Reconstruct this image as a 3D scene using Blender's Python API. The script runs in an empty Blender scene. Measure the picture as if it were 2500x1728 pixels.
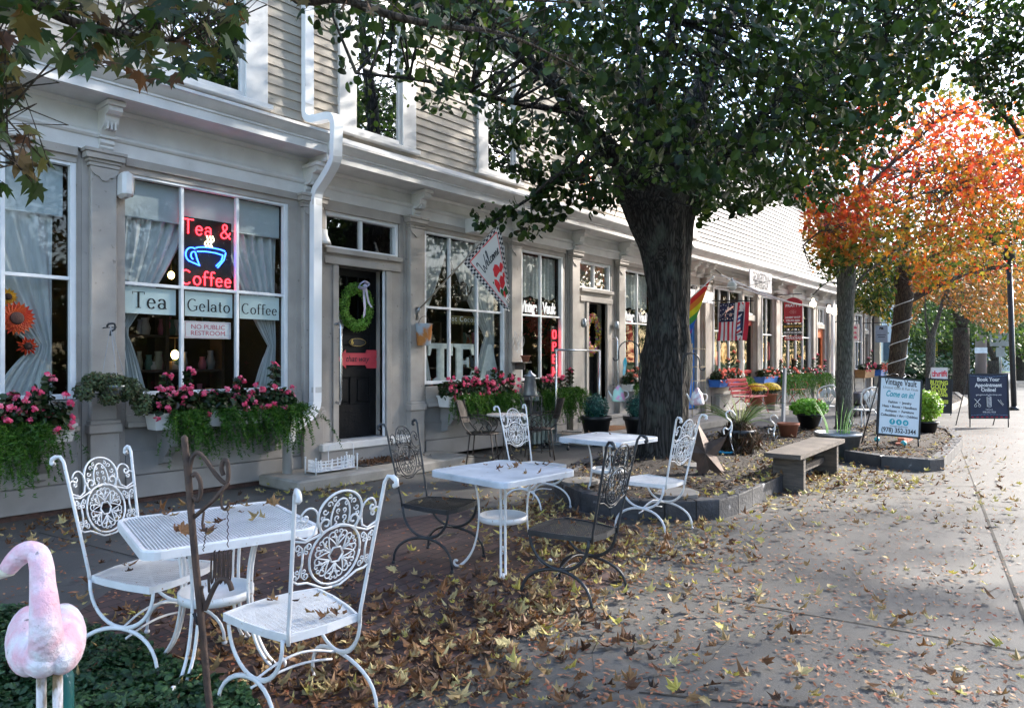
import bpy, math, random
import numpy as np
from mathutils import Vector, Matrix
R = math.radians
PI = math.pi
random.seed(7)
rng = np.random.default_rng(7)
scene = bpy.context.scene
COL = scene.collection
# ---------------------------------------------------------------- camera geometry
F = 1693.0; CX = 1250.0; HY = 880.0; H = 1.5; D = 7.75
AZ = math.atan(1430 / 1693); CA = math.cos(AZ); SA = math.sin(AZ)
def ray(px, py):
    u = (px - CX) / F; v = (HY - py) / F
    return (CA + u * SA, SA - u * CA, v)
def W(px, py, y=0.0):                       # photo point on the upright plane y
    r = ray(px, py); t = (y + D) / r[1]
    return Vector((r[0] * t, y, H + r[2] * t))
def G(px, py, z=0.0):                       # photo point on the level plane z
    r = ray(px, py); t = (z - H) / r[2]
    return Vector((r[0] * t, -D + r[1] * t, z))
def Q(px, py, t):                           # photo point at depth t
    r = ray(px, py)
    return Vector((r[0] * t, -D + r[1] * t, H + r[2] * t))
def C(X, Z, z=0.0):                         # camera-frame ground coordinates
    return Vector((Z * CA + X * SA, -D + Z * SA - X * CA, z))
def SX(px, y=0.0): return W(px, HY, y).x
def YX(px, x):                              # y of the point at world x seen in column px
    r = ray(px, HY); return -D + x * r[1] / r[0]
def ZX(px, py, x):
    r = ray(px, py); return H + x / r[0] * r[2]
def camdir(X, Z):                           # heading (rz) of a local +y axis pointing along camera-frame dir
    v = C(X, Z) - C(0, 0); return math.atan2(v.y, v.x) - PI / 2
def proj(P):                                # world array (n,3) -> px, py, depth
    P = np.asarray(P, float)
    dx = P[:, 0]; dy = P[:, 1] + D
    Z = dx * CA + dy * SA; X = dx * SA - dy * CA
    Zs = np.where(Z > .05, Z, .05)
    return CX + F * X / Zs, HY - F * (P[:, 2] - H) / Zs, Z

# ---------------------------------------------------------------- materials
def _n(nt, t, **k):
    n = nt.nodes.new(t)
    for a, v in k.items():
        if a in n.inputs: n.inputs[a].default_value = v
        else: setattr(n, a, v)
    return n
MATS = {}
def mat(name, col, col2=None, rough=.6, scale=6., metal=0., bump=0., bscale=None, emit=0., coat=0., detail=6., stretch=None, contrast=.35, spec=.5, col3=None, scale3=30., amt3=.6):
    if name in MATS: return MATS[name]
    m = bpy.data.materials.new(name); m.use_nodes = True; nt = m.node_tree; nt.nodes.clear()
    L = nt.links.new
    o = _n(nt, 'ShaderNodeOutputMaterial'); b = _n(nt, 'ShaderNodeBsdfPrincipled')
    b.inputs['Roughness'].default_value = rough; b.inputs['Metallic'].default_value = metal
    b.inputs['Specular IOR Level'].default_value = spec
    b.inputs['Coat Weight'].default_value = coat
    L(b.outputs[0], o.inputs[0])
    tc = _n(nt, 'ShaderNodeTexCoord'); vec = tc.outputs['Object']
    if stretch:
        mp = _n(nt, 'ShaderNodeMapping'); mp.inputs['Scale'].default_value = stretch
        L(vec, mp.inputs[0]); vec = mp.outputs[0]
    c4 = lambda c: (c[0], c[1], c[2], 1)
    if col2 is None: col2 = tuple(min(1, x * .8) for x in col)
    nz = _n(nt, 'ShaderNodeTexNoise'); nz.inputs['Scale'].default_value = scale; nz.inputs['Detail'].default_value = detail
    L(vec, nz.inputs['Vector'])
    cr = _n(nt, 'ShaderNodeValToRGB'); cr.color_ramp.elements[0].position = .5 - contrast / 2; cr.color_ramp.elements[1].position = .5 + contrast / 2
    cr.color_ramp.elements[0].color = c4(col2); cr.color_ramp.elements[1].color = c4(col)
    L(nz.outputs[0], cr.inputs[0]); out = cr.outputs[0]
    if col3 is not None:
        n3 = _n(nt, 'ShaderNodeTexNoise'); n3.inputs['Scale'].default_value = scale3; n3.inputs['Detail'].default_value = 8
        L(vec, n3.inputs['Vector'])
        r3 = _n(nt, 'ShaderNodeValToRGB'); r3.color_ramp.elements[0].position = amt3; r3.color_ramp.elements[1].position = amt3 + .06
        L(n3.outputs[0], r3.inputs[0])
        mx = _n(nt, 'ShaderNodeMix', data_type='RGBA'); L(r3.outputs[0], mx.inputs[0]); L(out, mx.inputs[6]); mx.inputs[7].default_value = c4(col3)
        out = mx.outputs[2]
    L(out, b.inputs['Base Color'])
    if emit:
        b.inputs['Emission Color'].default_value = c4(col); b.inputs['Emission Strength'].default_value = emit
    if bump:
        n2 = _n(nt, 'ShaderNodeTexNoise'); n2.inputs['Scale'].default_value = bscale or scale * 6; n2.inputs['Detail'].default_value = 6
        L(vec, n2.inputs['Vector'])
        bp = _n(nt, 'ShaderNodeBump'); bp.inputs['Strength'].default_value = bump; bp.inputs['Distance'].default_value = .01
        L(n2.outputs[0], bp.inputs['Height']); L(bp.outputs[0], b.inputs['Normal'])
    MATS[name] = m; return m
def leafmat(name, cols, trans=.35, rough=.45, spec=.4, back=None):   # hue picked by a per-leaf random attribute
    if name in MATS: return MATS[name]
    m = bpy.data.materials.new(name); m.use_nodes = True; nt = m.node_tree; nt.nodes.clear(); L = nt.links.new
    o = _n(nt, 'ShaderNodeOutputMaterial'); b = _n(nt, 'ShaderNodeBsdfPrincipled'); b.inputs['Roughness'].default_value = rough
    b.inputs['Specular IOR Level'].default_value = spec
    at = _n(nt, 'ShaderNodeAttribute'); at.attribute_name = 'rnd'
    cr = _n(nt, 'ShaderNodeValToRGB'); el = cr.color_ramp.elements
    for i, c in enumerate(cols):
        p = i / max(1, len(cols) - 1)
        e = el[i] if i < 2 else el.new(p)
        e.position = p; e.color = (*c, 1)
    L(at.outputs['Fac'], cr.inputs[0])
    tc = _n(nt, 'ShaderNodeTexCoord'); nz = _n(nt, 'ShaderNodeTexNoise'); nz.inputs['Scale'].default_value = 25
    L(tc.outputs['Object'], nz.inputs['Vector'])
    hs = _n(nt, 'ShaderNodeHueSaturation'); mr = _n(nt, 'ShaderNodeMapRange'); mr.inputs['To Min'].default_value = .65; mr.inputs['To Max'].default_value = 1.35
    L(nz.outputs[0], mr.inputs[0]); L(mr.outputs[0], hs.inputs['Value']); L(cr.outputs[0], hs.inputs['Color'])
    L(hs.outputs[0], b.inputs['Base Color'])
    tr = _n(nt, 'ShaderNodeBsdfTranslucent'); L(hs.outputs[0], tr.inputs[0])
    mx = _n(nt, 'ShaderNodeMixShader'); mx.inputs[0].default_value = trans
    L(b.outputs[0], mx.inputs[1]); L(tr.outputs[0], mx.inputs[2]); L(mx.outputs[0], o.inputs[0])
    MATS[name] = m; return m
def glassmat(name, tint=(.9, .95, .95), base=.06, maxr=1., rough=.02):
    if name in MATS: return MATS[name]
    m = bpy.data.materials.new(name); m.use_nodes = True; nt = m.node_tree; nt.nodes.clear(); L = nt.links.new
    o = _n(nt, 'ShaderNodeOutputMaterial'); tr = _n(nt, 'ShaderNodeBsdfTransparent'); tr.inputs[0].default_value = (*tint, 1)
    g = _n(nt, 'ShaderNodeBsdfGlossy'); g.inputs['Roughness'].default_value = rough
    fr = _n(nt, 'ShaderNodeFresnel'); fr.inputs[0].default_value = 1.5
    mr = _n(nt, 'ShaderNodeMapRange'); mr.inputs['To Min'].default_value = base; mr.inputs['To Max'].default_value = maxr; mr.inputs['From Min'].default_value = .03
    tc = _n(nt, 'ShaderNodeTexCoord'); nz = _n(nt, 'ShaderNodeTexNoise'); nz.inputs['Scale'].default_value = 1.4; nz.inputs['Detail'].default_value = 2
    bp = _n(nt, 'ShaderNodeBump'); bp.inputs['Strength'].default_value = .06; bp.inputs['Distance'].default_value = .05
    L(tc.outputs['Object'], nz.inputs['Vector']); L(nz.outputs[0], bp.inputs['Height']); L(bp.outputs[0], g.inputs['Normal'])
    L(fr.outputs[0], mr.inputs[0]); mx = _n(nt, 'ShaderNodeMixShader')
    L(mr.outputs[0], mx.inputs[0]); L(tr.outputs[0], mx.inputs[1]); L(g.outputs[0], mx.inputs[2]); L(mx.outputs[0], o.inputs[0])
    MATS[name] = m; return m

# ---------------------------------------------------------------- mesh builder
class M:
    def __init__(s):
        s.v = []; s.f = []; s.mi = []; s.r = []; s.m = 0; s.rv = 0.; s.sm = []; s.smooth = False; s.chunks = []
    def add(s, verts, faces):
        b = len(s.v); s.v.extend([tuple(q) for q in verts])
        for f in faces:
            s.f.append([b + i for i in f]); s.mi.append(s.m); s.r.append(s.rv); s.sm.append(s.smooth)
        return s
    def box(s, a, b):
        x0, y0, z0 = a; x1, y1, z1 = b
        return s.add([(x0, y0, z0), (x1, y0, z0), (x1, y1, z0), (x0, y1, z0), (x0, y0, z1), (x1, y0, z1), (x1, y1, z1), (x0, y1, z1)],
                     [(0, 3, 2, 1), (4, 5, 6, 7), (0, 1, 5, 4), (1, 2, 6, 5), (2, 3, 7, 6), (3, 0, 4, 7)])
    def bbox(s, a, b, c=.006):                 # box with chamfered edges
        x0, y0, z0 = a; x1, y1, z1 = b
        v = []
        for z, q in ((z0, c), (z0 + c, 0), (z1 - c, 0), (z1, c)):
            for (x, y, sx, sy) in ((x0, y0, 1, 1), (x1, y0, -1, 1), (x1, y1, -1, -1), (x0, y1, 1, -1)):
                v.append((x + sx * (q + c * .0), y + sy * q, z))
        # chamfer vertical edges too
        w = []
        for z, q in ((z0, c), (z0 + c, 0), (z1 - c, 0), (z1, c)):
            a0, a1, b0, b1 = x0 + q, x1 - q, y0 + q, y1 - q
            w += [(a0 + c, b0, z), (a1 - c, b0, z), (a1, b0 + c, z), (a1, b1 - c, z), (a1 - c, b1, z), (a0 + c, b1, z), (a0, b1 - c, z), (a0, b0 + c, z)]
        fs = [tuple(range(7, -1, -1)), tuple(range(24, 32))]
        for k in range(3):
            for i in range(8):
                j = (i + 1) % 8; fs.append((k * 8 + i, k * 8 + j, k * 8 + 8 + j, k * 8 + 8 + i))
        return s.add(w, fs)
    def obox(s, c, ax, ay, az):                # centre and half axes
        c = Vector(c); ax = Vector(ax); ay = Vector(ay); az = Vector(az)
        vs = [c - ax - ay - az, c + ax - ay - az, c + ax + ay - az, c - ax + ay - az, c - ax - ay + az, c + ax - ay + az, c + ax + ay + az, c - ax + ay + az]
        return s.add(vs, [(0, 3, 2, 1), (4, 5, 6, 7), (0, 1, 5, 4), (1, 2, 6, 5), (2, 3, 7, 6), (3, 0, 4, 7)])
    def extx(s, prof, x0, x1):                 # closed (y,z) profile pushed along x
        n = len(prof); vs = [(x0, y, z) for y, z in prof] + [(x1, y, z) for y, z in prof]
        return s.add(vs, [tuple(range(n - 1, -1, -1)), tuple(range(n, 2 * n))] + [(i, (i + 1) % n, n + (i + 1) % n, n + i) for i in range(n)])
    def ext(s, poly, o, ux, uy, uz):           # 2D polygon in plane (ux,uy) at o pushed by vector uz
        o = Vector(o); ux = Vector(ux); uy = Vector(uy); uz = Vector(uz); n = len(poly)
        a = [o + ux * p[0] + uy * p[1] for p in poly]
        return s.add(a + [q + uz for q in a], [tuple(range(n - 1, -1, -1)), tuple(range(n, 2 * n))] + [(i, (i + 1) % n, n + (i + 1) % n, n + i) for i in range(n)])
    def quad(s, a, b, c, d): return s.add([a, b, c, d], [(0, 1, 2, 3)])
    def tube(s, pts, r, n=6, cap=True, flat=None, closed=False):
        P = [Vector(p) for p in pts]; k = len(P)
        if k < 2: return s
        rr = r if hasattr(r, '__len__') else [r] * k
        T = []
        for i in range(k):
            if closed: t = P[(i + 1) % k] - P[i - 1]
            else: t = P[min(i + 1, k - 1)] - P[max(i - 1, 0)]
            if t.length < 1e-9: t = Vector((0, 0, 1))
            T.append(t.normalized())
        up = Vector((0, 0, 1)) if abs(T[0].z) < .9 else Vector((1, 0, 0))
        N = (up - T[0] * up.dot(T[0])).normalized(); vs = []
        for i in range(k):
            N = N - T[i] * N.dot(T[i])
            if N.length < 1e-6: N = Vector((T[i].y, -T[i].x, .01))
            N.normalize(); B = T[i].cross(N)
            for j in range(n):
                a = 2 * PI * j / n + PI / n
                q = N * math.cos(a) + B * math.sin(a)
                if flat: q = N * math.cos(a) * flat[0] + B * math.sin(a) * flat[1]
                vs.append(P[i] + q * rr[i])
        fs = []
        for i in range(k if closed else k - 1):
            for j in range(n):
                a = i * n + j; b = i * n + (j + 1) % n; i2 = (i + 1) % k
                fs.append((a, b, i2 * n + (j + 1) % n, i2 * n + j))
        if cap and not closed: fs += [tuple(range(n - 1, -1, -1)), tuple(range((k - 1) * n, k * n))]
        sm = s.smooth; s.smooth = n > 4; s.add(vs, fs); s.smooth = sm
        return s
    def lathe(s, prof, n=24, c=(0, 0, 0), ax=None, sx=1., sy=1., open_=True):
        cx, cy, cz = c; vs = []; k = len(prof)
        for r, z in prof:
            for j in range(n):
                a = 2 * PI * j / n; vs.append((cx + sx * r * math.cos(a), cy + sy * r * math.sin(a), cz + z))
        fs = [(i * n + j, i * n + (j + 1) % n, (i + 1) * n + (j + 1) % n, (i + 1) * n + j) for i in range(k - 1) for j in range(n)]
        if prof[0][0] > 1e-5: fs.append(tuple(range(n - 1, -1, -1)))
        if prof[-1][0] > 1e-5: fs.append(tuple(range((k - 1) * n, k * n)))
        sm = s.smooth; s.smooth = True; s.add(vs, fs); s.smooth = sm
        return s
    def ball(s, c, r, n=10, m=7):
        rx, ry, rz = r if hasattr(r, '__len__') else (r, r, r)
        prof = [(math.sin(PI * i / m), -math.cos(PI * i / m)) for i in range(m + 1)]
        vs = []
        for a, b in prof:
            for j in range(n):
                t = 2 * PI * j / n; vs.append((c[0] + rx * a * math.cos(t), c[1] + ry * a * math.sin(t), c[2] + rz * b))
        sm = s.smooth; s.smooth = True
        s.add(vs, [(i * n + j, i * n + (j + 1) % n, (i + 1) * n + (j + 1) % n, (i + 1) * n + j) for i in range(m) for j in range(n)]); s.smooth = sm
        return s
    def grid(s, fn, nu, nv, smooth=True):
        vs = [fn(i / nu, j / nv) for j in range(nv + 1) for i in range(nu + 1)]
        sm = s.smooth; s.smooth = smooth
        s.add(vs, [(j * (nu + 1) + i, j * (nu + 1) + i + 1, (j + 1) * (nu + 1) + i + 1, (j + 1) * (nu + 1) + i) for j in range(nv) for i in range(nu)]); s.smooth = sm
        return s
    def leaves(s, P, N, U, size, shape, rnd, fold=.0):
        """vectorised leaves: P centres, N normals, U in-plane up, shape (k,3) local fan outline; first vertex is the fan centre"""
        P = np.asarray(P); N = np.asarray(N); U = np.asarray(U); size = np.asarray(size)
        N = N / np.linalg.norm(N, axis=1, keepdims=True)
        U = U - N * np.sum(U * N, axis=1, keepdims=True); U /= (np.linalg.norm(U, axis=1, keepdims=True) + 1e-9)
        S = np.cross(U, N); sh = np.asarray(shape, float); k = len(sh)
        v = P[:, None, :] + size[:, None, None] * (S[:, None, :] * sh[None, :, 0:1] + U[:, None, :] * sh[None, :, 1:2] + N[:, None, :] * sh[None, :, 2:3])
        s.chunks.append((v.reshape(-1, 3), k, len(P), np.asarray(rnd, float), s.m)); return s
    def mesh(s, name, mats):
        nv0 = len(s.v); vs = np.array(s.v, dtype=np.float32).reshape(-1, 3) if nv0 else np.zeros((0, 3), np.float32)
        li = []; ls = []; lt = []; mi = list(s.mi); r = list(s.r); sm = list(s.sm); pos = 0
        for f in s.f:
            ls.append(pos); lt.append(len(f)); li.extend(f); pos += len(f)
        V = [vs]; LI = [np.array(li, np.int64)]; LS = [np.array(ls, np.int64)]; LT = [np.array(lt, np.int64)]
        MI = [np.array(mi, np.int32)]; RR = [np.array(r, np.float32)]; SM = [np.array(sm, bool)]; base = nv0
        for (v, k, n, rnd, m) in s.chunks:
            V.append(v.astype(np.float32))
            if k == 4:
                tri = np.array([[0, 1, 2, 3]])
            else:
                tri = np.array([[0, i, i + 1 if i + 1 < k else 1] for i in range(1, k)])
            nf = len(tri); w = tri.shape[1]
            idx = (base + np.arange(n)[:, None, None] * k + tri[None]).reshape(-1)
            LI.append(idx); LS.append(pos + np.arange(n * nf) * w); LT.append(np.full(n * nf, w)); pos += n * nf * w
            MI.append(np.full(n * nf, m, np.int32)); RR.append(np.repeat(rnd, nf).astype(np.float32)); SM.append(np.zeros(n * nf, bool)); base += n * k
        V = np.concatenate(V); LI = np.concatenate(LI); LS = np.concatenate(LS); LT = np.concatenate(LT)
        me = bpy.data.meshes.new(name); me.vertices.add(len(V)); me.vertices.foreach_set('co', V.reshape(-1))
        me.loops.add(len(LI)); me.loops.foreach_set('vertex_index', LI.astype(np.int32))
        me.polygons.add(len(LS)); me.polygons.foreach_set('loop_start', LS.astype(np.int32)); me.polygons.foreach_set('loop_total', LT.astype(np.int32))
        me.polygons.foreach_set('material_index', np.concatenate(MI)); me.polygons.foreach_set('use_smooth', np.concatenate(SM))
        at = me.attributes.new('rnd', 'FLOAT', 'FACE'); at.data.foreach_set('value', np.concatenate(RR))
        for q in (mats if isinstance(mats, (list, tuple)) else [mats]): me.materials.append(q)
        me.update(calc_edges=True); me.validate(); return me
# ---------------------------------------------------------------- objects
def setp(o, label=None, cat=None, group=None, kind=None):
    if label: o['label'] = label
    if cat: o['category'] = cat
    if group: o['group'] = group
    if kind: o['kind'] = kind
    return o
def thing(name, label, cat, loc=(0, 0, 0), rz=0., group=None):
    o = bpy.data.objects.new(name, None); COL.objects.link(o); o.location = loc; o.rotation_euler = (0, 0, rz); o.empty_display_size = .1
    return setp(o, label, cat, group)
def part(name, b, mt, parent=None, label=None, world=False):
    me = b.mesh(name, mt) if isinstance(b, M) else b
    o = bpy.data.objects.new(name, me); COL.objects.link(o)
    if parent is not None:
        o.parent = parent
        if world:                               # mesh given in world coordinates
            Mw = Matrix.Identity(4); q = parent
            while q is not None:
                Mw = Matrix.LocRotScale(q.location, q.rotation_euler, q.scale) @ Mw; q = q.parent
            me.transform(Mw.inverted())
    if label: o['label'] = label
    return o
def solo(name, b, mt, label, cat, group=None, loc=(0, 0, 0), rz=0.):
    o = part(name, b, mt); o.location = loc; o.rotation_euler = (0, 0, rz); return setp(o, label, cat, group)
def struct(name, b, mt, kind='structure', label=None, cat=None):
    o = part(name, b, mt); o['kind'] = kind
    if label: o['label'] = label
    if cat: o['category'] = cat
    return o
def copy_tree(o, parent=None, top=True):
    c = o.copy(); COL.objects.link(c)
    if parent: c.parent = parent
    for ch in [q for q in bpy.data.objects if q.parent == o]: copy_tree(ch, c, False)
    return c
def rescale_mats(o, mp):
    for ch in [o] + list(o.children_recursive):
        if ch.type == 'MESH':
            for s in ch.material_slots:
                s.link = 'OBJECT'; s.material = mp.get(s.material.name if s.material else '', s.material)
# ---------------------------------------------------------------- lettering
def text_mesh(body, size, extrude=.002, align='CENTER', sx=1., bold=0., shear=0., spacing=1., line=1.):
    cu = bpy.data.curves.new('txt', 'FONT'); cu.body = body; cu.size = size; cu.extrude = extrude; cu.align_x = align; cu.align_y = 'CENTER'
    cu.offset = bold; cu.shear = shear; cu.space_character = spacing; cu.space_line = line; cu.resolution_u = 3
    o = bpy.data.objects.new('txt', cu); COL.objects.link(o); dg = bpy.context.evaluated_depsgraph_get()
    me = bpy.data.meshes.new_from_object(o.evaluated_get(dg)); bpy.data.objects.remove(o)
    if sx != 1: me.transform(Matrix.Diagonal((sx, 1, 1, 1)))
    return me
def place_text(body, size, o, ux, uy, mt, parent, name='lettering', **k):   # centred at o in plane ux,uy
    me = text_mesh(body, size, **k); me.name = name
    ux = Vector(ux).normalized(); uy = Vector(uy); uy = (uy - ux * uy.dot(ux)).normalized(); uz = ux.cross(uy)
    Mx = Matrix.Identity(4)
    for i, a in enumerate((ux, uy, uz)):
        for j in range(3): Mx[j][i] = a[j]
    me.transform(Matrix.Translation(Vector(o)) @ Mx); me.materials.clear(); me.materials.append(mt)
    return part(name, me, None, parent, world=True)
def arc(cx, cy, rx, ry, a0, a1, n=12):
    return [(cx + rx * math.cos(R(a0 + (a1 - a0) * i / n)), cy + ry * math.sin(R(a0 + (a1 - a0) * i / n))) for i in range(n + 1)]
GL = {  # skeletons: (advance, strokes)
 'T': (.80, [[(0, 1), (.74, 1)], [(.37, 1), (.37, 0)]]),
 'e': (.62, [[(.07, .34), (.50, .34)] + arc(.285, .31, .22, .31, 6, 322, 16)]),
 'a': (.60, [arc(.25, .43, .19, .19, 165, 0, 8) + [(.44, .03)], arc(.245, .18, .195, .17, 40, 400, 14)]),
 'o': (.66, [arc(.31, .31, .25, .31, 90, 450, 18)]),
 'C': (.86, [arc(.44, .5, .37, .5, 48, 315, 20)]),
 'G': (.95, [arc(.46, .5, .39, .5, 48, 300, 20) + [(.80, .12), (.80, .42)], [(.55, .42), (.92, .42)]]),
 'l': (.30, [[(.15, 1.05), (.15, 0)]]),
 't': (.42, [[(.18, .86), (.18, .14)] + arc(.29, .13, .11, .13, 180, 300, 6), [(.02, .61), (.36, .61)]]),
 'f': (.42, [arc(.30, .86, .14, .17, 30, 180, 7) + [(.16, 0)], [(.0, .61), (.36, .61)]]),
 '&': (.86, [[(.78, 0), (.24, .66)] + arc(.38, .80, .16, .19, 215, -30, 12) + [(.26, .44), (.10, .30)] + arc(.30, .22, .22, .22, 170, 300, 8) + [(.66, .22), (.78, .44)]]),
 ' ': (.4, [])}
def strokes(word, gap=.06):
    out = []; x = 0
    for ch in word:
        adv, st = GL[ch]
        for q in st: out.append((ch, [(x + a, b) for a, b in q]))
        x += adv + gap
    return out, x - gap
def serif_word(word, o, ux, uy, uz, height, thick=.13, thin=.045):
    """thick-and-thin lettering built from ribbons"""
    b = M(); st, w = strokes(word); o = Vector(o); ux = Vector(ux); uy = Vector(uy); uz = Vector(uz)
    k = 0
    def P(p, lift=0): return o + ux * ((p[0] - w / 2) * height) + uy * (p[1] * height) + uz * (.0015 + lift)
    for ch, q in st:
        k += 1; lf = .0002 * (k % 3)
        L = []; Rr = []
        for i, p in enumerate(q):
            a = q[max(0, i - 1)]; c = q[min(len(q) - 1, i + 1)]
            dx = c[0] - a[0]; dy = c[1] - a[1]; l = math.hypot(dx, dy) or 1
            t = (thin + (thick - thin) * abs(dy) / l) / 2
            nx, ny = -dy / l, dx / l
            L.append((p[0] + nx * t, p[1] + ny * t)); Rr.append((p[0] - nx * t, p[1] - ny * t))
        vs = [P(p, lf) for p in L] + [P(p, lf) for p in Rr]; n = len(q)
        b.add(vs, [(i, i + 1, n + i + 1, n + i) for i in range(n - 1)])
        def bar(cx, cy, hw, hh, lf2=.0007):
            b.add([P((cx - hw, cy - hh), lf2), P((cx + hw, cy - hh), lf2), P((cx + hw, cy + hh), lf2), P((cx - hw, cy + hh), lf2)], [(0, 1, 2, 3)])
        if ch in 'Tlf' and abs(q[-1][1]) < .01: bar(q[-1][0], .02, .15, .02)
        if ch == 'l': bar(q[0][0] - .05, 1.03, .09, .02)
        if ch == 'T' and q[0][1] == 1 and q[1][1] == 1:
            bar(.02 + q[0][0], .93, .02, .08); bar(q[1][0] - .02, .93, .02, .08)
        if ch == 'a' and len(q) < 12: bar(q[-1][0] + .05, .03, .07, .02)
    return b
def neon(word_or_paths, o, ux, uy, s, r=.006, raw=False, b=None):
    b = b or M(); o = Vector(o); ux = Vector(ux); uy = Vector(uy)
    if raw: st = word_or_paths; w = 0
    else:
        st, w = strokes(word_or_paths); st = [q for _, q in st]
    for q in st: b.tube([o + ux * ((p[0] - w / 2) * s) + uy * (p[1] * s) for p in q], r, 6)
    return b
# ================================================================ materials
trim = mat('grey_paint', (.40, .36, .32), (.30, .27, .24), .55, 3, bump=.12, bscale=60, col3=(.22, .195, .17), scale3=16, amt3=.665)
trimd = mat('grey_paint_low', (.31, .292, .278), (.225, .212, .203), .55, 2.5, bump=.12, bscale=50)
white = mat('white_paint', (.71, .695, .675), (.59, .575, .555), .45, 4, bump=.1, bscale=50, col3=(.5, .49, .47), scale3=22, amt3=.70)
whitew = mat('white_sash', (.76, .77, .78), (.68, .69, .70), .4, 6, bump=.05)
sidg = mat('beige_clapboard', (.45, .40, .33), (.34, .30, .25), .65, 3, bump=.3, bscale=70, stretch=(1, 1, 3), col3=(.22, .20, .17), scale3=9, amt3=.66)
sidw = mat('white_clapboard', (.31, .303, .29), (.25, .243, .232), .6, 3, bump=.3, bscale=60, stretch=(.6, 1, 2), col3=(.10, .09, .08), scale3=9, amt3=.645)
glass = glassmat('window_glass', base=.03, maxr=.5)
glasst = glassmat('transom_glass', base=.4)
glassu = glassmat('upper_window_glass', base=.75)
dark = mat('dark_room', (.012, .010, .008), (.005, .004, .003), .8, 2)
blackp = mat('black_door_paint', (.008, .008, .009), (.005, .005, .006), .5, 8, spec=.2, bump=.15, bscale=40)
conc = mat('sidewalk_concrete', (.100, .096, .088), (.060, .057, .053), .62, 1.1, bump=.25, bscale=110, col3=(.06, .056, .052), scale3=5, amt3=.62)
stonec = mat('step_concrete', (.32, .29, .25), (.22, .20, .17), .8, 5, bump=.3, bscale=60)
metalw = mat('white_metal', (.74, .75, .77), (.64, .65, .67), .35, 12, bump=.08, col3=(.36, .24, .16), scale3=46, amt3=.665)
metalk = mat('black_iron', (.025, .03, .037), (.014, .016, .02), .42, 12, bump=.15, bscale=80)
rust = mat('rusty_iron', (.10, .062, .045), (.045, .032, .028), .7, 22, bump=.3, bscale=90, metal=.25)
brown = mat('brown_iron', (.055, .04, .033), (.03, .024, .02), .5, 12, bump=.1, metal=.3)
galv = mat('galvanised_metal', (.42, .45, .48), (.28, .30, .33), .38, 9, metal=.75, bump=.1)
silver = mat('silver_pipe', (.6, .62, .65), (.48, .5, .52), .25, 9, metal=.85)
terra = mat('terracotta', (.36, .13, .07), (.27, .10, .06), .8, 9, bump=.1)
blackpl = mat('black_plastic', (.015, .016, .017), (.01, .01, .011), .38, 6)
bluep = mat('blue_plastic', (.04, .16, .50), (.03, .11, .38), .4, 6)
redp = mat('red_paint', (.62, .03, .03), (.5, .02, .03), .4, 6)
redbench = mat('faded_red_paint', (.58, .10, .10), (.42, .06, .07), .5, 12, bump=.1)
curtainm = mat('white_curtain', (.60, .62, .62), (.50, .52, .52), .85, 8, stretch=(4, 4, .6))
shadem = mat('pale_blind', (.52, .56, .57), (.48, .52, .53), .8, 3)
brass = mat('brass', (.62, .46, .14), (.5, .36, .10), .3, 9, metal=.9)
wood = mat('weathered_wood', (.115, .095, .08), (.05, .042, .037), .8, 5, bump=.5, bscale=40, stretch=(1, 1, 8))
mulch = mat('bark_mulch', (.032, .022, .016), (.012, .009, .007), .95, 28, bump=1., bscale=50)
curbm = mat('dark_stone_kerb', (.060, .062, .070), (.026, .027, .032), .6, 4, bump=.8, bscale=30, col3=(.25, .25, .26), scale3=6, amt3=.64)
ink = mat('black_ink', (.015, .015, .02), None, .6); inkw = mat('white_ink', (.82, .83, .84), None, .6)

# ================================================================ camera, sun, sky
cam = bpy.data.cameras.new('camera'); co = bpy.data.objects.new('camera', cam); COL.objects.link(co)
co.location = (0, -D, H); co.rotation_euler = (R(90), 0, AZ - R(90)); cam.sensor_fit = 'HORIZONTAL'; cam.sensor_width = 36; cam.lens = F / 2500 * 36
cam.shift_y = 16 / 2500; cam.clip_start = .05; cam.clip_end = 2000; scene.camera = co
SPH, SEL = R(26), R(31)
sd = Vector((math.cos(SPH) * math.cos(SEL), -math.sin(SPH) * math.cos(SEL), math.sin(SEL)))
sl = bpy.data.lights.new('sun', 'SUN'); sl.energy = 2.7; sl.angle = R(2); sl.color = (1, .94, .86)
so = bpy.data.objects.new('sun', sl); COL.objects.link(so); so.rotation_euler = sd.to_track_quat('Z', 'Y').to_euler()
w = bpy.data.worlds.new('World'); scene.world = w; w.use_nodes = True; nt = w.node_tree; nt.nodes.clear()
sk = nt.nodes.new('ShaderNodeTexSky'); sk.sky_type = 'NISHITA'; sk.sun_disc = False; sk.sun_elevation = SEL; sk.sun_rotation = math.atan2(sd.x, sd.y); sk.air_density = 1.; sk.dust_density = 1.3; sk.ozone_density = 1.
bg = nt.nodes.new('ShaderNodeBackground'); bg.inputs[1].default_value = .15
wo = nt.nodes.new('ShaderNodeOutputWorld'); nt.links.new(sk.outputs[0], bg.inputs[0]); nt.links.new(bg.outputs[0], wo.inputs[0])
scene.view_settings.view_transform = 'Standard'; scene.view_settings.look = 'None'; scene.view_settings.exposure = 2.5; scene.view_settings.gamma = 1
scene.cycles.max_bounces = 8; scene.cycles.transparent_max_bounces = 12; scene.cycles.use_adaptive_sampling = True; scene.cycles.adaptive_threshold = .02
scene.cycles.use_denoising = True

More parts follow.
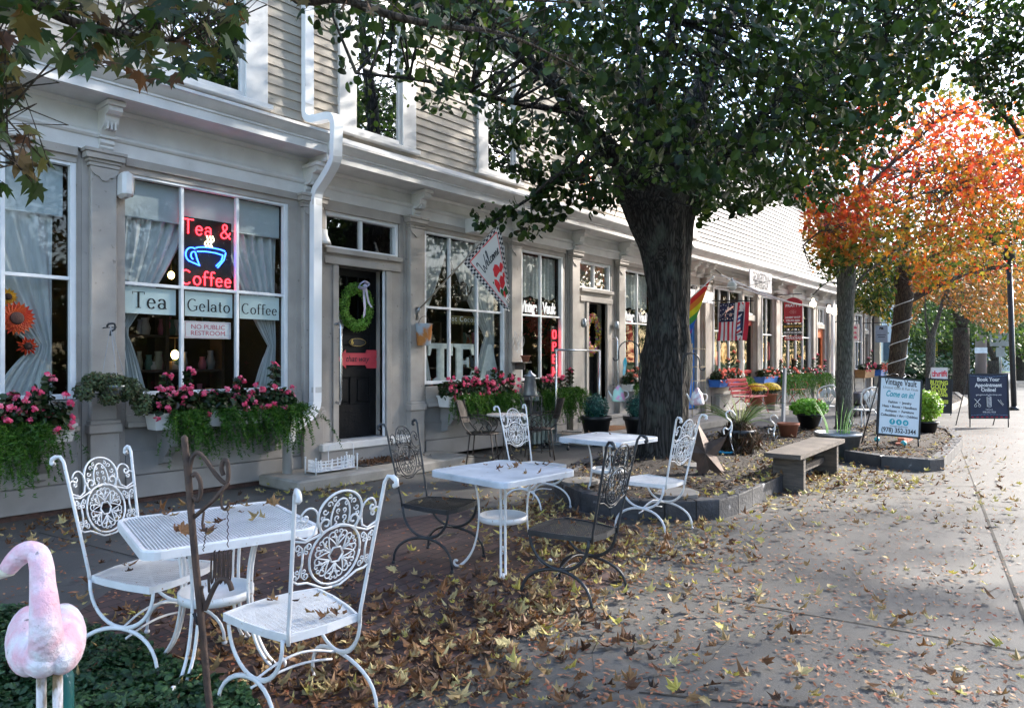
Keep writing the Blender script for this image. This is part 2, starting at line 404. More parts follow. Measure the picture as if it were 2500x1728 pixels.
# ================================================================ ground
asph = mat('road_asphalt', (.075, .075, .078), (.05, .05, .053), .85, 3, bump=.2, bscale=120)
lawnm = mat('lawn_green', (.13, .25, .035), (.08, .17, .02), .9, 3, bump=.4, bscale=60)
b = M(); b.quad((-300, -300, -.16), (600, -300, -.16), (600, 400, -.16), (-300, 400, -.16)); struct('ground', b, lawnm)
b = M(); b.box((-60, -14.2, -.155), (200, 1., 0)); struct('sidewalk', b, conc)
b = M(); b.quad((-60, -24, -.15), (220, -24, -.15), (220, -14.25, -.15), (-60, -14.25, -.15)); struct('road', b, asph)
# expansion joints cut in the walk
jm = mat('joint_dirt', (.045, .038, .03), (.02, .018, .015), .95, 40)
def strip(b, p, q, w_=.012, z=.003):
    p = Vector(p); q = Vector(q); d = (q - p).normalized(); n = Vector((-d.y, d.x, 0)) * w_ / 2
    b.quad(*[(v.x, v.y, z) for v in (p - n, q - n, q + n, p + n)])
b = M()
def gl(a, c, ext=1., w_=.012):
    p = G(*a); q = G(*c); d = q - p; strip(b, p - d * 0, q + d * ext, w_)
gl((2379, 1185), (2496, 1494), .6, .022); gl((2379, 1185), (2330, 1055), .0)
gl((2379, 1187), (1935, 1190), .0); gl((1960, 1192), (2500, 1243), .5); gl((1587, 1434), (2500, 1592), .3)
gl((1380, 1395), (1587, 1434), 0); gl((1560, 1690), (1950, 1728), .4, .014)
gl((95, 1300), (470, 1395), .0); gl((1700, 1170), (1930, 1190), 0)
struct('sidewalk_joints', b, jm)
b = M(); rc_ = random.Random(4)
for (x_, y_, a_, n_) in ((1900, 1300, 200, 7), (2150, 1420, 250, 6), (1780, 1560, 160, 8), (2300, 1300, 100, 5), (1450, 1640, 20, 6), (2100, 1640, 300, 7), (2420, 1120, 200, 4)):
    p_ = G(x_, y_); a_ = R(a_)
    for _ in range(n_):
        a_ += rc_.uniform(-.6, .6); q_ = p_ + Vector((math.cos(a_), math.sin(a_), 0)) * rc_.uniform(.08, .22); strip(b, p_, q_, rc_.uniform(.002, .006), .0035); p_ = q_
struct('pavement_cracks', b, jm)
# brick strip
bm_ = bpy.data.materials.new('brick_paving'); bm_.use_nodes = True; nt = bm_.node_tree; bs = nt.nodes['Principled BSDF']; L = nt.links.new
tc = _n(nt, 'ShaderNodeTexCoord'); mp = _n(nt, 'ShaderNodeMapping'); mp.inputs['Rotation'].default_value = (0, 0, R(-6)); L(tc.outputs['Object'], mp.inputs[0])
bt = _n(nt, 'ShaderNodeTexBrick'); bt.inputs['Scale'].default_value = 1; bt.inputs['Brick Width'].default_value = .2; bt.inputs['Row Height'].default_value = .1; bt.inputs['Mortar Size'].default_value = .005
bt.inputs['Color1'].default_value = (.085, .048, .042, 1); bt.inputs['Color2'].default_value = (.05, .033, .031, 1); bt.inputs['Mortar'].default_value = (.02, .017, .015, 1)
L(mp.outputs[0], bt.inputs['Vector']); nz = _n(nt, 'ShaderNodeTexNoise'); nz.inputs['Scale'].default_value = 5; L(tc.outputs['Object'], nz.inputs['Vector'])
hs = _n(nt, 'ShaderNodeHueSaturation'); mr = _n(nt, 'ShaderNodeMapRange'); mr.inputs['To Min'].default_value = .5; mr.inputs['To Max'].default_value = 1.6; L(nz.outputs[0], mr.inputs[0]); L(mr.outputs[0], hs.inputs['Value']); L(bt.outputs[0], hs.inputs['Color'])
L(hs.outputs[0], bs.inputs['Base Color']); bp = _n(nt, 'ShaderNodeBump'); bp.inputs['Distance'].default_value = .006; L(bt.outputs['Fac'], bp.inputs['Height']); bp.invert = True; L(bp.outputs[0], bs.inputs['Normal']); bs.inputs['Roughness'].default_value = .7
b = M(); pts = [G(*q, .004) for q in ((560, 1330), (960, 1265), (1330, 1225), (1560, 1290), (1500, 1420), (1230, 1560), (900, 1760), (600, 1900), (150, 1900), (180, 1500), (300, 1420))]
b.add(pts, [tuple(range(len(pts)))]); struct('brick_paving', b, bm_)

# planting beds with stone kerbs
def bed(name, pts, h, zt, matk, label):
    k = M(); n = len(pts); cx = sum(p.x for p in pts) / n; cy = sum(p.y for p in pts) / n
    for i in range(n):
        a = pts[i]; c = pts[(i + 1) % n]; L_ = (c - a).length; m = max(1, round(L_ / .45))
        for j in range(m):
            p = a.lerp(c, j / m); q = a.lerp(c, (j + 1) / m)
            ctr = Vector((cx, cy, 0)); d = (q - p).normalized(); nn = Vector((-d.y, d.x, 0))
            if nn.dot(ctr - p) < 0: nn = -nn
            g = d * .004
            w_ = .15
            vs = [p + g, q - g, q - g + nn * w_, p + g + nn * w_]
            hh = h + random.uniform(-.004, .004)
            lo = [Vector((v.x, v.y, .0)) for v in vs]; mid = [Vector((v.x, v.y, hh - .012)) for v in vs]
            c0 = sum(vs, Vector()) / 4; top = [Vector((v.x + (c0.x - v.x) * .04, v.y + (c0.y - v.y) * .04, hh)) for v in vs]
            k.add(lo + mid + top, [(0, 1, 5, 4), (1, 2, 6, 5), (2, 3, 7, 6), (3, 0, 4, 7), (4, 5, 9, 8), (5, 6, 10, 9), (6, 7, 11, 10), (7, 4, 8, 11), (8, 9, 10, 11)])
    solo(name, k, matk, label, 'kerb')
    s_ = M(); inner = []
    for p in pts:
        v = Vector((cx, cy, 0)) - Vector((p.x, p.y, 0)); v.normalize(); inner.append(Vector((p.x + v.x * .1, p.y + v.y * .1, zt)))
    m2 = 7; fs = []; vs = [Vector((cx, cy, zt + .05))]
    for j in range(1, m2 + 1):
        for p in inner:
            q = Vector((cx, cy, zt)).lerp(p, j / m2); q.z = zt + .05 * (1 - (j / m2) ** 2) + (random.uniform(-.01, .01) if j < m2 else 0); vs.append(q)
    for i in range(n): fs.append((0, 1 + (i + 1) % n, 1 + i))
    for j in range(m2 - 1):
        for i in range(n):
            a = 1 + j * n + i; c = 1 + j * n + (i + 1) % n; fs.append((a, c, c + n, a + n))
    s_.smooth = True; s_.add(vs, fs); struct('mulch_bed', s_, mulch)
bed1 = [G(*q) for q in ((1352, 1196), (1372, 1226), (1420, 1248), (1490, 1264), (1560, 1271), (1623, 1273), (1700, 1272), (1756, 1268), (1803, 1254), (1923, 1194), (2000, 1150), (2050, 1108), (2000, 1062), (1850, 1062), (1640, 1098), (1480, 1125), (1410, 1160))]
bed2 = [G(*q) for q in ((2062, 1128), (2150, 1142), (2270, 1152), (2305, 1149), (2330, 1120), (2352, 1092), (2330, 1068), (2240, 1046), (2120, 1040), (2070, 1062))]
bed('stone_kerb', bed1, .19, .15, curbm, 'low dark stone kerb round the mulch bed of the big tree')
bed('stone_kerb', bed2, .17, .13, curbm, 'low dark stone kerb round the small bed of the white signboard')
bed3 = [G(*q) for q in ((2175, 1010), (2310, 1008), (2365, 985), (2340, 965), (2230, 962), (2160, 980))]
bed('stone_kerb', bed3, .14, .10, stonec, 'pale kerb of the farther bed behind the black signboards')
# ================================================================ the row of shops
XA, XB, XC = SX(744), SX(1640), SX(2141)
X0 = -9.0
def clap(b, x0, x1, z0, z1, holes, step=.118, y=0., lip=.022):
    z = z0; k = 0
    while z < z1:
        zt = min(z + step, z1); xs = [(x0, x1)]
        for (a, c, d, e) in holes:
            if e > z and d < zt:
                ns = []
                for (p, q) in xs:
                    if c <= p or a >= q: ns.append((p, q))
                    else:
                        if a > p: ns.append((p, a))
                        if c < q: ns.append((c, q))
                xs = ns
        for (p, q) in xs:
            n = max(1, int((q - p) / 3.1)); off = (k * .37) % 1
            yb = y - lip + random.uniform(-.002, .002)
            b.add([(p, yb, z), (q, yb, z), (q, y - .002, zt + .004), (p, y - .002, zt + .004), (p, y + .01, z), (q, y + .01, z)], [(0, 1, 2, 3), (4, 5, 1, 0)])
        z += step; k += 1
def window(parent, x0, x1, z0, z1, mull, rails, y=.03, fw=.05, mw=.035, frm=whitew, gm=glass, ext=.07, lab=None, proud=.05, boff=0):
    f = M()
    f.bbox((x0 - fw, y - proud, z0 - fw), (x0, y + .03, z1 + fw), .004); f.bbox((x1, y - proud, z0 - fw), (x1 + fw, y + .03, z1 + fw), .004)
    f.bbox((x0, y - proud + .003, z1), (x1, y + .03, z1 + fw), .004); f.bbox((x0, y - proud + .003, z0 - fw), (x1, y + .03, z0), .004)
    for m in mull: f.bbox((m - mw / 2, y - .03, z0), (m + mw / 2, y + .03, z1), .004)
    for r_ in rails: f.bbox((x0, y - .026, r_ - mw / 2), (x1, y + .028, r_ + mw / 2), .004)
    w_ = part('window', f, frm, parent, lab)
    g = M(); g.quad((x0, y + .012, z0), (x1, y + .012, z0), (x1, y + .012, z1), (x0, y + .012, z1)); part('pane', g, gm, w_)
    return w_
def upwin(parent, c0, g0, g1, c1, zs=4.60, zt=6.50, lab=None):
    """double hung upper window with casing, sill and a blind; c = casing px, g = glass px"""
    y = -.03; a, p, q, d = SX(c0, -.05), SX(g0, .0), SX(g1, .0), SX(c1, -.05)
    p = max(p, a + .10); q = min(q, d - .10)
    f = M()
    f.bbox((a, -.055, zs), (p - .045, .03, zt + .12), .004); f.bbox((q + .045, -.055, zs), (d, .03, zt + .12), .004)
    f.bbox((p - .045, -.052, zt), (q + .045, .03, zt + .12), .004); f.bbox((a - .05, -.10, zs - .06), (d + .05, .03, zs), .006)
    f.bbox((a - .03, -.08, zt + .12), (d + .03, .03, zt + .17), .006)
    for (u, v) in ((p - .045, p), (q, q + .045)): f.bbox((u, -.03, zs), (v, .02, zt), .003)
    zm = (zs + zt) / 2 + .02
    f.bbox((p, -.028, zs), (q, .018, zs + .075), .003); f.bbox((p, -.012, zm - .03), (q, .03, zm + .03), .003); f.bbox((p, -.01, zt - .06), (q, .03, zt), .003)
    xm = (p + q) / 2; f.bbox((xm - .012, -.005, zm + .03), (xm + .012, .028, zt - .06), .003)
    w_ = part('window', f, white, parent, lab)
    g = M(); g.quad((p, .008, zs + .07), (q, .008, zs + .07), (q, .008, zt - .05), (p, .008, zt - .05)); part('pane', g, glassu, w_)
    return (p - .045, q + .045, zs, zt)
def pilaster(parent, xr, wd=.24, top=3.60, base=.90, mt=trim):
    b = M(); xl = xr - wd
    b.bbox((xl, -.10, base), (xr, .0, top - .16), .008)
    b.box((xl - .06, -.035, 0.06), (xr + .10, .06, top - .02))                 # backing board
    b.box((xl - .10, -.015, 0.06), (xl - .06, .07, top - .02))
    for (e, z0, z1) in ((.02, top - .16, top - .12), (.035, top - .12, top - .09), (.06, top - .09, top - .03), (.075, top - .03, top + .005)):
        b.bbox((xl - e, -.10 - e, z0 + .001), (xr + e, .02, z1), .004)
    b.bbox((xl - .02, -.14, base - .04), (xr + .02, .0, base), .006); b.bbox((xl - .035, -.155, base - .13), (xr + .035, .0, base - .04), .008)
    b.bbox((xl - .015, -.125, .06), (xr + .015, .0, base - .13), .006)
    o = part('pilaster', b, mt, parent)
    # scroll-cut pendant under the capital, with a round hole
    c = (xl + xr) / 2; hw = wd / 2 + .01; pr = [(-hw, 0), (-hw, -.03)] + [(-hw + .06 * (i / 5), -.03 - .055 * math.sin(PI / 2 * i / 5)) for i in range(1, 6)]
    pr += [(-.045 + .045 * (1 - math.cos(PI * i / 6)), -.095 - .035 * math.sin(PI * i / 6)) for i in range(7)] + [(-x_, z_) for x_, z_ in reversed(pr)]
    d = M(); d.ext(pr, (c, -.10, top - .165), (1, 0, 0), (0, 0, 1), (0, -.016, 0))
    m_ = part('pendant', d, mt, o); return o
def bracket(parent, c, zt, h=.40, dpt=.34, wd=.13, mt=white):
    zb = zt - h; b = M()
    pr = [(0, zt), (-dpt, zt), (-dpt, zt - .05), (-dpt + .02, zt - .055), (-dpt + .015, zt - .10), (-dpt + .05, zt - .125), (-dpt + .10, zt - .125)]
    pr += [(-.10 - .13 * math.cos(t) ** 1 * 1, zt - .14 - .12 * math.sin(t)) for t in [PI / 2 * i / 6 for i in range(7)]][:6]
    pr += [(-.085, zb + .12), (-.11, zb + .10), (-.11, zb + .07), (-.085, zb + .05), (-.085, zb + .03), (-.06, zb), (0, zb)]
    b.extx(pr, c - wd / 2, c + wd / 2)
    b.bbox((c - wd / 2 - .02, -dpt - .015, zt - .052), (c + wd / 2 + .02, -.0, zt - .004), .004)
    b.bbox((c - wd / 2 - .015, -.125, zb + .12), (c + wd / 2 + .015, 0, zb + .145), .004)
    for k in (-1, 0, 1): b.box((c + k * .035 - .008, -.22, zt - .26), (c + k * .035 + .008, -.09, zt - .13))
    return part('bracket', b, mt, parent)
def cornice(parent, x0, x1, zs, mt=white):
    b = M()
    b.extx([(.02, 3.605), (-.055, 3.605), (-.055, 3.735), (-.075, 3.745), (-.09, 3.765), (-.09, 3.785), (-.06, 3.79), (-.06, 3.80), (-.03, 3.815), (-.03, zs - .05), (-.05, zs - .04), (-.06, zs), (.02, zs)], x0, x1)
    part('frieze', b, mt, parent)
    b = M()
    b.extx([(.02, zs + .002), (-.45, zs + .002), (-.46, zs), (-.46, zs + .095), (-.475, zs + .10), (-.475, zs + .12), (-.49, zs + .13), (-.52, zs + .16), (-.555, zs + .20), (-.57, zs + .205), (-.57, zs + .235), (-.55, zs + .245), (.02, 4.50)], x0, x1)
    part('cornice', b, mt, parent)
def house(name, label, x0, x1, zs, sid, ups, ztop=7.15, depth=9.):
    t = thing(name, label, 'building', (x0, 0, 0))
    e = t
    class Pn: pass
    holes = [upwin(e_, *u) for u in ups for e_ in (hold,)] if False else []
    return t
def P0(name, b, m_, parent, lab=None):
    return part(name, b, m_, parent, lab)

def shell(t, x0, x1, holes, sid, ztop, depth=9., back=True):
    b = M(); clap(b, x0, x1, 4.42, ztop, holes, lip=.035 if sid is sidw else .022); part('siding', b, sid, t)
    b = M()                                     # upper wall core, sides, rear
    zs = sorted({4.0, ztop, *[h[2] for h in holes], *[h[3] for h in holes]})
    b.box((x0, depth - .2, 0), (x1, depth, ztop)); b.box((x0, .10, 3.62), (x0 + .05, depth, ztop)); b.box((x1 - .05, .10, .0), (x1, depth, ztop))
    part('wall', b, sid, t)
    b = M()
    b.add([(x0 - .2, -.45, ztop), (x1 + .2, -.45, ztop), (x1 + .2, -.45, ztop + .16), (x0 - .2, -.45, ztop + .16), (x0 - .2, depth + .3, ztop), (x1 + .2, depth + .3, ztop), (x0 - .2, depth / 2, ztop + 3), (x1 + .2, depth / 2, ztop + 3)],
          [(0, 1, 2, 3), (0, 4, 5, 1), (3, 2, 7, 6), (4, 6, 7, 5), (0, 3, 6, 4), (1, 5, 7, 2)])
    part('roof', b, mat('roof_shingle', (.09, .085, .08), (.05, .05, .05), .9, 20, bump=.4), t)
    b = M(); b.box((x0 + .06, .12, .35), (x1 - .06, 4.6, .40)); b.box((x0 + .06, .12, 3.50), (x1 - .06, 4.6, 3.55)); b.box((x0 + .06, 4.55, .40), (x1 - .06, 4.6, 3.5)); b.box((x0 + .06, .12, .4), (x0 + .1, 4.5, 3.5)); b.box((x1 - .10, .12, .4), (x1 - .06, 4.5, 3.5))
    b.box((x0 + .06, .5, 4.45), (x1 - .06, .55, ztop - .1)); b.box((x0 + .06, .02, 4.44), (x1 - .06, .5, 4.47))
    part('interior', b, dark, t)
def under(t, x0, x1, z1=.86, mt=trimd, y=-.02, step=.0):
    """boarded panel below a shop window"""
    b = M(); b.bbox((x0, y, .55), (x1, .05, z1 - .06), .004); b.bbox((x0, y - .025, .30), (x1, .05, .545), .004); b.bbox((x0, y - .05, .06), (x1, .05, .295), .005)
    b.bbox((x0, y - .03, .545), (x1, .04, .565), .003)
    part('lower_panel', b, mt, t)
    b = M(); b.bbox((x0, -.12, z1 - .055), (x1, .06, z1), .006); b.bbox((x0, -.09, z1), (x1, .06, z1 + .07), .005); b.bbox((x0, -.055, z1 + .07), (x1, .06, 1.11), .004)
    part('sill', b, trim, t)
def head(t, x0, x1, z=3.45):
    b = M(); b.bbox((x0, -.03, z), (x1, .06, 3.604), .004); b.bbox((x0, -.06, z + .07), (x1, -.03, 3.604), .004); part('head_board', b, trim, t)
WZ0, WZ1, RAIL = 1.17, 3.42, 2.31

# ---- building A (tea shop, left of the downspout)
A = thing('shop_building', 'grey clapboard shop building left of the white downspout with the neon tea sign', 'building')
uA = [(363, 417, 586, 654)]
hA = [upwin(A, *u) for u in uA]
shell(A, X0, XA, hA, sidg, 7.15)
cornice(A, X0, XA + .02, 4.07)
x286 = SX(286, -.1); pilaster(A, x286)
for p_ in (SX(262, -.1), SX(262, -.1) - 4.2): bracket(A, p_, 4.07, h=.45)
# window bay beside flowers (partly outside the frame) and the main bay
b0r = SX(170); window(A, b0r - 2.35, b0r, WZ0, WZ1, [SX(7), SX(7) - .95], [RAIL], lab='white shop window with the orange silk flowers behind it')
m1l, m1r = SX(297), SX(692); window(A, m1l, m1r, WZ0, WZ1, [SX(445.5), SX(580.5)], [RAIL])
under(A, X0, x286 - .24 - .1); under(A, x286 + .10, XA - .02)
head(A, X0, x286 - .34); head(A, x286 + .10, XA - .02)
b = M(); b.bbox((b0r + .05, -.03, 1.1), (x286 - .34, .06, 3.45), .004); part('casing', b, trim, A); b = M(); b.bbox((x286 + .1, -.02, 1.1), (m1l - .05, .06, 3.45), .004); part('casing', b, trim, A); b = M(); b.bbox((m1r + .05, -.03, 1.1), (XA - .02, .06, 3.45), .004); part('casing', b, trim, A)
b = M(); b.box((X0, .0, 0), (b0r - 2.4, .06, 3.45)); part('casing', b, trim, A)
b = M(); b.box((X0, -.02, -.1), (XA - .1, .05, .06)); part('foundation', b, mat('old_brick', (.10, .05, .04), (.05, .03, .025), .9, 20, bump=.4), A)

# ---- building B (door with green wreath ... antique shop)
B = thing('shop_building', 'beige clapboard shop building between the white downspout and the big tree', 'building')
hB = [upwin(B, *u) for u in ((828.6, 868, 972, 1016), (1168, 1189, 1250, 1271), (1400, 1413, 1456, 1480), (1560, 1568, 1598, 1612))]
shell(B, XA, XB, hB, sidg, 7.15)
cornice(B, XA + .02, XB, 3.98)
xp = {2: SX(785, -.1), 3: SX(1032, -.1), 4: SX(1271.5, -.1), 5: SX(1415.5, -.1), 6: SX(1526.5, -.1)}
for k, x in xp.items():
    pilaster(B, x, wd=.24 if k != 2 else .26)
    if k != 2: bracket(B, x - .10, 3.98, h=.38)
bracket(B, xp[2] - .16, 3.98, h=.38)
def bay(t, xl, xr, mull, h=True):
    window(t, xl + .05, xr, WZ0 + .02, WZ1, mull, [RAIL]); under(t, xl, xr + .10)
    head(t, xl, xr + .10)
    b = M(); b.bbox((xr + .05, -.02, 1.1), (xr + .13, .06, 3.45), .004); part('casing', b, trim, t)
xw = {2: SX(1226.6), 3: SX(1368.5), 4: SX(1597)}
bay(B, xp[3] + .10, SX(1226.6), [SX(1099), SX(1166.5)])
bay(B, xp[4] + .10, SX(1368.5), [SX(1321)])
bay(B, xp[6] + .10, SX(1592), [SX(1557)])
b = M(); b.box((SX(1234), -.025, .06), (xp[4] - .24 - .1, .05, 3.58)); b.box((SX(1379), -.025, .06), (xp[5] - .34, .05, 3.58)); b.box((SX(1597), -.02, .06), (XB, .05, 3.58)); part('side_panel', b, trim, B)
def doorway(t, xl, xr, dl, dr, zb, zt, tz0, tz1, rec=.22, mt=trim, leafm=blackp, step_h=.42, tmat=glass):
    """recessed door with side pilaster strips, transom light above"""
    b = M()
    b.bbox((xl, -.03, zb), (dl - .09, .08, zt + .05), .004); b.bbox((dr + .09, -.03, zb), (xr, .08, zt + .05), .004)
    b.bbox((dl - .09, -.055, zb), (dl, .10, zt + .0), .006); b.bbox((dr, -.055, zb), (dr + .09, .10, zt), .006)
    b.box((dl - .03, .0, zb), (dl, rec + .05, zt)); b.box((dr, .0, zb), (dr + .03, rec + .05, zt)); b.box((dl - .03, .0, zt), (dr + .03, rec + .05, zt + .03))
    b.bbox((xl, -.07, zt), (xr, .08, zt + .10), .006); b.bbox((xl, -.04, zt + .10), (xr, .08, tz0 - .10), .004)
    b.bbox((xl - .0, -.10, tz0 - .11), (xr + .0, .08, tz0 - .04), .008)
    b.bbox((xl, -.05, tz1 + .05), (xr, .08, 3.604), .004)
    part('door_surround', b, mt, t)
    xm = (xl + xr) / 2
    window(t, xl + .06, xr - .06, tz0, tz1, [xm], [], fw=.05, y=.04, gm=glasst)
    return (dl, dr, zb, zt)
d1 = doorway(B, xp[2] + .08, SX(972), SX(822), SX(938), .43, 2.77, 3.02, 3.42)
xl = SX(972); b = M()
for i, (w_, y_) in enumerate(((.10, -.02), (.10, .02), (.12, -.03))):
    b.bbox((xl, y_, .06), (xl + w_, .08, 3.6), .004); xl += w_
b.box((xl, -.01, .06), (xp[3] - .34, .08, 3.6)); b.box((xp[2] + .0, -.02, .06), (xp[2] + .12, .06, 3.58))
part('side_panel', b, trim, B)
def door_leaf(t, dl, dr, zb, zt, y, mt, style=0, lab=None):
    b = M(); w_ = dr - dl; s = .115
    b.bbox((dl, y - .02, zb), (dl + s, y + .02, zt), .003); b.bbox((dr - s, y - .02, zb), (dr, y + .02, zt), .003)
    hh = zt - zb
    if style == 0:
        rails = [(0, .20), (.36, .42), (.505, .535), (.625, .655), (.955, 1)]
        for a, c in rails: b.bbox((dl + s, y - .02, zb + a * hh), (dr - s, y + .02, zb + c * hh), .003)
        xm = (dl + dr) / 2; b.bbox((xm - .05, y - .02, zb + .2 * hh), (xm + .05, y + .02, zb + .36 * hh), .003)
        for a, c, pz0, pz1 in ((dl + s, xm - .05, .2, .36), (xm + .05, dr - s, .2, .36), (dl + s, dr - s, .42, .505), (dl + s, dr - s, .535, .625)):
            b.bbox((a, y - .002, zb + pz0 * hh), (c, y + .015, zb + pz1 * hh), .002); b.bbox((a + .03, y - .014, zb + pz0 * hh + .03), (c - .03, y + .0, zb + pz1 * hh - .03), .01)
        for k in (1, 2): x = dl + s + (w_ - 2 * s) * k / 3; b.bbox((x - .012, y - .015, zb + .655 * hh), (x + .012, y + .015, zb + .955 * hh), .002)
        pz = (.655, .955)
    else:
        rails = [(0, .08), (.97, 1.)] + [(.08 + i * .098, .095 + i * .098) for i in range(1, 6)] + [(.66, .70), (.83, .845)]
        for a, c in rails: b.bbox((dl + s, y - .02, zb + a * hh), (dr - s, y + .02, zb + c * hh), .003)
        b.box((dl + s, y - .006, zb + .08 * hh), (dr - s, y + .01, zb + .66 * hh)); xm = (dl + dr) / 2; b.bbox((xm - .012, y - .015, zb + .70 * hh), (xm + .012, y + .015, zb + .97 * hh), .002)
        pz = (.70, .97)
    o = part('door', b, mt, t, lab)
    g = M(); g.quad((dl + s, y + .003, zb + pz[0] * hh), (dr - s, y + .003, zb + pz[0] * hh), (dr - s, y + .003, zb + pz[1] * hh), (dl + s, y + .003, zb + pz[1] * hh)); part('pane', g, glass, o)
    return o
dl, dr, zb, zt = d1
door1 = door_leaf(B, dl, dr, zb, zt, .20, blackp, 0, 'black panelled door with the green wreath')
b = M(); b.box((dr - .035, -.03, zb), (dr - .012, .0, zt)); part('weather_strip', b, inkw, B)
b = M(); b.bbox((dl + .03, .145, 1.60), (dl + .14, .185, 1.625), .003); b.ball((dl + .05, .165, 1.61), .026); part('handle', b, brass, door1)
b = M(); b.tube([(dl - .05, -.06, 1.98), (dl - .05, -.13, 2.0), (dl - .05, -.16, 1.93), (dl - .05, -.16, 1.0), (dl - .05, -.13, .93), (dl - .05, -.06, .95)], .018, 8)
b.lathe([(.035, 0), (.035, .012)], 12, (dl - .05, -.058, 1.97)); part('grab_bar', b, silver, B)
b = M(); b.bbox((dl + .05, .172, 1.80), (dr - .30, .178, 1.90), .002)
# steps before the doors
def Bx(t, name, a, c, mt, ch=.008, lab=None): b = M(); b.bbox(a, c, ch); return part(name, b, mt, t, lab)
Bx(B, 'threshold', (xp[2] - .05, -.20, .33), (xp[3] - .30, .24, .425), white, .01)
Bx(B, 'riser', (xp[2] - .05, -.17, .12), (xp[3] - .34, .22, .33), trimd, .004)
Bx(B, 'concrete_step', (SX(722, -.85), -.90, 0), (SX(1112, -.5), -.05, .14), stonec, .02)
d2 = doorway(B, xp[5] + .08, SX(1490), SX(1433), SX(1477.5), .40, 2.66, 2.96, 3.42)
b = M(); x_ = SX(1490); b.box((x_, -.02, .06), (x_ + .14, .08, 3.6)); b.box((x_ + .14, .01, .06), (xp[6] - .32, .08, 3.6)); part('side_panel', b, trim, B)
dl2, dr2, zb2, zt2 = d2
door2 = door_leaf(B, dl2, dr2, zb2, zt2, .22, blackp, 1, 'black boarded door with the flower wreath')
b = M(); b.bbox((dl2 + .22, .185, 1.58), (dl2 + .52, .20, 1.72), .004); b.bbox((dl2 + .25, .18, 1.62), (dl2 + .49, .187, 1.68), .003); part('letter_slot', b, brass, door2)
b = M(); b.tube([(dr2 + .2, -.06, 1.95), (dr2 + .2, -.14, 1.98), (dr2 + .2, -.17, 1.9), (dr2 + .2, -.17, 1.05), (dr2 + .2, -.14, .98), (dr2 + .2, -.06, 1.0)], .018, 8); part('grab_bar', b, silver, B)
for s_, x in ((0, dl2 - .26), (1, dr2 + .27)):
    b = M(); b.lathe([(.03, 0), (.055, .03), (.06, .10), (.045, .16), (.02, .18)], 10, (x, -.10, 2.14)); part('door_lantern', b, galv, B)
Bx(B, 'threshold', (xp[5] - .1, -.16, .32), (xp[6] + .0, .24, .40), trimd, .01); Bx(B, 'riser', (xp[5] - .1, -.13, .05), (xp[6], .22, .32), trimd, .004)
Bx(B, 'concrete_step', (SX(1425, -.9), -1.0, 0), (SX(1640, -.9), -.14, .17), stonec, .02)

# ---- building C (barber shop, hobby shop and more, white clapboards)
Cb = thing('shop_building', 'long white clapboard shop building beyond the big tree with the red and orange doors', 'building')
hC = [upwin(Cb, 1640, 1652, 1680, 1702, 4.62, 6.5)]
sx0 = XB + .005
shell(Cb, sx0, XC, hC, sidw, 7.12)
cornice(Cb, sx0, XC + .2, 3.93)
for p_ in (1697, 1716, 1734, 1841, 1856, 1900, 1936, 1979, 2010, 2040, 2100, 2118): bracket(Cb, SX(p_, -.2), 3.93, h=.33)
for p_ in (1733, 1903, 1857.7, 1992, 2028, 2083, 2129):
    pilaster(Cb, SX(p_, -.1), wd=.26, mt=trim)
def cwin(l, r, mull): 
    x0, x1 = SX(l), SX(r); window(Cb, x0, x1, WZ0, 3.40, [SX(m) for m in mull], [RAIL - .02]); under(Cb, x0 - .2, x1 + .2); head(Cb, x0 - .1, x1 + .1)
    b = M(); b.box((x0 - .25, .0, 1.1), (x0 - .05, .06, 3.5)); part('casing', b, trim, Cb); b = M(); b.box((x1 + .05, .0, 1.1), (x1 + .25, .06, 3.5)); part('casing', b, trim, Cb)
cwin(1742.5, 1808, [1757.7, 1781]); cwin(1861, 1886, [1872]); cwin(1908, 1976, [1926, 1944, 1961]); cwin(2044, 2078, [2056, 2067]); cwin(2088, 2103, [2095])
orange = mat('orange_paint', (.72, .17, .05), (.62, .13, .04), .5, 6); blued = mat('blue_paint', (.03, .20, .62), (.02, .15, .5), .45, 6)
for (l, r, mt_, nm) in ((1655, 1699, blued, 'bright blue door of the shop just right of the big trunk'), (1814, 1846, redp, 'red framed glass door of the barber shop'), (1994, 2011, orange, 'narrow orange door of the hobby shop'), (2110, 2122, trimd, 'dark grey door at the far end')):
    x0, x1 = SX(l), SX(r); b = M(); zb_, zt_ = .28, 2.66
    b.bbox((x0 - .14, -.04, zb_), (x0, .1, 3.6), .004); b.bbox((x1, -.04, zb_), (x1 + .14, .1, 3.6), .004); b.bbox((x0, -.05, 2.66), (x1, .1, 2.82), .004); b.bbox((x0, -.04, 3.4), (x1, .1, 3.6), .004)
    part('door_surround', b, trim, Cb)
    window(Cb, x0 + .05, x1 - .05, 2.88, 3.36, [(x0 + x1) / 2], [], y=.04)
    b = M(); s_ = .14
    b.bbox((x0, .04, zb_), (x0 + s_, .10, zt_), .004); b.bbox((x1 - s_, .04, zb_), (x1, .10, zt_), .004); b.bbox((x0 + s_, .043, zt_ - (.32 if mt_ is orange else .14)), (x1 - s_, .098, zt_), .004)
    zl = zb_ + (.95 if mt_ in (orange, blued) else .85); b.bbox((x0 + s_, .043, zl), (x1 - s_, .098, zl + .10), .004)
    b.bbox((x0 + s_, .043, zb_), (x1 - s_, .098, zb_ + (.12 if mt_ is redp else .8)), .004)
    o = part('door', b, mt_, Cb, nm); g = M(); g.quad((x0 + s_, .07, zb_ + .1), (x1 - s_, .07, zb_ + .1), (x1 - s_, .07, zt_ - .1), (x0 + s_, .07, zt_ - .1)); part('pane', g, glass, o)
    b = M(); b.tube([(x0 + .07, .0, 1.2), (x0 + .07, .0, 1.5)], .014, 6); part('handle', b, silver, o)
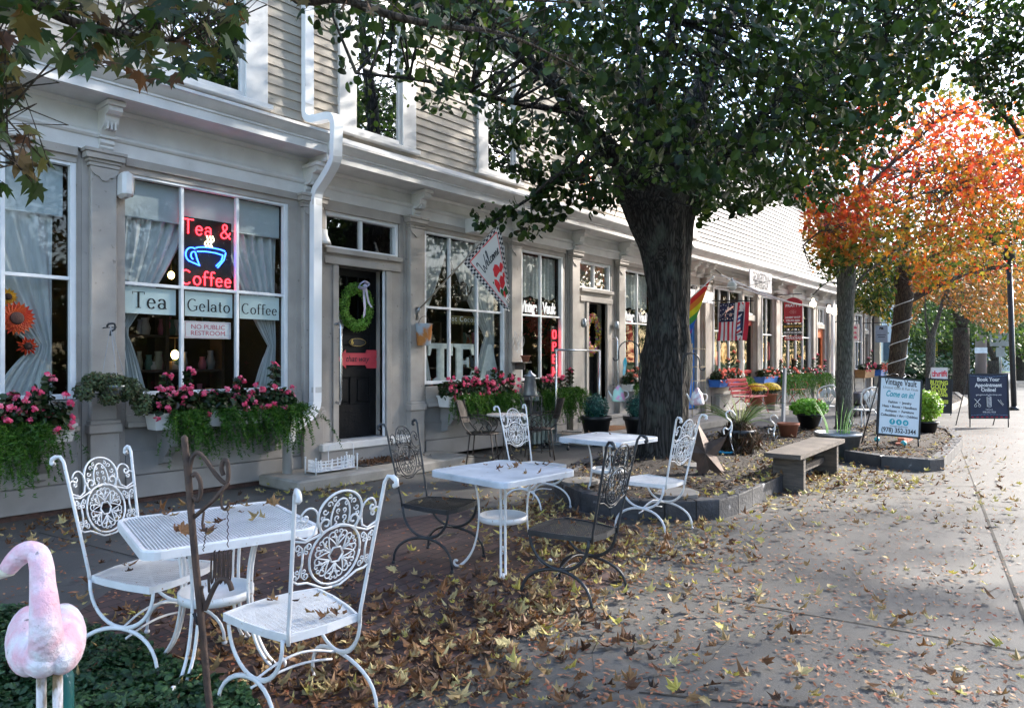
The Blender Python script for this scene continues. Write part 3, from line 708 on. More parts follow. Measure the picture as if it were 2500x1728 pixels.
b = M(); b.box((sx0, .0, 0), (SX(1655) - .14, .06, 3.6)); b.bbox((SX(1699) + .14, .0, .3), (SX(1716), .06, 3.6), .004); part('side_panel', b, trim, Cb)
b = M(); b.box((sx0, -.02, .0), (XC, .03, .28)); part('base_board', b, trimd, Cb)
cream = mat('cream_paint', (.62, .57, .44), (.52, .48, .37), .6, 5)
b = M(); b.bbox((XC - .02, -.12, 0), (XC + .28, .12, 3.95), .01); b.bbox((XC - .02, -.05, 4.4), (XC + .16, .06, 7.12), .01); part('corner_board', b, cream, Cb)
Bx(Cb, 'porch_step', (SX(1650, -1), -1.25, 0), (SX(1905, -1), -.05, .16), stonec, .02); Bx(Cb, 'porch_step', (SX(1905, -.6), -.75, 0), (XC, -.05, .14), stonec, .02)

# ---- downspouts
def spout(pts, r, label, n=4, extra=None):
    t = thing('downspout', label, 'downspout', pts[0]); b = M(); b.tube(pts, r * 1.08, 4, flat=(1.3, .95)); part('pipe', b, mat('gutter_white', (.86, .87, .88), (.80, .81, .82), .35, 3), t, world=True)
    for i in range(len(pts) - 1):
        if (pts[i + 1] - pts[i]).length > .9:
            for f_ in ((.02), (.98)):
                p = pts[i].lerp(pts[i + 1], f_); d = (pts[i + 1] - pts[i]).normalized() * .035; rb = M(); rb.tube([p - d, p + d], r * 1.12, 4, flat=(1.25, .95)); part('collar', rb, white, t, world=True)
    return t
def curve(ctrl, n=5):                           # Catmull-Rom through points
    P = [Vector(p) for p in ctrl]; out = []
    for i in range(len(P) - 1):
        p0 = P[max(i - 1, 0)]; p1 = P[i]; p2 = P[i + 1]; p3 = P[min(i + 2, len(P) - 1)]
        for k in range(n):
            t = k / n; out.append(.5 * ((2 * p1) + (-p0 + p2) * t + (2 * p0 - 5 * p1 + 4 * p2 - p3) * t * t + (-p0 + 3 * p1 - 3 * p2 + p3) * t ** 3))
    out.append(P[-1]); return out
xd = SX(751, -.09); xl_ = SX(770, -.16)
dp = [Vector((xd, -.09, 7.1)), Vector((xd, -.09, 4.66))] + curve([(xd, -.10, 4.60), (xd + .01, -.2, 4.53), (xd + .02, -.52, 4.50), (xd + .02, -.64, 4.45), (xd + .02, -.67, 4.34), (xd + .02, -.66, 4.12), (xl_ - .02, -.60, 3.95), (xl_, -.38, 3.78), (xl_, -.22, 3.66), (xl_, -.17, 3.55)], 3)
dp += [Vector((xl_, -.16, 1.08))] + curve([(xl_, -.16, .98), (xl_ - .04, -.17, .88), (xl_ - .16, -.19, .78), (xl_ - .42, -.25, .66), (4.68, -.27, .60), (4.65, -.27, .50)], 3)
sp1 = spout(dp, .062, 'white metal downspout jogging round the cornice beside the wreath door')
b = M(); b.lathe([(.058, 0), (.058, .50), (.066, .50), (.066, .60), (.05, .61)], 20, (4.65, -.27, 0)); part('drain_pipe', b, mat('pvc', (.55, .56, .58), (.48, .49, .5), .35, 4), sp1, world=True)
x2 = SX(2033, -.2); spout([Vector((x2, -.2, 3.75)), Vector((x2, -.2, .25))], .07, 'white downspout right of the orange door')
# ================================================================ trees
def barkmat(name, c1, c2, c3, sc=1.):
    m = bpy.data.materials.new(name); m.use_nodes = True; nt = m.node_tree; L = nt.links.new; b = nt.nodes['Principled BSDF']; b.inputs['Roughness'].default_value = .9; b.inputs['Specular IOR Level'].default_value = .2
    tc = _n(nt, 'ShaderNodeTexCoord'); mp = _n(nt, 'ShaderNodeMapping'); mp.inputs['Scale'].default_value = (sc * 1.1, sc * 1.1, .17 * sc); L(tc.outputs['Object'], mp.inputs[0])
    nz = _n(nt, 'ShaderNodeTexNoise'); nz.inputs['Scale'].default_value = 4; nz.inputs['Detail'].default_value = 4; L(mp.outputs[0], nz.inputs['Vector'])
    av = _n(nt, 'ShaderNodeVectorMath', operation='MULTIPLY_ADD'); L(nz.outputs['Color'], av.inputs[0]); av.inputs[1].default_value = (.34, .34, .34); L(mp.outputs[0], av.inputs[2])
    vo = _n(nt, 'ShaderNodeTexVoronoi', feature='DISTANCE_TO_EDGE'); vo.inputs['Scale'].default_value = 21; L(av.outputs[0], vo.inputs['Vector'])
    n2 = _n(nt, 'ShaderNodeTexNoise'); n2.inputs['Scale'].default_value = 30; n2.inputs['Detail'].default_value = 8; L(tc.outputs['Object'], n2.inputs['Vector'])
    cr = _n(nt, 'ShaderNodeValToRGB'); cr.color_ramp.elements[0].color = (*c1, 1); cr.color_ramp.elements[1].color = (*c2, 1); cr.color_ramp.elements[1].position = .28; L(vo.outputs['Distance'], cr.inputs[0])
    n3 = _n(nt, 'ShaderNodeTexNoise'); n3.inputs['Scale'].default_value = 2.6; n3.inputs['Detail'].default_value = 7; L(tc.outputs['Object'], n3.inputs['Vector'])
    r3 = _n(nt, 'ShaderNodeValToRGB'); r3.color_ramp.elements[0].position = .55; r3.color_ramp.elements[1].position = .72; L(n3.outputs[0], r3.inputs[0])
    mx = _n(nt, 'ShaderNodeMix', data_type='RGBA'); L(r3.outputs[0], mx.inputs[0]); L(cr.outputs[0], mx.inputs[6]); mx.inputs[7].default_value = (*c3, 1); L(mx.outputs[2], b.inputs['Base Color'])
    ad = _n(nt, 'ShaderNodeMath', operation='MULTIPLY_ADD'); L(n2.outputs[0], ad.inputs[0]); ad.inputs[1].default_value = .25; L(vo.outputs['Distance'], ad.inputs[2])
    bp = _n(nt, 'ShaderNodeBump'); bp.inputs['Strength'].default_value = 1; bp.inputs['Distance'].default_value = .035 / sc; L(ad.outputs[0], bp.inputs['Height']); L(bp.outputs[0], b.inputs['Normal'])
    return m
bark = barkmat('furrowed_bark', (.010, .009, .008), (.06, .055, .05), (.075, .085, .072))
bark2 = barkmat('grey_bark', (.05, .05, .045), (.17, .17, .155), (.09, .12, .09), 1.6)
bark3 = barkmat('brown_bark', (.03, .024, .018), (.11, .085, .065), (.09, .085, .06), 1.3)
HEART = [(0, 0, 0), (0, .5, .06), (.28, .34, -.02), (.42, .02, -.1), (.3, -.32, -.06), (0, -.5, 0), (-.3, -.32, -.06), (-.42, .02, -.1), (-.28, .34, -.02)]
DIA = [(0, .55, 0), (.3, 0, -.06), (0, -.5, 0), (-.3, 0, .06)]
def maple_shape():
    a = [90, 70, 60, 48, 36, 20, 5, -12, -30, -60, -90]; r = [1, .52, .58, .42, .88, .62, .42, .62, .30, .36, .22]
    pts = [(0, -.1, 0)] + [(r_ * .55 * math.cos(R(x)), r_ * .55 * math.sin(R(x)), -.10 * abs(math.cos(R(x))) * r_) for x, r_ in zip(a, r)]
    pts += [(-x, y, z) for x, y, z in reversed(pts[2:-1])]
    return pts
MAPLE = maple_shape()
def unit(n): v = rng.normal(size=(n, 3)); return v / np.linalg.norm(v, axis=1, keepdims=True)
def clump_points(centres, per, rad, flat=.8):
    c = np.repeat(centres, per, axis=0); o = rng.normal(size=c.shape) * rad; o[:, 2] *= flat; return c + o
def interp(tab): xs, ys = zip(*tab); return lambda x: np.interp(x, xs, ys)
def add_leaves(b, P, size, shape, rnd, droop=.6):
    n = len(P); N = unit(n) * 1.; N[:, 2] = np.abs(N[:, 2]) * .6 + .1; N[:, 1] -= .2
    U = unit(n); U[:, 2] -= droop * 2
    b.leaves(P, N, -U if False else -U * -1, size, shape, rnd); return b
def ell(n, c, r, hollow=.0):
    u = unit(n); k = rng.random(n) ** (1 / 3.); k = hollow + (1 - hollow) * k
    return np.array(c) + u * k[:, None] * np.array(r)
def trunk_mesh(rings, n=40, rough=.035, seed=1):
    """rings: (centre, radius); lumpy tapered trunk"""
    b = M(); rr = random.Random(seed); ph = [rr.uniform(0, 6.28) for _ in range(8)]; vs = []; k = len(rings)
    for i, (c, r) in enumerate(rings):
        for j in range(n):
            a = 2 * PI * j / n
            q = 1 + rough * (math.sin(3 * a + ph[0] + i * .05) + .8 * math.sin(5 * a + ph[1] - i * .08) + .7 * math.sin(9 * a + ph[2] + i * .2) + .6 * math.sin(13 * a + ph[3] - i * .3)) + rough * .5 * math.sin(i * .9 + ph[4] + a)
            vs.append((c[0] + r * q * math.cos(a), c[1] + r * q * math.sin(a), c[2]))
    b.smooth = True; b.add(vs, [(i * n + j, i * n + (j + 1) % n, (i + 1) * n + (j + 1) % n, (i + 1) * n + j) for i in range(k - 1) for j in range(n)] + [tuple(range((k - 1) * n, k * n))]); return b
def limb(b, pts, r0, r1, n=8, sub=5):
    p = curve(pts, sub); k = len(p); b.tube(p, [r0 + (r1 - r0) * i / (k - 1) for i in range(k)], n)
def twigs(b, centres, roots, r=.012):
    roots = np.array(roots)
    for c in centres:
        d = np.linalg.norm(roots - c, axis=1); q = roots[np.argmin(d)]
        m_ = (q + c) / 2 + rng.normal(size=3) * .12 + np.array([0, 0, .1])
        b.tube([q, m_, c], [r * 1.6, r, r * .4], 4, cap=False)
# ---- the big linden
T1 = C(.208 * 9.62, 9.62)
def bigring(y, xl, xr):
    t = 9.62; p = Q((xl + xr) / 2, y, t); return ((p.x, p.y, max(p.z, .0)), (xr - xl) / 2 * t / F)
rg = [(1160, 1520, 1716), (1148, 1536, 1702), (1130, 1547, 1690), (1100, 1558, 1682), (1050, 1562, 1680), (1000, 1566, 1682), (950, 1569, 1685), (900, 1572, 1688), (870, 1571, 1690), (840, 1576, 1688), (800, 1582, 1684), (750, 1587, 1682), (700, 1584, 1683), (650, 1574, 1685), (600, 1558, 1687), (550, 1540, 1692), (500, 1518, 1702), (460, 1500, 1712), (430, 1500, 1715)]
rings = []
for i in range(len(rg) - 1):
    for k in range(3): rings.append(bigring(*[rg[i][m] + (rg[i + 1][m] - rg[i][m]) * k / 3 for m in range(3)]))
rings.append(bigring(*rg[-1])); rings = [(c, r) for c, r in rings]
rings[0] = ((rings[0][0][0], rings[0][0][1], .05), rings[0][1])
tree1 = thing('linden_tree', 'big dark-barked linden tree in the mulch bed, its crown hanging over the shop fronts', 'tree', (T1.x, T1.y, .1))
tr = part('trunk', trunk_mesh(rings, 72, .042), bark, tree1, world=True)
top = Vector(rings[-1][0]); b = M(); rts = []
def LP(px, py, t): return Q(px, py, t)
for (e, r0) in (((LP(1450, 330, 9.2), LP(1330, 180, 8.6), LP(1150, 60, 8.2), LP(900, -60, 8.0)), .17), ((LP(1560, 250, 9.6), LP(1540, 50, 9.6), LP(1500, -300, 9.4), LP(1450, -700, 9.3)), .22), ((LP(1690, 280, 9.8), LP(1760, 100, 10.2), LP(1850, -150, 10.6), LP(1950, -500, 11)), .2),
                ((LP(1760, 380, 9.9), LP(1880, 260, 10.4), LP(2020, 170, 10.8), LP(2150, 120, 11)), .1), ((LP(1470, 380, 9.2), LP(1400, 420, 8.8), LP(1300, 480, 8.5), LP(1200, 545, 8.4)), .045), ((LP(1440, 300, 9.0), LP(1250, 250, 8.2), LP(1050, 200, 7.8), LP(870, 180, 7.6)), .05), ((LP(1640, 330, 10.4), LP(1700, 200, 11.3), LP(1750, 50, 12), LP(1800, -200, 12.5)), .12), ((LP(1600, 250, 9), LP(1650, 50, 8), LP(1700, -200, 7.4), LP(1760, -500, 7)), .12)):
    st = Vector((top.x, top.y, top.z - .25)); pts = [st] + [Vector(q) for q in e]; limb(b, pts, r0, .012, 9); rts += [tuple(q) for q in curve(pts, 4)][2:]
part('limb', b, bark, tree1, world=True, label='forking dark limbs')
yb1 = interp([(740, -40), (760, 60), (815, 120), (850, 215), (900, 235), (935, 262), (1000, 255), (1035, 276), (1090, 280), (1140, 288), (1190, 300), (1215, 336), (1262, 370), (1290, 400), (1330, 420), (1400, 440), (1440, 500), (1503, 505), (1540, 470), (1600, 440), (1680, 470), (1700, 535), (1721, 540), (1756, 497), (1810, 526), (1873, 500), (1920, 497), (1962, 508), (2036, 525), (2070, 470), (2107, 410), (2180, 385), (2230, 300), (2300, 200), (2330, -50), (2600, -300)])
cs = ell(5200, (T1.x, T1.y, 7.0), (5.3, 4.4, 4.4), .25)
cs = cs[(cs[:, 1] < -.75)]
sxf = cs[:, 0] + cs[:, 1] * math.cos(SPH) / math.sin(SPH); szf = cs[:, 2] + cs[:, 1] * math.tan(SEL) / math.sin(SPH)   # where this clump would throw its shade on the wall
_, py_, _ = proj(cs); drop = (sxf > 5.4) & (szf > 3.4) & (rng.random(len(cs)) < np.where(py_ < -40, .97, np.where(cs[:, 1] > -2.6, .55, .0))); cs = cs[~drop]
px, py, Z = proj(cs)
inview = (py > -60); keep = (Z > 5.2) & ((py < yb1(px) - 14) | (Z < 0))
keep &= inview | (rng.random(len(cs)) < .45)
dens = np.interp(px, [740, 900, 1100, 1300, 1450, 1700, 2000, 2100, 2300], [.25, .32, .38, .46, .72, .72, .62, .48, .35]) * np.where(py > 250, np.interp(px, [1200, 1400, 1560, 1700], [.35, .45, .9, 1.]), 1)
keep &= rng.random(len(cs)) < dens
cs = cs[keep]
print('big crown clumps', len(cs))
ex = []
for (pth, w_) in (([(1400, 420), (1350, 450), (1300, 490), (1255, 515), (1210, 532), (1180, 542)], 8.5), ([(1330, 470), (1320, 510), (1300, 540), (1285, 570)], 8.5), ([(1400, 440), (1390, 480), (1370, 510), (1345, 530)], 8.8), ([(1440, 460), (1450, 500)], 9.), ([(1280, 400), (1300, 430), (1330, 440), (1290, 420)], 8.6), ([(1475, 470), (1490, 490)], 9.), ([(1700, 500), (1722, 525)], 9.4), ([(1806, 500), (1812, 515)], 9.6),([(1250,330),(1260,350),(1225,320)],8.3)):
    for i in range(len(pth)): ex.append(tuple(Q(pth[i][0], pth[i][1], w_)))
ex = np.array(ex)
b = M(); P = clump_points(cs, 26, .20)
px, py, Z = proj(P); P = P[((py < yb1(px) + 6) & (P[:, 1] < -.62))]; 
P2 = clump_points(ex, 30, .085); P = np.vstack([P, P2])
n = len(P); add_leaves(b, P, .045 + .095 * rng.random(n) ** 1.4, HEART, rng.random(n)); print('big crown leaves', n)
lg = leafmat('linden_leaf', [(.010, .022, .004), (.014, .031, .005), (.019, .043, .007), (.028, .062, .010), (.045, .088, .014), (.085, .12, .018)], .42, rough=.38)
part('crown', b, lg, tree1, world=True)
b = M(); twigs(b, cs[rng.random(len(cs)) < .5], rts); part('twigs', b, bark, tree1, world=True)

# ---- street tree off to the right that shades the terrace; its lowest boughs reach the top right of the view
S1 = (12.0, -11.3)
tree2 = thing('street_tree', 'green street tree whose dark boughs and leaves fill the top right corner', 'tree', (*S1, 0))
part('trunk', trunk_mesh([((S1[0], S1[1], z), .30 - .02 * z + (.12 if z == 0 else 0)) for z in (0, .3, .8, 1.5, 2.5, 3.5, 4.2)], 30), bark, tree2, world=True)
cs = np.vstack([ell(125, Q(2390, 70, 11.5), (1.9, 1.6, 1.3), 0), ell(40, Q(2480, 230, 11), (.9, .9, .6), 0), ell(1500, (S1[0], S1[1], 7.0), (4.7, 4.4, 3.6), .3), ell(420, (S1[0] - 5.8, S1[1] - .2, 7.4), (3.0, 3.0, 2.3), .2)]); px, py, Z = proj(cs)
yb2 = interp([(2080, -80), (2150, 20), (2250, 90), (2350, 190), (2420, 260), (2500, 330), (2600, 420), (2800, 700)])
vis = (Z > .5) & (px < 2580); xg = cs[:, 0] - cs[:, 2] * math.cos(SPH) / math.tan(SEL); yg = cs[:, 1] + cs[:, 2] * math.sin(SPH) / math.tan(SEL); lit = ((xg > 3.2) & (yg < -4.9)) | (xg > 5.5); keep0 = vis | ~lit | (rng.random(len(cs)) < .16); keep = (~vis) | ((py < yb2(px)) & (rng.random(len(cs)) < .8)); keep &= ~((Z > .3) & (px < 2040) & (py > -250)); cs = cs[keep & keep0]
P = clump_points(cs, 30, .22); px, py, Z = proj(P); vis = (Z > .5) & (px < 2540); P = P[(~vis) | (py < yb2(px) + 25)]
n = len(P); b = M(); add_leaves(b, P, rng.uniform(.07, .12, n), HEART, rng.random(n) * .8); part('crown', b, lg, tree2, world=True); print('street tree', n)
b = M(); rts = []
for e, r0 in (([Q(2560, 330, 13), Q(2470, 300, 12.6), Q(2380, 190, 12.2), Q(2290, 60, 12), Q(2200, -60, 12)], .07), ([Q(2600, 60, 13), Q(2480, 50, 12.5), Q(2350, 40, 12.4), Q(2250, 10, 12.4)], .05), ([(S1[0] - 2, S1[1] + 1, 7), (S1[0] - 4, S1[1] + .5, 8), (S1[0] - 6, S1[1], 8.3)], .08)):
    pts = [Vector((S1[0], S1[1], 4.0)), Vector((S1[0] + .4, S1[1] + .8, 5.0))] + [Vector(q) for q in e]; limb(b, pts, r0, .015, 8); rts += [tuple(q) for q in curve(pts, 4)][3:]
pvx, pvy, pvz = proj(cs); twigs(b, cs[(pvz > .5) & (pvx < 2580) & (pvy > -150)], rts, .008); part('limb', b, bark, tree2, world=True)

# ---- maple beside the photographer: big lobed leaves in the top left
tree3 = thing('maple_tree', 'near maple with big lobed browning leaves hanging into the top left', 'tree', (-2.6, -9.4, 0))
part('trunk', trunk_mesh([((-2.6 + .05 * z, -9.4 + .04 * z, z), .24 - .025 * z + (.1 if z == 0 else 0)) for z in (0, .3, .8, 1.5, 2.2, 3.0)], 30), bark, tree3, world=True)
maplem = leafmat('maple_leaf_green', [(.014, .030, .005), (.02, .044, .006), (.028, .060, .009), (.042, .082, .012), (.07, .10, .018), (.13, .09, .02), (.11, .045, .015)], .38, rough=.5)
pts = []
def spray(poly, n, t0, t1):
    out = []; xs = [p[0] for p in poly]; ys = [p[1] for p in poly]
    def inside(x, y):
        c = False; j = len(poly) - 1
        for i in range(len(poly)):
            if ((poly[i][1] > y) != (poly[j][1] > y)) and (x < (poly[j][0] - poly[i][0]) * (y - poly[i][1]) / (poly[j][1] - poly[i][1]) + poly[i][0]): c = not c
            j = i
        return c
    while len(out) < n:
        x, y = random.uniform(min(xs), max(xs)), random.uniform(min(ys), max(ys))
        if inside(x, y): out.append(tuple(Q(x, y, random.uniform(t0, t1))))
    return out
pts += spray([(-120, -150), (240, -150), (250, 60), (270, 130), (240, 170), (120, 150), (60, 170), (-120, 200)], 250, 2.1, 3.3)
pts += spray([(230, -150), (620, -150), (590, 90), (580, 130), (520, 160), (420, 195), (330, 190), (270, 175), (240, 90)], 190, 2.3, 3.3)
pts += spray([(-140, 150), (50, 170), (60, 220), (40, 260), (110, 330), (90, 350), (120, 430), (90, 470), (-140, 470)], 62, 2.2, 2.9)
pts += spray([(610, -120), (1550, -120), (1500, 20), (1150, 60), (980, 90), (800, 40), (610, 10)], 75, 2.6, 4.2)
pts += [tuple(Q(x, y, 3.2)) for x, y in ((905, 25), (915, 60), (1000, 78), (1080, 90), (1175, 50), (1190, 85), (1060, 40), (1300, 70), (1120, 15))]
P = np.array(pts); n = len(P); N = unit(n); N[:, 2] = np.abs(N[:, 2]) * .5 + .25; N[:, 0] -= .35; N[:, 1] -= .3
U = unit(n) * .7; U[:, 2] -= 1.; b = M(); b.leaves(P, N, U, rng.uniform(.095, .165, n) * np.where(proj(P)[0] > 620, .8, 1), MAPLE, rng.random(n)); part('crown', b, maplem, tree3, world=True, label='cluster of big lobed leaves')
b = M(); base = Vector((-2.45, -9.28, 2.9)); rts = []
for e in ([Q(-500, -500, 2.4), Q(-100, -120, 2.5), Q(120, 30, 2.6), Q(280, 80, 2.7), Q(420, 100, 2.8), Q(520, 110, 2.9)], [Q(-500, -500, 2.4), Q(-150, 100, 2.4), Q(-20, 250, 2.45), Q(40, 400, 2.5)], [Q(-300, -900, 2.6), Q(300, -300, 2.9), Q(700, -60, 3.2), Q(1100, -10, 3.5), Q(1500, 10, 4)], [Q(600, -160, 3.1), Q(850, 0, 3.2), Q(1050, 60, 3.3), Q(1250, 90, 3.6), Q(1450, 190, 4.2)]):
    q = [base] + [Vector(v) for v in e]; limb(b, q, .035, .003, 7); rts += [tuple(v) for v in curve(q, 4)][5:]
twigs(b, P[rng.random(n) < .3], rts, .0024); part('branch', b, bark3, tree3, world=True)
cs = ell(700, (-2.2, -9.4, 5.6), (3.6, 2.6, 1.9), .3); px, py, Z = proj(cs); cs = cs[(Z < .3) | (py < -350)]
P = clump_points(cs, 22, .25); px, py, Z = proj(P); P = P[(Z < .2) | (py < -150)]; n = len(P); b = M(); add_leaves(b, P, rng.uniform(.10, .15, n), DIA, rng.random(n)); part('upper_crown', b, maplem, tree3, world=True)

# ---- trees beyond, along the walk
def small_tree(name, label, base, trunk, limbs, clumps, per, crad, lsize, lmat, bk, rfun, filt=None, shape=DIA, twig=.5, droop=.5):
    t = thing(name, label, 'tree', base); k = len(trunk)
    rr = []
    for i in range(k - 1):
        for j in range(4):
            a = Vector(trunk[i][0]).lerp(Vector(trunk[i + 1][0]), j / 4); rr.append((tuple(a), trunk[i][1] + (trunk[i + 1][1] - trunk[i][1]) * j / 4))
    rr.append((tuple(trunk[-1][0]), trunk[-1][1])); part('trunk', trunk_mesh(rr, 28, .02), bk, t, world=True)
    b = M(); rts = []
    for e, r0 in limbs: limb(b, e, r0, .012, 8); rts += [tuple(v) for v in curve(e, 5)][3:]
    if filt is not None: clumps = clumps[filt(clumps)]
    if twig and len(rts): twigs(b, clumps[rng.random(len(clumps)) < twig], rts, .010)
    part('limb', b, bk, t, world=True)
    P = clump_points(clumps, per, crad); P = P[(P[:, 1] < -.3) | (P[:, 0] > XC + .8)]
    if filt is not None: P = P[filt(P, 1)]
    n = len(P); b = M(); add_leaves(b, P, rng.uniform(*lsize, n), shape, rfun(P), droop); part('crown', b, lmat, t, world=True); print(name, n); return t
autumn = leafmat('autumn_leaf', [(.03, .065, .012), (.07, .12, .02), (.30, .24, .03), (.48, .17, .02), (.55, .09, .02), (.50, .05, .03)], .5, rough=.5)
green2 = leafmat('far_green_leaf', [(.02, .045, .012), (.04, .08, .018), (.07, .13, .025), (.13, .18, .03)], .42)
rusty = leafmat('rusty_leaf', [(.10, .08, .02), (.24, .14, .03), (.38, .17, .04), (.50, .16, .05)], .4)
def qb(px, Z, y1=None): return C((px - CX) / F * Z, Z)
# orange maple with the grey trunk
Zm = 14.7; mb = qb(2062, Zm)
def mp_(px, py, dz=0): return tuple(Q(px, py, Zm + dz))
trk = [((mb.x, mb.y, .05), .22), (mp_(2061, 1040), .175), (mp_(2062, 950), .165), (mp_(2063, 850), .165), (mp_(2064, 760), .165), (mp_(2066, 700), .18), (mp_(2066, 650), .19), (mp_(2066, 628), .18)]
lm = [([mp_(2060, 640), mp_(2050, 590), mp_(2045, 520), mp_(2040, 380), mp_(2035, 200)], .11), ([mp_(2070, 640), mp_(2082, 590), mp_(2092, 520), mp_(2105, 400), mp_(2110, 300)], .12),
      ([mp_(2090, 540), mp_(2150, 510), mp_(2230, 480), mp_(2330, 450, 1)], .045), ([mp_(2100, 470), mp_(2200, 380), mp_(2300, 290), mp_(2400, 250)], .05), ([mp_(2075, 730), mp_(2100, 680), mp_(2150, 640), mp_(2200, 600)], .03), ([mp_(2045, 560), mp_(2010, 560, -.5), mp_(1960, 600, -.8)], .03), ([mp_(2066, 700), mp_(2020, 690), mp_(1985, 720)], .022), ([mp_(2110, 400), mp_(2250, 420, 1), mp_(2400, 400, 1.5), mp_(2480, 420, 2)], .04)]
yo = interp([(1930, 430), (1950, 560), (1975, 640), (2010, 700), (2040, 690), (2080, 690), (2130, 650), (2200, 640), (2280, 650), (2350, 640), (2420, 600), (2500, 580)])
yt = interp([(1930, 480), (1990, 430), (2040, 440), (2120, 430), (2200, 330), (2300, 220), (2400, 280), (2500, 330)])
def fo(P, m_=0):
    px, py, Z = proj(P); wv = 34 * np.sin(P[:, 0] * 3.1 + P[:, 2] * 4.3) + 22 * np.sin(P[:, 1] * 5.7 + P[:, 2] * 2.9); return (py < yo(px) + wv) & (px > 1950 + wv)
cl = np.vstack([ell(1050, Q(2200, 470, Zm + .8), (3.3, 3.0, 2.3), .1), ell(190, Q(2040, 560, Zm - .3), (1.2, 1.2, .9), 0), ell(100, Q(2010, 640, Zm - .4), (.7, .8, .35), 0), ell(420, Q(2380, 420, Zm + 2), (3., 2.5, 2), 0), ell(300, Q(2120, 100, Zm), (2.5, 2.5, 2), 0)])
cl = cl[rng.random(len(cl)) < .33]
def ro(P):
    px, py, Z = proj(P); r = .73 + .28 * rng.normal(size=len(P)) * .8 + .12 * np.sin(px / 45.) * np.sin(py / 38.)
    r -= np.clip((py - 520) / 150, 0, 1) * .5; r -= np.where((px > 2120) & (py > 470) & (py < 580), .12, 0); r -= np.where(py < 240, .5, 0); return np.clip(r, 0, 1)
small_tree('orange_maple', 'grey-trunked young maple turning bright orange, behind the tin tub', (mb.x, mb.y, 0), trk, lm, cl, 24, .26, (.10, .19), autumn, bark2, ro, fo, shape=MAPLE, droop=.4)
# tree wrapped with a cord of lights
Zl = 19.5; lb = qb(2184, Zl)
def m2(px, py, dz=0): return tuple(Q(px, py, Zl + dz))
trk = [((lb.x, lb.y, .05), .30), (m2(2184, 960), .21), (m2(2188, 900), .21), (m2(2196, 830), .22), (m2(2204, 760), .23), (m2(2206, 720), .25), (m2(2205, 690), .22), (m2(2204, 640), .2)]
lm = [([m2(2204, 660), m2(2206, 600), m2(2215, 520), m2(2230, 400)], .19), ([m2(2215, 735), m2(2260, 712), m2(2330, 680), m2(2400, 662, 1), m2(2480, 640, 2)], .12), ([m2(2200, 665), m2(2240, 640), m2(2330, 610), m2(2420, 600, 1), m2(2520, 570, 2)], .11), ([m2(2198, 660), m2(2170, 690), m2(2150, 670), m2(2120, 640)], .04)]
def fl(P, m_=0):
    px, py, Z = proj(P); return (py < interp([(2100, 760), (2150, 775), (2170, 800), (2200, 640), (2230, 720), (2330, 700), (2500, 690)])(px)) & (px > 2085)
cl = np.vstack([ell(160, Q(2160, 690, Zl - 1.5), (1.4, 1.4, .9), 0), ell(520, Q(2360, 560, Zl + 1), (4.2, 3.5, 2.2), .1), ell(60, Q(2140, 750, Zl - 2.5), (.6, .6, .35), 0)])
def rl(P):
    px, py, Z = proj(P); return np.clip(np.where(px < 2215, .12, .5) + .22 * rng.normal(size=len(P)), 0, 1)
t_l = small_tree('street_tree', 'leaning brown tree wound with a white cord of lights behind the signboard', (lb.x, lb.y, 0), trk, lm, cl, 17, .25, (.08, .15), autumn, bark3, rl, fl, twig=.6)
# rust-coloured tree, thin forked trunk
Zr = 25.; rb_ = qb(2270, Zr)
def m3(px, py, dz=0): return tuple(Q(px, py, Zr + dz))
cl = ell(640, Q(2330, 720, Zr + 1), (3.9, 3.2, 1.9), 0)
def fr_(P, m_=0):
    px, py, Z = proj(P); return (py < interp([(2180, 790), (2230, 800), (2260, 730), (2330, 760), (2400, 800), (2440, 820), (2480, 800), (2500, 780)])(px)) & (px > 2215)
small_tree('street_tree', 'slim forked tree with rust-brown leaves over the gold buying sign', (rb_.x, rb_.y, 0), [((rb_.x, rb_.y, .05), .17), (m3(2271, 920), .15), (m3(2272, 850), .15), (m3(2273, 826), .15)],
           [([m3(2273, 830), m3(2266, 810), m3(2260, 780), m3(2258, 700)], .08), ([m3(2273, 830), m3(2280, 805), m3(2292, 770), m3(2310, 700), m3(2330, 640)], .12)], cl, 16, .28, (.09, .17), rusty, bark2, lambda P: np.clip(.5 + .28 * rng.normal(size=len(P)), 0, 1), fr_, twig=.3)
def plain(label, px, Z, w_, ftop, cc, rad, n, lmat, ls=(.14, .26), yb=None, bk=bark3, forks=None):
    b0 = qb(px, Z); hh = Q(px, ftop, Z)
    f = None
    if yb is not None:
        def f(P, m_=0):
            x, y, zz = proj(P); return y < yb
    lims = forks or [([tuple(hh), tuple(Q(px + 30, ftop - 60, Z)), tuple(Q(px + 60, ftop - 130, Z))], w_ * .6), ([tuple(hh), tuple(Q(px - 25, ftop - 60, Z)), tuple(Q(px - 50, ftop - 130, Z))], w_ * .5)]
    return small_tree('street_tree', label, (b0.x, b0.y, 0), [((b0.x, b0.y, .0), w_ * 1.3), (tuple(b0.lerp(hh, .3)), w_), (tuple(hh), w_ * .95)], lims, ell(n, Q(*cc), rad, 0), 18, .34, ls, lmat, bk, lambda P: rng.random(len(P)), f, twig=.2)
plain('thick dark tree trunk standing behind the black appointment board', 2347, 31, .33, 800, (2370, 700, 34), (6, 5, 3), 560, green2, yb=835)
plain('farther leaning tree beyond the back of the grey road sign', 2428, 41, .36, 880, (2450, 770, 45), (7, 6, 3), 420, green2, yb=862, ls=(.2, .36))
plain('last dark green tree at the right edge of the lawn', 2492, 52, .4, 850, (2530, 740, 54), (8, 7, 4.5), 420, green2, yb=890, ls=(.22, .4))
plain('green tree standing between the white house and the rusty tree', 2300, 48, .4, 850, (2270, 790, 50), (7, 7, 3.6), 460, green2, ls=(.2, .38))
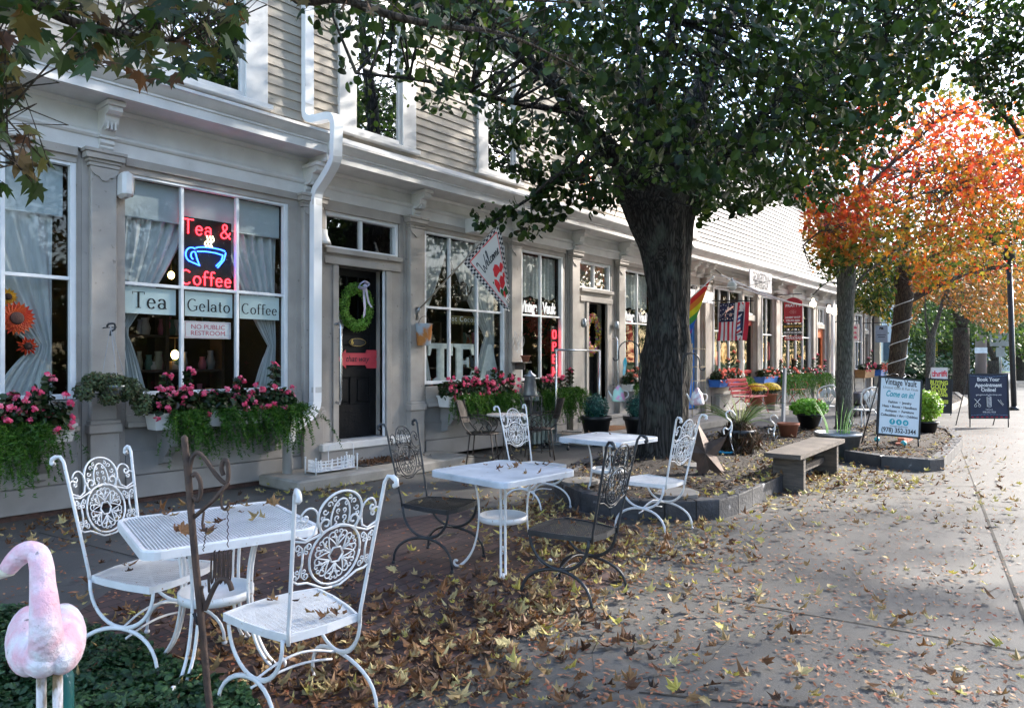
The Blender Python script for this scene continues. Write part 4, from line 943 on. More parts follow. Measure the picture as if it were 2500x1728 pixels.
# ================================================================ wrought-iron chairs and tables
def spiral(cx, cy, r, a0, turns, n=14, k=.15, hand=1):
    """curl starting on radius r at angle a0 (deg) winding inwards"""
    return [(cx + r * (1 - (1 - k) * i / n) * math.cos(R(a0) + hand * turns * 2 * PI * i / n), cy + r * (1 - (1 - k) * i / n) * math.sin(R(a0) + hand * turns * 2 * PI * i / n)) for i in range(n + 1)]
def mir(pts): return [(-x, y) for x, y in pts]
def back_point(a, h):                       # a sideways metres, h height -> chair coordinates on the leaning back
    return Vector((a, -.215 - .125 * max(0, h - .43) / .57 - .015 * math.cos(a * 7), h))
def chair_meshes():
    out = {}
    # seat: rim and woven slats
    sh = [(-.16, -.215), (-.19, -.10), (-.215, .05), (-.225, .205), (-.12, .235), (0, .245), (.12, .235), (.225, .205), (.215, .05), (.19, -.10), (.16, -.215), (0, -.235)]
    b = M(); n = len(sh)
    for i in range(n):
        p, q = sh[i], sh[(i + 1) % n]; d = Vector((q[0] - p[0], q[1] - p[1], 0)); nn = Vector((-d.y, d.x, 0)).normalized() * -.006
        b.add([(p[0], p[1], .405), (q[0], q[1], .405), (q[0], q[1], .438), (p[0], p[1], .438), (p[0] * .955, p[1] * .955, .405), (q[0] * .955, q[1] * .955, .405), (q[0] * .955, q[1] * .955, .438), (p[0] * .955, p[1] * .955, .438)],
              [(0, 1, 2, 3), (5, 4, 7, 6), (3, 2, 6, 7), (1, 0, 4, 5)])
    out['seat_rim'] = b; b = M()
    def wid(y): return np.interp(y, [-.215, -.10, .05, .205, .245], [.155, .186, .21, .21, .03])
    y = -.22
    while y < .235:
        w_ = float(wid(y)); z = .432; b.box((-w_, y, z - .003), (w_, y + .0042, z)); y += .0135
    x = -.20
    while x < .2:
        b.box((x, max(-.21, -.215 + max(0, abs(x) - .155) * 3), .425), (x + .003, .225 - abs(x) * .1, .4285)); x += .030
    out['seat'] = b
    # posts and side legs
    for s in (-1, 1):
        b = M(); P = []
        for i in range(12):
            t = i / 11; h = .40 + .60 * t; a = s * (.162 + .042 * t ** 1.1); P.append(back_point(a, h))
        e = P[-1]; P += [Vector((e.x + s * .004, e.y - .006 - .02 * math.sin(q) , e.z + .014 + .012 * math.sin(q * 2))) for q in (.6,)]
        P += [Vector((e.x + s * .012, e.y - .035, e.z + .024)), Vector((e.x + s * .016, e.y - .055, e.z + .012)), Vector((e.x + s * .016, e.y - .058, e.z - .008)), Vector((e.x + s * .014, e.y - .044, e.z - .014))]
        b.tube(P, .0082, 8); b.tube([P[-4], P[-3], P[-2], P[-1]], .0115, 8); out['post%d' % s] = b
        b = M(); U = []
        for i in range(17):
            t = PI * i / 16; U.append((s * (.190 - .012 * math.cos(t)), -.205 * math.cos(t) + .0, .42 - .205 * math.sin(t) ** .9 if math.sin(t) > 0 else .42))
        b.tube(U, .0085, 6, flat=(.75, 1.3)); A_ = []
        for i in range(17):
            t = PI * i / 16; A_.append((s * (.192 + .035 * abs(math.cos(t)) ** 2), -.255 * math.cos(t), .0 + .212 * math.sin(t) ** .72))
        b.tube(A_, .0085, 6, flat=(.75, 1.3))
        for q in (-1, 1): b.ball((s * .227, q * .255, .012), .015, 8, 5)
        out['leg%d' % s] = b
    b = M()
    for k in (0, 1):
        b.tube([(-.19 + .38 * i / 14, .0 + (.03 if k else -.0), .205 - (.035 if k else -.0) * 0 + (.05 if k == 0 else .028) * math.sin(PI * i / 14) - (.04 if k else 0)) for i in range(15)], .006, 5)
    out['stretcher'] = b
    # filigree back in (a,h)
    b = M()
    def st(p, r=.0042): b.tube([back_point(x * .94, h) for x, h in p], r * .92, 5)
    def both(p, r=.0042): st(p, r); st(mir(p), r)
    cx, cz, rc = 0, .735, .121
    st(arc(cx, cz, rc, rc, 0, 360, 36), .0055)
    st([(.034 * math.cos(R(60 * i + 0)), cz + .034 * math.sin(R(60 * i + 0))) for i in range(7)], .0045)
    for i in range(6):
        a0 = 60 * i + 30; ca_, sa_ = math.cos(R(a0)), math.sin(R(a0))
        def T(u, v): u *= 1.12; v *= 1.15; return (u * ca_ - v * sa_, cz + u * sa_ + v * ca_)
        for s in (-1, 1):
            st([T(.030, 0), T(.045, s * .012), T(.065, s * .034)] + [T(q[0], s * q[1]) for q in spiral(.072, .022, .016, 110, -.9, 9, .3)], .0032)
            st([T(.030, 0), T(.058, s * .006)] + [T(q[0], s * q[1]) for q in spiral(.084, .0085, .010, 160, -.9, 8, .3)], .003)
            st([T(.052, 0)] + [T(q[0], s * q[1]) for q in spiral(.062, .010, .008, 200, .8, 7, .3)], .0028)
    # crest
    top = arc(0, .90, .105, .093, 210, -30, 24)
    st(top, .0058)
    both([top[-1], (.082, .832)] + spiral(.066, .868, .030, -70, 1.05, 13, .2)[0:], .0048)
    st(arc(0, .885, .045, .078, 200, -20, 14), .0042)
    for s in (-1, 1):
        for (x, y, r, a, h) in ((.016, .885, .014, 270, 1), (.014, .915, .011, 270, 1), (.058, .945, .014, 200, -1), (.075, .918, .014, 180, 1), (.036, .962, .011, 120, -1), (.085, .895, .010, 150, 1), (.022, .94, .010, 60, 1), (.014, .855, .012, 90, -1)):
            st([(s * q[0], q[1]) for q in spiral(x, y, r, a, .95, 9, .25, h)], .003)
    # big side hearts
    both([(.108, .868)] + arc(.145, .892, .040, .050, 200, 20, 12)[1:] + spiral(.163, .905, .020, 20, -1.0, 12, .22), .0048)
    both([(.108, .868), (.118, .835), (.15, .818), (.198, .838)] + arc(.183, .868, .027, .032, -40, 150, 8) + spiral(.172, .878, .013, 130, 1., 8, .25), .0048)
    # wavy rails
    both([(0, .853), (.05, .845), (.10, .825), (.15, .81), (.205, .822)], .0055)
    both([(.0, .60), (.04, .602), (.08, .622), (.12, .642), (.16, .645), (.186, .66), (.187, .70)], .0055)
    # side spindles
    both([(.155, .69), (.152, .73), (.155, .77)], .005)
    for s in (-1, 1):
        for (sgn, y0) in ((1, .77), (-1, .69)):
            for q in (-1, 1):
                st([(s * .155, y0 - sgn * .02), (s * (.155 + q * .006), y0 + sgn * .018), (s * (.155 + q * .022), y0 + sgn * .032)] + [(s * (.155 + q * (u + .022)), y0 + sgn * (v + .018)) for u, v in spiral(0, 0, .014, 90, -.95, 9, .25)], .0034)
                st([(s * .155, y0 - sgn * .02)] + [(s * (.155 + q * (u + .014)), y0 + sgn * (v - .004)) for u, v in spiral(0, 0, .010, 150, -.95, 8, .25)], .003)
    out['filigree'] = b
    return out
CM = chair_meshes()
def make_chair(label, mt, group, loc, rz):
    t = thing('garden_chair', label, 'chair', loc, rz, group)
    part('seat', CM['seat'], mt, t); part('seat_frame', CM['seat_rim'], mt, t); part('filigree_panel', CM['filigree'], mt, t); part('stretcher', CM['stretcher'], mt, t)
    for s in (-1, 1): part('backrest_post', CM['post%d' % s], mt, t); part('leg', CM['leg%d' % s], mt, t)
    return t
def chair_at(backmid, facing):
    l = math.hypot(*facing); fx, fz = facing[0] / l, facing[1] / l
    return C(backmid[0] + fx * .215, backmid[1] + fz * .215), camdir(fx, fz)
grp = 'wrought iron garden chairs round the terrace tables'
spots = [((-2.035, 3.585), (.957, -.29), 'white wrought iron chair at the left end of the nearest table', metalw),
         ((-.757, 2.80), (-.73, .68), 'nearest white wrought iron chair, its back turned to the camera', metalw),
         ((-.737, 5.305), (.89, -.457), 'black wrought iron chair left of the middle table', metalk),
         ((.571, 4.296), (-.81, .587), 'black wrought iron chair right of the middle table', metalk),
         ((.10, 7.23), (.72, -.69), 'white wrought iron chair behind the middle table with its seat turned right', metalw),
         ((1.42, 6.04), (-.73, .68), 'white wrought iron chair in front of the trunk beside the stone kerb', metalw)]
protos = {}
for bm, fc, lab, mt in spots:
    loc, rz = chair_at(bm, fc)
    if mt.name in protos:
        o = copy_tree(protos[mt.name]); o.location = loc; o.rotation_euler = (0, 0, rz); o['label'] = lab
    else: o = make_chair(lab, mt, grp, loc, rz); protos[mt.name] = o
# tables
def rrect(h, r, n=4):
    out = []
    for cx, cy, a0 in ((h - r, h - r, 0), (-h + r, h - r, 90), (-h + r, -h + r, 180), (h - r, -h + r, 270)): out += arc(cx, cy, r, r, a0, a0 + 90, n)
    return out
topmat = mat('worn_table_paint', (.56, .60, .66), (.36, .40, .45), .45, 5, bump=.1, col3=(.30, .27, .24), scale3=28, amt3=.66)
def table(label, loc, rz, mesh_top, legrot):
    t = thing('garden_table', label, 'table', loc, rz, 'square iron garden tables'); h = .385
    b = M(); o_ = rrect(h, .07); i_ = rrect(h - .022, .055); n = len(o_)
    for k in range(n):
        j = (k + 1) % n; p, q, r_, s = o_[k], o_[j], i_[k], i_[j]
        b.add([(*p, .665), (*q, .665), (*q, .70), (*p, .70), (p[0] * .99, p[1] * .99, .708), (q[0] * .99, q[1] * .99, .708), (*r_, .706), (*s, .706), (*r_, .67), (*s, .67)], [(0, 1, 2, 3), (3, 2, 5, 4), (4, 5, 7, 6), (6, 7, 9, 8), (1, 0, 8, 9)])
    part('rim', b, metalw if mesh_top else topmat, t)
    b = M()
    if mesh_top:
        s = .0140; x = -h + .02
        while x < h - .02:
            e = h - .018 - (max(0, abs(x) - (h - .07))) * .8; b.box((x, -e, .6985), (x + .0045, e, .7025)); b.box((-e, x, .6945), (e, x + .0030, .6975)); x += s
    else: b.add([(*p, .703) for p in i_] + [(*p, .690) for p in i_], [tuple(range(n)), tuple(range(2 * n - 1, n - 1, -1))])
    part('tabletop', b, metalw if mesh_top else topmat, t)
    for k in range(4):
        a = legrot + PI / 2 * k; b = M()
        for s in (-1, 1):
            pr = [(.24, .685), (.205, .62), (.182, .52), (.174, .42), (.176, .33), (.188, .24), (.215, .14), (.262, .06), (.315, .015)]
            pts = [(r_ * math.cos(a) - s * .016 * math.sin(a), r_ * math.sin(a) + s * .016 * math.cos(a), z) for r_, z in pr]
            b.tube(curve(pts, 3), .0075, 6, flat=(1, 1.2))
        cu = [(.315, .015), (.342, .018), (.355, .04), (.345, .058), (.328, .05)]
        b.tube(curve([(r_ * math.cos(a), r_ * math.sin(a), z) for r_, z in cu], 3), .009, 6)
        part('leg', b, metalw, t)
    b = M(); b.lathe([(.170, .345), (.174, .345), (.174, .385), (.166, .385), (.166, .352), (.02, .352), (0.0, .352)], 32); b.smooth = False
    part('shelf_ring', b, metalw, t); return t
def ctable(X, Z, ang, label, mesh_top, legang):
    p = C(X, Z); rz = camdir(math.sin(ang), math.cos(ang)); t = table(label, p, rz, mesh_top, R(legang)); return t
ctable(-1.449, 3.40, R(-37), 'nearest white garden table with a woven metal top strewn with leaves', True, 45)
ctable(-.065, 5.03, R(-46), 'middle white garden table with a smooth worn top and a few leaves', False, 45)
ctable(1.0, 7.2, R(-47), 'farthest white garden table standing beside the trunk of the big tree', False, 45)

# bistro armchairs and round table by the window box
def armchair(loc, rz, label):
    t = thing('patio_armchair', label, 'armchair', loc, rz, 'brown iron armchairs at the round bistro table')
    b = M(); b.lathe([(.0, .452), (.23, .452), (.235, .46), (.235, .47), (.0, .472)], 28); part('seat', b, brown, t)
    b = M(); b.grid(lambda u, v: (-.23 + .46 * u, -.235 + .05 * (1 - (2 * u - 1) ** 2) * -1 - .10 * v, .60 + .31 * v + .02 * math.sin(PI * u) * v), 12, 8)
    b.grid(lambda u, v: (.23 - .46 * u, -.241 + .05 * (1 - (1 - 2 * u) ** 2) * -1 - .10 * v, .60 + .31 * v + .02 * math.sin(PI * u) * v), 12, 8); part('backrest', b, brown, t)
    for s in (-1, 1):
        b = M(); b.tube(curve([(s * .22, -.33, .93), (s * .23, -.24, .60), (s * .205, -.12, .46)], 4), .009, 6); part('back_post', b, brown, t)
        b = M(); b.tube(curve([(s * .235, -.26, .70), (s * .25, -.10, .70), (s * .255, .08, .67), (s * .255, .17, .58), (s * .25, .13, .48), (s * .25, .05, .47), (s * .25, .01, .53), (s * .25, .05, .57), (s * .25, .08, .53)], 5), .009, 6)
        b.tube(curve([(s * .25, -.06, .69), (s * .25, -.03, .64), (s * .25, -.08, .60), (s * .25, -.04, .55), (s * .25, -.08, .50), (s * .25, -.05, .48)], 4), .006, 5); part('armrest', b, brown, t)
        for q in (-1, 1): b = M(); b.tube([(s * .17, q * .15, .455), (s * .21, q * .20, .0)], .010, 6); part('leg', b, brown, t)
    b = M(); b.tube([(.20, .19, .14), (-.20, .19, .14), (-.20, -.19, .14), (.20, -.19, .14)], .006, 5, closed=True); part('stretcher', b, brown, t)
    return t
def atg(px, py, z=0): g = G(px, py, z); return (g.x, g.y, z)
a1 = C(-.42, 9.95); a2 = C(.42, 10.6); bt = C(-.08, 10.25)
armchair((a1.x, a1.y, 0), camdir(1, -.15), 'brown iron armchair left of the small round table')
armchair((a2.x, a2.y, 0), camdir(-1, -.1), 'brown iron armchair right of the small round table')
t = thing('bistro_table', 'small round table between the two brown armchairs', 'table', (bt.x, bt.y, 0))
b = M(); b.lathe([(0, .685), (.29, .685), (.30, .692), (.30, .705), (.29, .71), (0, .71)], 30); part('tabletop', b, mat('mosaic_top', (.5, .47, .44), (.33, .28, .26), .6, 40), t)
for k in range(4):
    a = PI / 2 * k + .3; b = M(); pts = [(.20, .685), (.10, .60), (.055, .45), (.05, .25), (.12, .1), (.20, .04), (.24, .02), (.25, .06)]
    b.tube(curve([(r_ * math.cos(a), r_ * math.sin(a), z) for r_, z in pts], 3), .009, 6); b.tube(curve([(r_ * math.cos(a), r_ * math.sin(a), z) for r_, z in ((.2, .68), (.23, .60), (.18, .55), (.14, .60), (.17, .62))], 3), .006, 5); part('leg', b, brown, t)

# ================================================================ pink flamingo, post, rake stake
pink = mat('pink_flaking_paint', (.80, .77, .82), (.80, .46, .54), 0.65, 10, bump=1., bscale=50, contrast=.22, col3=(.20, .17, .18), scale3=24, amt3=.67)
beak = mat('pale_beak_paint', (.80, .77, .66), (.66, .6, .45), .6, 8, bump=.3, col3=(.15, .12, .1), scale3=30, amt3=.70)
Zf = 1.95
def fq(px, py, dz=0): return tuple(Q(px, py, Zf + dz))
t = thing('flamingo', 'flaking pink painted wooden flamingo standing in the ivy, head bowed left', 'flamingo', (*G(114, 2200)[:2], 0)); o_ = C((114 - CX) / F * Zf, Zf); t.location = o_
b = M(); b.m = 0
# body: two swollen wing lobes round a lower breast
def blob(b, c, r, ax=None, n=22, m=14):
    c = Vector(c); fw = Vector((c.x, c.y + D, 0)).normalized(); rgt = Vector((fw.y, -fw.x, 0)); vs = []
    for i in range(m + 1):
        th = PI * i / m
        for j in range(n):
            a = 2 * PI * j / n; u = math.sin(th) * math.cos(a); v = math.sin(th) * math.sin(a); w_ = -math.cos(th)
            vs.append(c + rgt * (u * r[0]) + fw * (v * r[1]) + Vector((0, 0, w_ * r[2])))
    sm = b.smooth; b.smooth = True; b.add(vs, [(i * n + j, i * n + (j + 1) % n, (i + 1) * n + (j + 1) % n, (i + 1) * n + j) for i in range(m) for j in range(n)]); b.smooth = sm
k = Zf / F
blob(b, fq(72, 1560, .10), (52 * k, .19, 74 * k)); blob(b, fq(152, 1555, .12), (54 * k, .20, 72 * k)); blob(b, fq(108, 1588, .02), (52 * k, .11, 56 * k)); blob(b, fq(112, 1540, .2), (70 * k, .2, 50 * k))
part('body', b, pink, t, world=True)
b = M(); pn = curve([fq(116, 1600, -.02), fq(112, 1540, -.06), fq(108, 1470, -.05), fq(104, 1420, -.03), (fq(102, 1385, -.02)), fq(92, 1352, 0), fq(66, 1345, 0), fq(38, 1366, 0), fq(20, 1388, 0)], 4)
kk = len(pn); rr = [np.interp(i / (kk - 1), [0, .15, .35, .55, .65, .8, 1], [42, 33, 27, 25, 24, 25, 20]) * k for i in range(kk)]; b.tube(pn, rr, 16); part('neck', b, pink, t, world=True)
b = M(); b.tube(curve([fq(24, 1386), fq(-5, 1400), fq(-30, 1418), fq(-48, 1440)], 3), [20 * k, 19 * k, 17 * k, 15 * k, 13 * k, 11 * k, 9 * k, 8 * k, 6 * k, 3 * k], 14); part('beak', b, beak, t, world=True)
lgm = mat('flaking_leg_paint', (.20, .13, .06), (.70, .66, .66), .6, 22, bump=.6, stretch=(1, 1, .35), contrast=.1)
for x in (101, 141):
    p = Q(x, 1640, Zf); b = M(); b.tube([(p.x, p.y, 0), (p.x, p.y, p.z * .5), (p.x, p.y, p.z + .05)], .0125, 10); part('leg', b, lgm, t, world=True)
p = C((158 - CX) / F * 2.2, 2.2); b = M(); b.lathe([(.0, 0), (.026, 0), (.026, .50), (.02, .515), (0, .52)], 14); solo('green_post', b, mat('green_scuffed_paint', (.01, .13, .12), (.01, .09, .085), .45, 14, bump=.2, col3=(.6, .66, .66), scale3=26, amt3=.66, stretch=(1, 1, .4)), 'scuffed teal green post behind the legs of the pink flamingo', 'post', loc=(p.x, p.y, 0))
# rusty stake with scroll and hanging fork
Zs = 2.35
def s_(px, py, dz=0): return tuple(Q(px, py, Zs + dz))
ft = Q(524, 1728, Zs); bx = C((548 - CX) / F * Zs, Zs)
t = thing('garden_stake', 'tall rusty iron stake with scrolls and a hanging fork before the nearest table', 'garden stake', (bx.x, bx.y, 0))
b = M(); b.tube(curve([s_(449, 1062), s_(452, 1090), s_(459, 1160), s_(470, 1290), s_(484, 1440), s_(498, 1580), s_(512, 1728), (bx.x, bx.y, 0)], 3), [.004] + [.0115] * 20 + [.009], 10); part('pole', b, rust, t, world=True)
b = M(); b.tube(curve([s_(466, 1205), s_(463, 1150), s_(470, 1115), s_(484, 1105), s_(502, 1122), s_(525, 1155), s_(546, 1177), s_(556, 1172), s_(557, 1140), s_(553, 1123), s_(545, 1125), s_(541, 1143), s_(546, 1160)], 4), .0075, 8)
b.tube(curve([s_(470, 1162), s_(478, 1156), s_(489, 1176), s_(489, 1205), s_(482, 1222), s_(472, 1212)], 4), .0075, 8); b.tube([s_(558, 1178), s_(520, 1222), s_(474, 1262)], .0075, 8); part('scroll', b, rust, t, world=True)
b = M(); b.tube(curve([s_(498, 1248), s_(494, 1280), s_(499, 1292), s_(506, 1288)], 4), .004, 6); b.tube(curve([s_(541, 1200), s_(540, 1232), s_(548, 1242), s_(556, 1235), s_(558, 1222)], 4), .004, 6); part('hook', b, rust, t, world=True)
b = M()
for x0, y0, x1, y1 in ((504, 1290, 496, 1345), (556, 1245, 556, 1335)):
    for i in range(11): f_ = i / 11; b.tube([s_(x0 + (x1 - x0) * f_ + (2 if i % 2 else -2), y0 + (y1 - y0) * f_), s_(x0 + (x1 - x0) * (f_ + .1) + (-2 if i % 2 else 2), y0 + (y1 - y0) * (f_ + .1))], .0016, 5)
part('chain', b, rust, t, world=True)
b = M()
for x in (529, 540, 551, 562, 571): b.tube(curve([s_(x - 3, 1344), s_(x - 6, 1350), s_(x - 7, 1400), s_(x - 12, 1425), s_(x - 14, 1395), s_(x - 12, 1352)], 3), .003, 6)
b.tube(curve([s_(566, 1440), s_(560, 1422), s_(548, 1412), s_(533, 1418), s_(520, 1440), s_(508, 1468), s_(500, 1488)], 4), .0085, 8); b.tube([s_(509, 1402), s_(511, 1445)], .0045, 6); b.tube(curve([s_(494, 1430), s_(492, 1445), s_(500, 1475), s_(504, 1486)], 3), .006, 6)
part('hand_fork', b, rust, t, world=True)
b = M(); b.tube([s_(473, 1496), s_(484, 1524)], .0055, 6); part('clamp', b, mat('dark_clamp', (.03, .03, .035)), t, world=True)
# ================================================================ things on, in and before the shop fronts
def curtain(px0, px1, ztop, tie, side, y=.16, label='', edge=.12):
    """tied-back curtain: full width at the top, gathered to one side at height tie"""
    x0, x1 = px0, px1; b = M(); zb = 1.12
    def f(u, v):
        z = ztop + (zb - ztop) * v; vt = (ztop - tie) / (ztop - zb)
        if v < vt: k = 1 - (1 - edge) * (v / vt) ** 1.35
        else: k = edge + (.42 - edge) * ((v - vt) / (1 - vt)) ** .7
        w_ = (x1 - x0) * k; x = (x0 + u * w_) if side < 0 else (x1 - u * w_)
        return (x, y + .03 * math.sin(u * 38 + 1.5 * math.sin(v * 3)) * (.5 + .5 * k) + .008 * math.sin(u * 91), z)
    b.grid(f, 72, 24); return solo('curtain', b, curtainm, label, 'curtain', 'white curtains hanging inside the shop windows')
def blind(x0, x1, z0, z1, label, y=.10): b = M(); b.box((x0, y, z0), (x1, y + .004, z1)); b.tube([(x0, y + .002, z0 + .008), (x1, y + .002, z0 + .008)], .009, 6); return solo('roller_blind', b, shadem, label, 'blind')
blind(b0r - 1.4, b0r - .03, 2.92, 3.42, 'pale roller blind in the far left window'); blind(m1l, m1r, 3.02, 3.42, 'pale roller blind above the neon sign')
curtain(b0r - 1.35, b0r - .10, 2.95, 1.62, 1, label='white curtain tied back in the far left window behind the orange flower')
xm1, xm2 = SX(445.5), SX(580.5)
curtain(m1l + .01, xm1 + .12, 3.05, 1.80, -1, label='white curtain tied back left of the neon sign'); curtain(xm2 - .14, m1r - .01, 3.05, 1.66, 1, label='white curtain tied back right of the neon sign')
w2l, w2r = xp[3] + .15, SX(1226.6)
curtain(w2l, SX(1099) + .10, 3.42, 2.0, -1, label='sheer curtain at the left of the window with the TEA letters', edge=.05); curtain(SX(1110), w2r - .03, 3.42, 1.9, 1, label='sheer curtain at the right of the window with the TEA letters', edge=.2)
blind(w2l, SX(1099), 3.05, 3.42, 'pale blind in the window over the TEA letters', .24)
lace = mat('lace', (.62, .63, .62), (.45, .47, .46), .9, 30)
def valance(x0, x1, zb, label):
    b = M(); b.grid(lambda u, v: (x0 + (x1 - x0) * u, .13 + .018 * math.sin(u * 60), 3.40 + (zb + .05 * abs(math.sin(u * 3 * PI)) * -1 - 3.40) * v), 80, 6); solo('lace_curtain', b, lace, label, 'curtain')
w3l, w3r = xp[4] + .15, SX(1368.5); w4l, w4r = xp[6] + .15, SX(1592)
valance(w3l + .02, w3r - .02, 2.68, 'lace curtain in the antique shop window left of the black door'); valance(w4l + .02, w4r - .02, 2.68, 'lace curtain in the antique shop window right of the black door')
b = M(); b.box((xp[5] + .16, .10, 2.97), (SX(1490) - .1, .11, 3.42)); solo('roller_blind', b, shadem, 'pale blind in the light over the black door with the flower wreath', 'blind')
# neon sign
nr = mat('red_neon', (1, .02, .03), (1, .02, .03), emit=2.2); nb = mat('blue_neon', (.02, .09, 1), (.02, .09, 1), emit=2.6); nw = mat('cream_neon', (1, .85, .5), (1, .85, .5), emit=1.3)
sx0_, sx1_ = xm1 + .03, xm2 - .03; sw = sx1_ - sx0_; yy = .09
t = thing('neon_sign', 'neon sign on a black panel with red lettering, a blue cup and white steam', 'neon sign', ((sx0_ + sx1_) / 2, yy, 2.34))
b = M(); b.bbox((sx0_, yy, 2.335), (sx1_, yy + .03, 3.12), .004); part('panel', b, blackpl, t, world=True)
ux, uy = (1, 0, 0), (0, 0, 1); cxn = (sx0_ + sx1_) / 2
b = neon('Tea &', (cxn, yy - .012, 2.93), ux, uy, .165 * sw / .60, .0075); b = neon('Coffee', (cxn - .01, yy - .012, 2.36), ux, uy, .165 * sw / .62, .0075, b=b); part('lettering', b, nr, t, world=True)
b = M(); S_ = .30 * sw / .6
cup = [arc(.1, .36, .62, .11, 180, 0, 16) + arc(.1, .36, .62, .11, 0, -20, 3)]
cup = [arc(.12, .38, .60, .10, 170, 10, 16), [(-.42, .27), (-.1, .31), (.3, .30), (.62, .24)], [(.74, .36), (.66, .05), (.40, -.28)], [(.62, .24), (.56, .02), (.34, -.22)], arc(-.62, .12, .24, .28, 60, 240, 10) + [(-.45, -.22), (-.32, -.28), (-.42, -.02), (-.48, .20)], arc(-.55, .10, .11, .15, 40, 260, 8)]
b = neon(cup, (cxn, yy - .012, 2.66), ux, uy, S_, .0075, raw=True); part('cup', b, nb, t, world=True)
st_ = [curve([(x, 0, 0), (x - .10, 0, .22), (x + .06, 0, .42), (x - .02, 0, .66)], 5) for x in (-.05, .12, .28)]
b = neon([[(p.x, p.z) for p in q] for q in st_], (cxn, yy - .012, 2.80), ux, uy, S_ * .72, .006, raw=True); part('steam', b, nw, t, world=True)
# TEA GELATO COFFEE strips
decal = mat('pale_strip', (.76, .84, .83), (.72, .80, .79), .6, 3)
for wd_, l, r, lab in (('Tea', m1l + .03, xm1 - .05, 'left'), ('Gelato', xm1 + .05, xm2 - .04, 'middle'), ('Coffee', xm2 + .05, m1r - .03, 'right')):
    t = thing('window_sign', {'Tea': 'pale window strip lettered Tea', 'Gelato': 'pale window strip lettered Gelato', 'Coffee': 'pale window strip lettered Coffee'}[wd_], 'sign', ((l + r) / 2, .055, 2.0), group='lettered strips in the tea window')
    b = M(); b.box((l, .052, 2.0), (r, .056, 2.28)); part('board', b, decal, t, world=True)
    st, w__ = strokes(wd_); hgt = min(.17, (r - l - .05) / w__)
    part('lettering', serif_word(wd_, ((l + r) / 2, .050, 2.06), (1, 0, 0), (0, 0, 1), (0, -1, 0), hgt), ink, t, world=True)
t = thing('window_sign', 'small white sign with red lettering about the restroom, below the strips', 'sign', ((xm1 + xm2) / 2, .05, 1.8)); l, r = xm1 + .04, xm2 - .06
b = M(); b.bbox((l, .046, 1.75), (r, .056, 1.945), .003); part('board', b, mat('sign_white', (.78, .76, .78), (.72, .70, .72), .5), t, world=True)
redink = mat('red_ink', (.62, .10, .16), None, .6)
b = M()
for (a, c_, d, e) in ((l + .012, r - .012, 1.762, 1.765), (l + .012, r - .012, 1.930, 1.933), (l + .012, l + .015, 1.762, 1.933), (r - .015, r - .012, 1.762, 1.933)): b.box((a, .0445, d), (c_, .0458, e))
part('border', b, redink, t, world=True)
place_text('NO PUBLIC\nRESTROOM', .075, ((l + r) / 2, .0445, 1.845), (1, 0, 0), (0, 0, 1), redink, t, extrude=.0006, sx=1.05, line=.95)
# bulbs inside
bulb = mat('warm_bulb', (1, .62, .2), (1, .62, .2), emit=4.); bulbw = mat('white_bulb', (1, .85, .6), (1, .85, .6), emit=5.)
def lamp(px, py, y, r=.035, m=bulb, label=''):
    p = W(px, py, y); t = thing('hanging_bulb', label, 'lamp', p); b = M(); b.ball(p, (r, r, r * 1.25)); part('bulb', b, m, t, world=True); b = M(); b.tube([(p.x, p.y, p.z + r), (p.x, p.y, 3.5)], .005, 5); part('cord', b, brown, t, world=True)
for i, (px, py, y, r) in enumerate(((427, 866, 1.6, .05), (340, 664, 2.6, .04), (365, 666, 2.6, .04), (347, 672, 3.0, .035), (391, 675, 2.8, .03), (418, 672, 2.2, .045), (400, 525, 3.2, .03))):
    lamp(px, py, y, r, bulb, ('glowing bulb hanging low inside the tea window', 'leftmost bulb of the small cluster behind the curtain', 'second bulb of the cluster behind the curtain', 'dim bulb just under the cluster of lights', 'small bulb in the middle of the cluster', 'brightest bulb at the right end of the cluster', 'tiny high bulb inside the tea room')[i])
lamp(1195, 860, 1.5, .08, mat('red_shade', (1, .08, .03), None, emit=2.), 'red lamp glowing inside the window with the TEA letters') if False else None
# shelves and goods indoors
def goods(x0, x1, seed, label):
    rr = random.Random(seed); t = thing('display_shelf', label, 'shelf', (x0, 1.6, .4)); b = M()
    for z in (.9, 1.35, 1.8): b.box((x0, 1.5, z), (x1, 1.8, z + .03))
    for x in (x0, x1 - .04, (x0 + x1) / 2): b.box((x, 1.48, .4), (x + .04, 1.82, 2.2))
    part('frame', b, mat('shelf_wood', (.10, .06, .035), (.06, .035, .02), .6, 4), t, world=True)
    cols = [(.45, .1, .06), (.5, .42, .3), (.1, .2, .16), (.55, .3, .08), (.35, .35, .38), (.5, .12, .18), (.6, .55, .5)]
    for k, c_ in enumerate(cols):
        b = M()
        for z in (.93, 1.38, 1.83):
            for _ in range(2):
                x = rr.uniform(x0 + .1, x1 - .1); r_ = rr.uniform(.04, .08); h = rr.uniform(.1, .26); b.lathe([(r_ * .8, 0), (r_, h * .4), (r_ * .6, h * .8), (r_ * .7, h)], 12, (x, 1.62, z))
        part('jar', b, mat('goods%d' % k, c_, None, .5), t, world=True)
goods(m1l + .3, m1r, 3, 'wooden shelf of jars inside the tea room'); goods(w2l + .2, w2r, 5, 'wooden shelf of goods behind the TEA letters'); goods(w3l, w3r, 8, 'wooden shelf of goods in the antique shop')
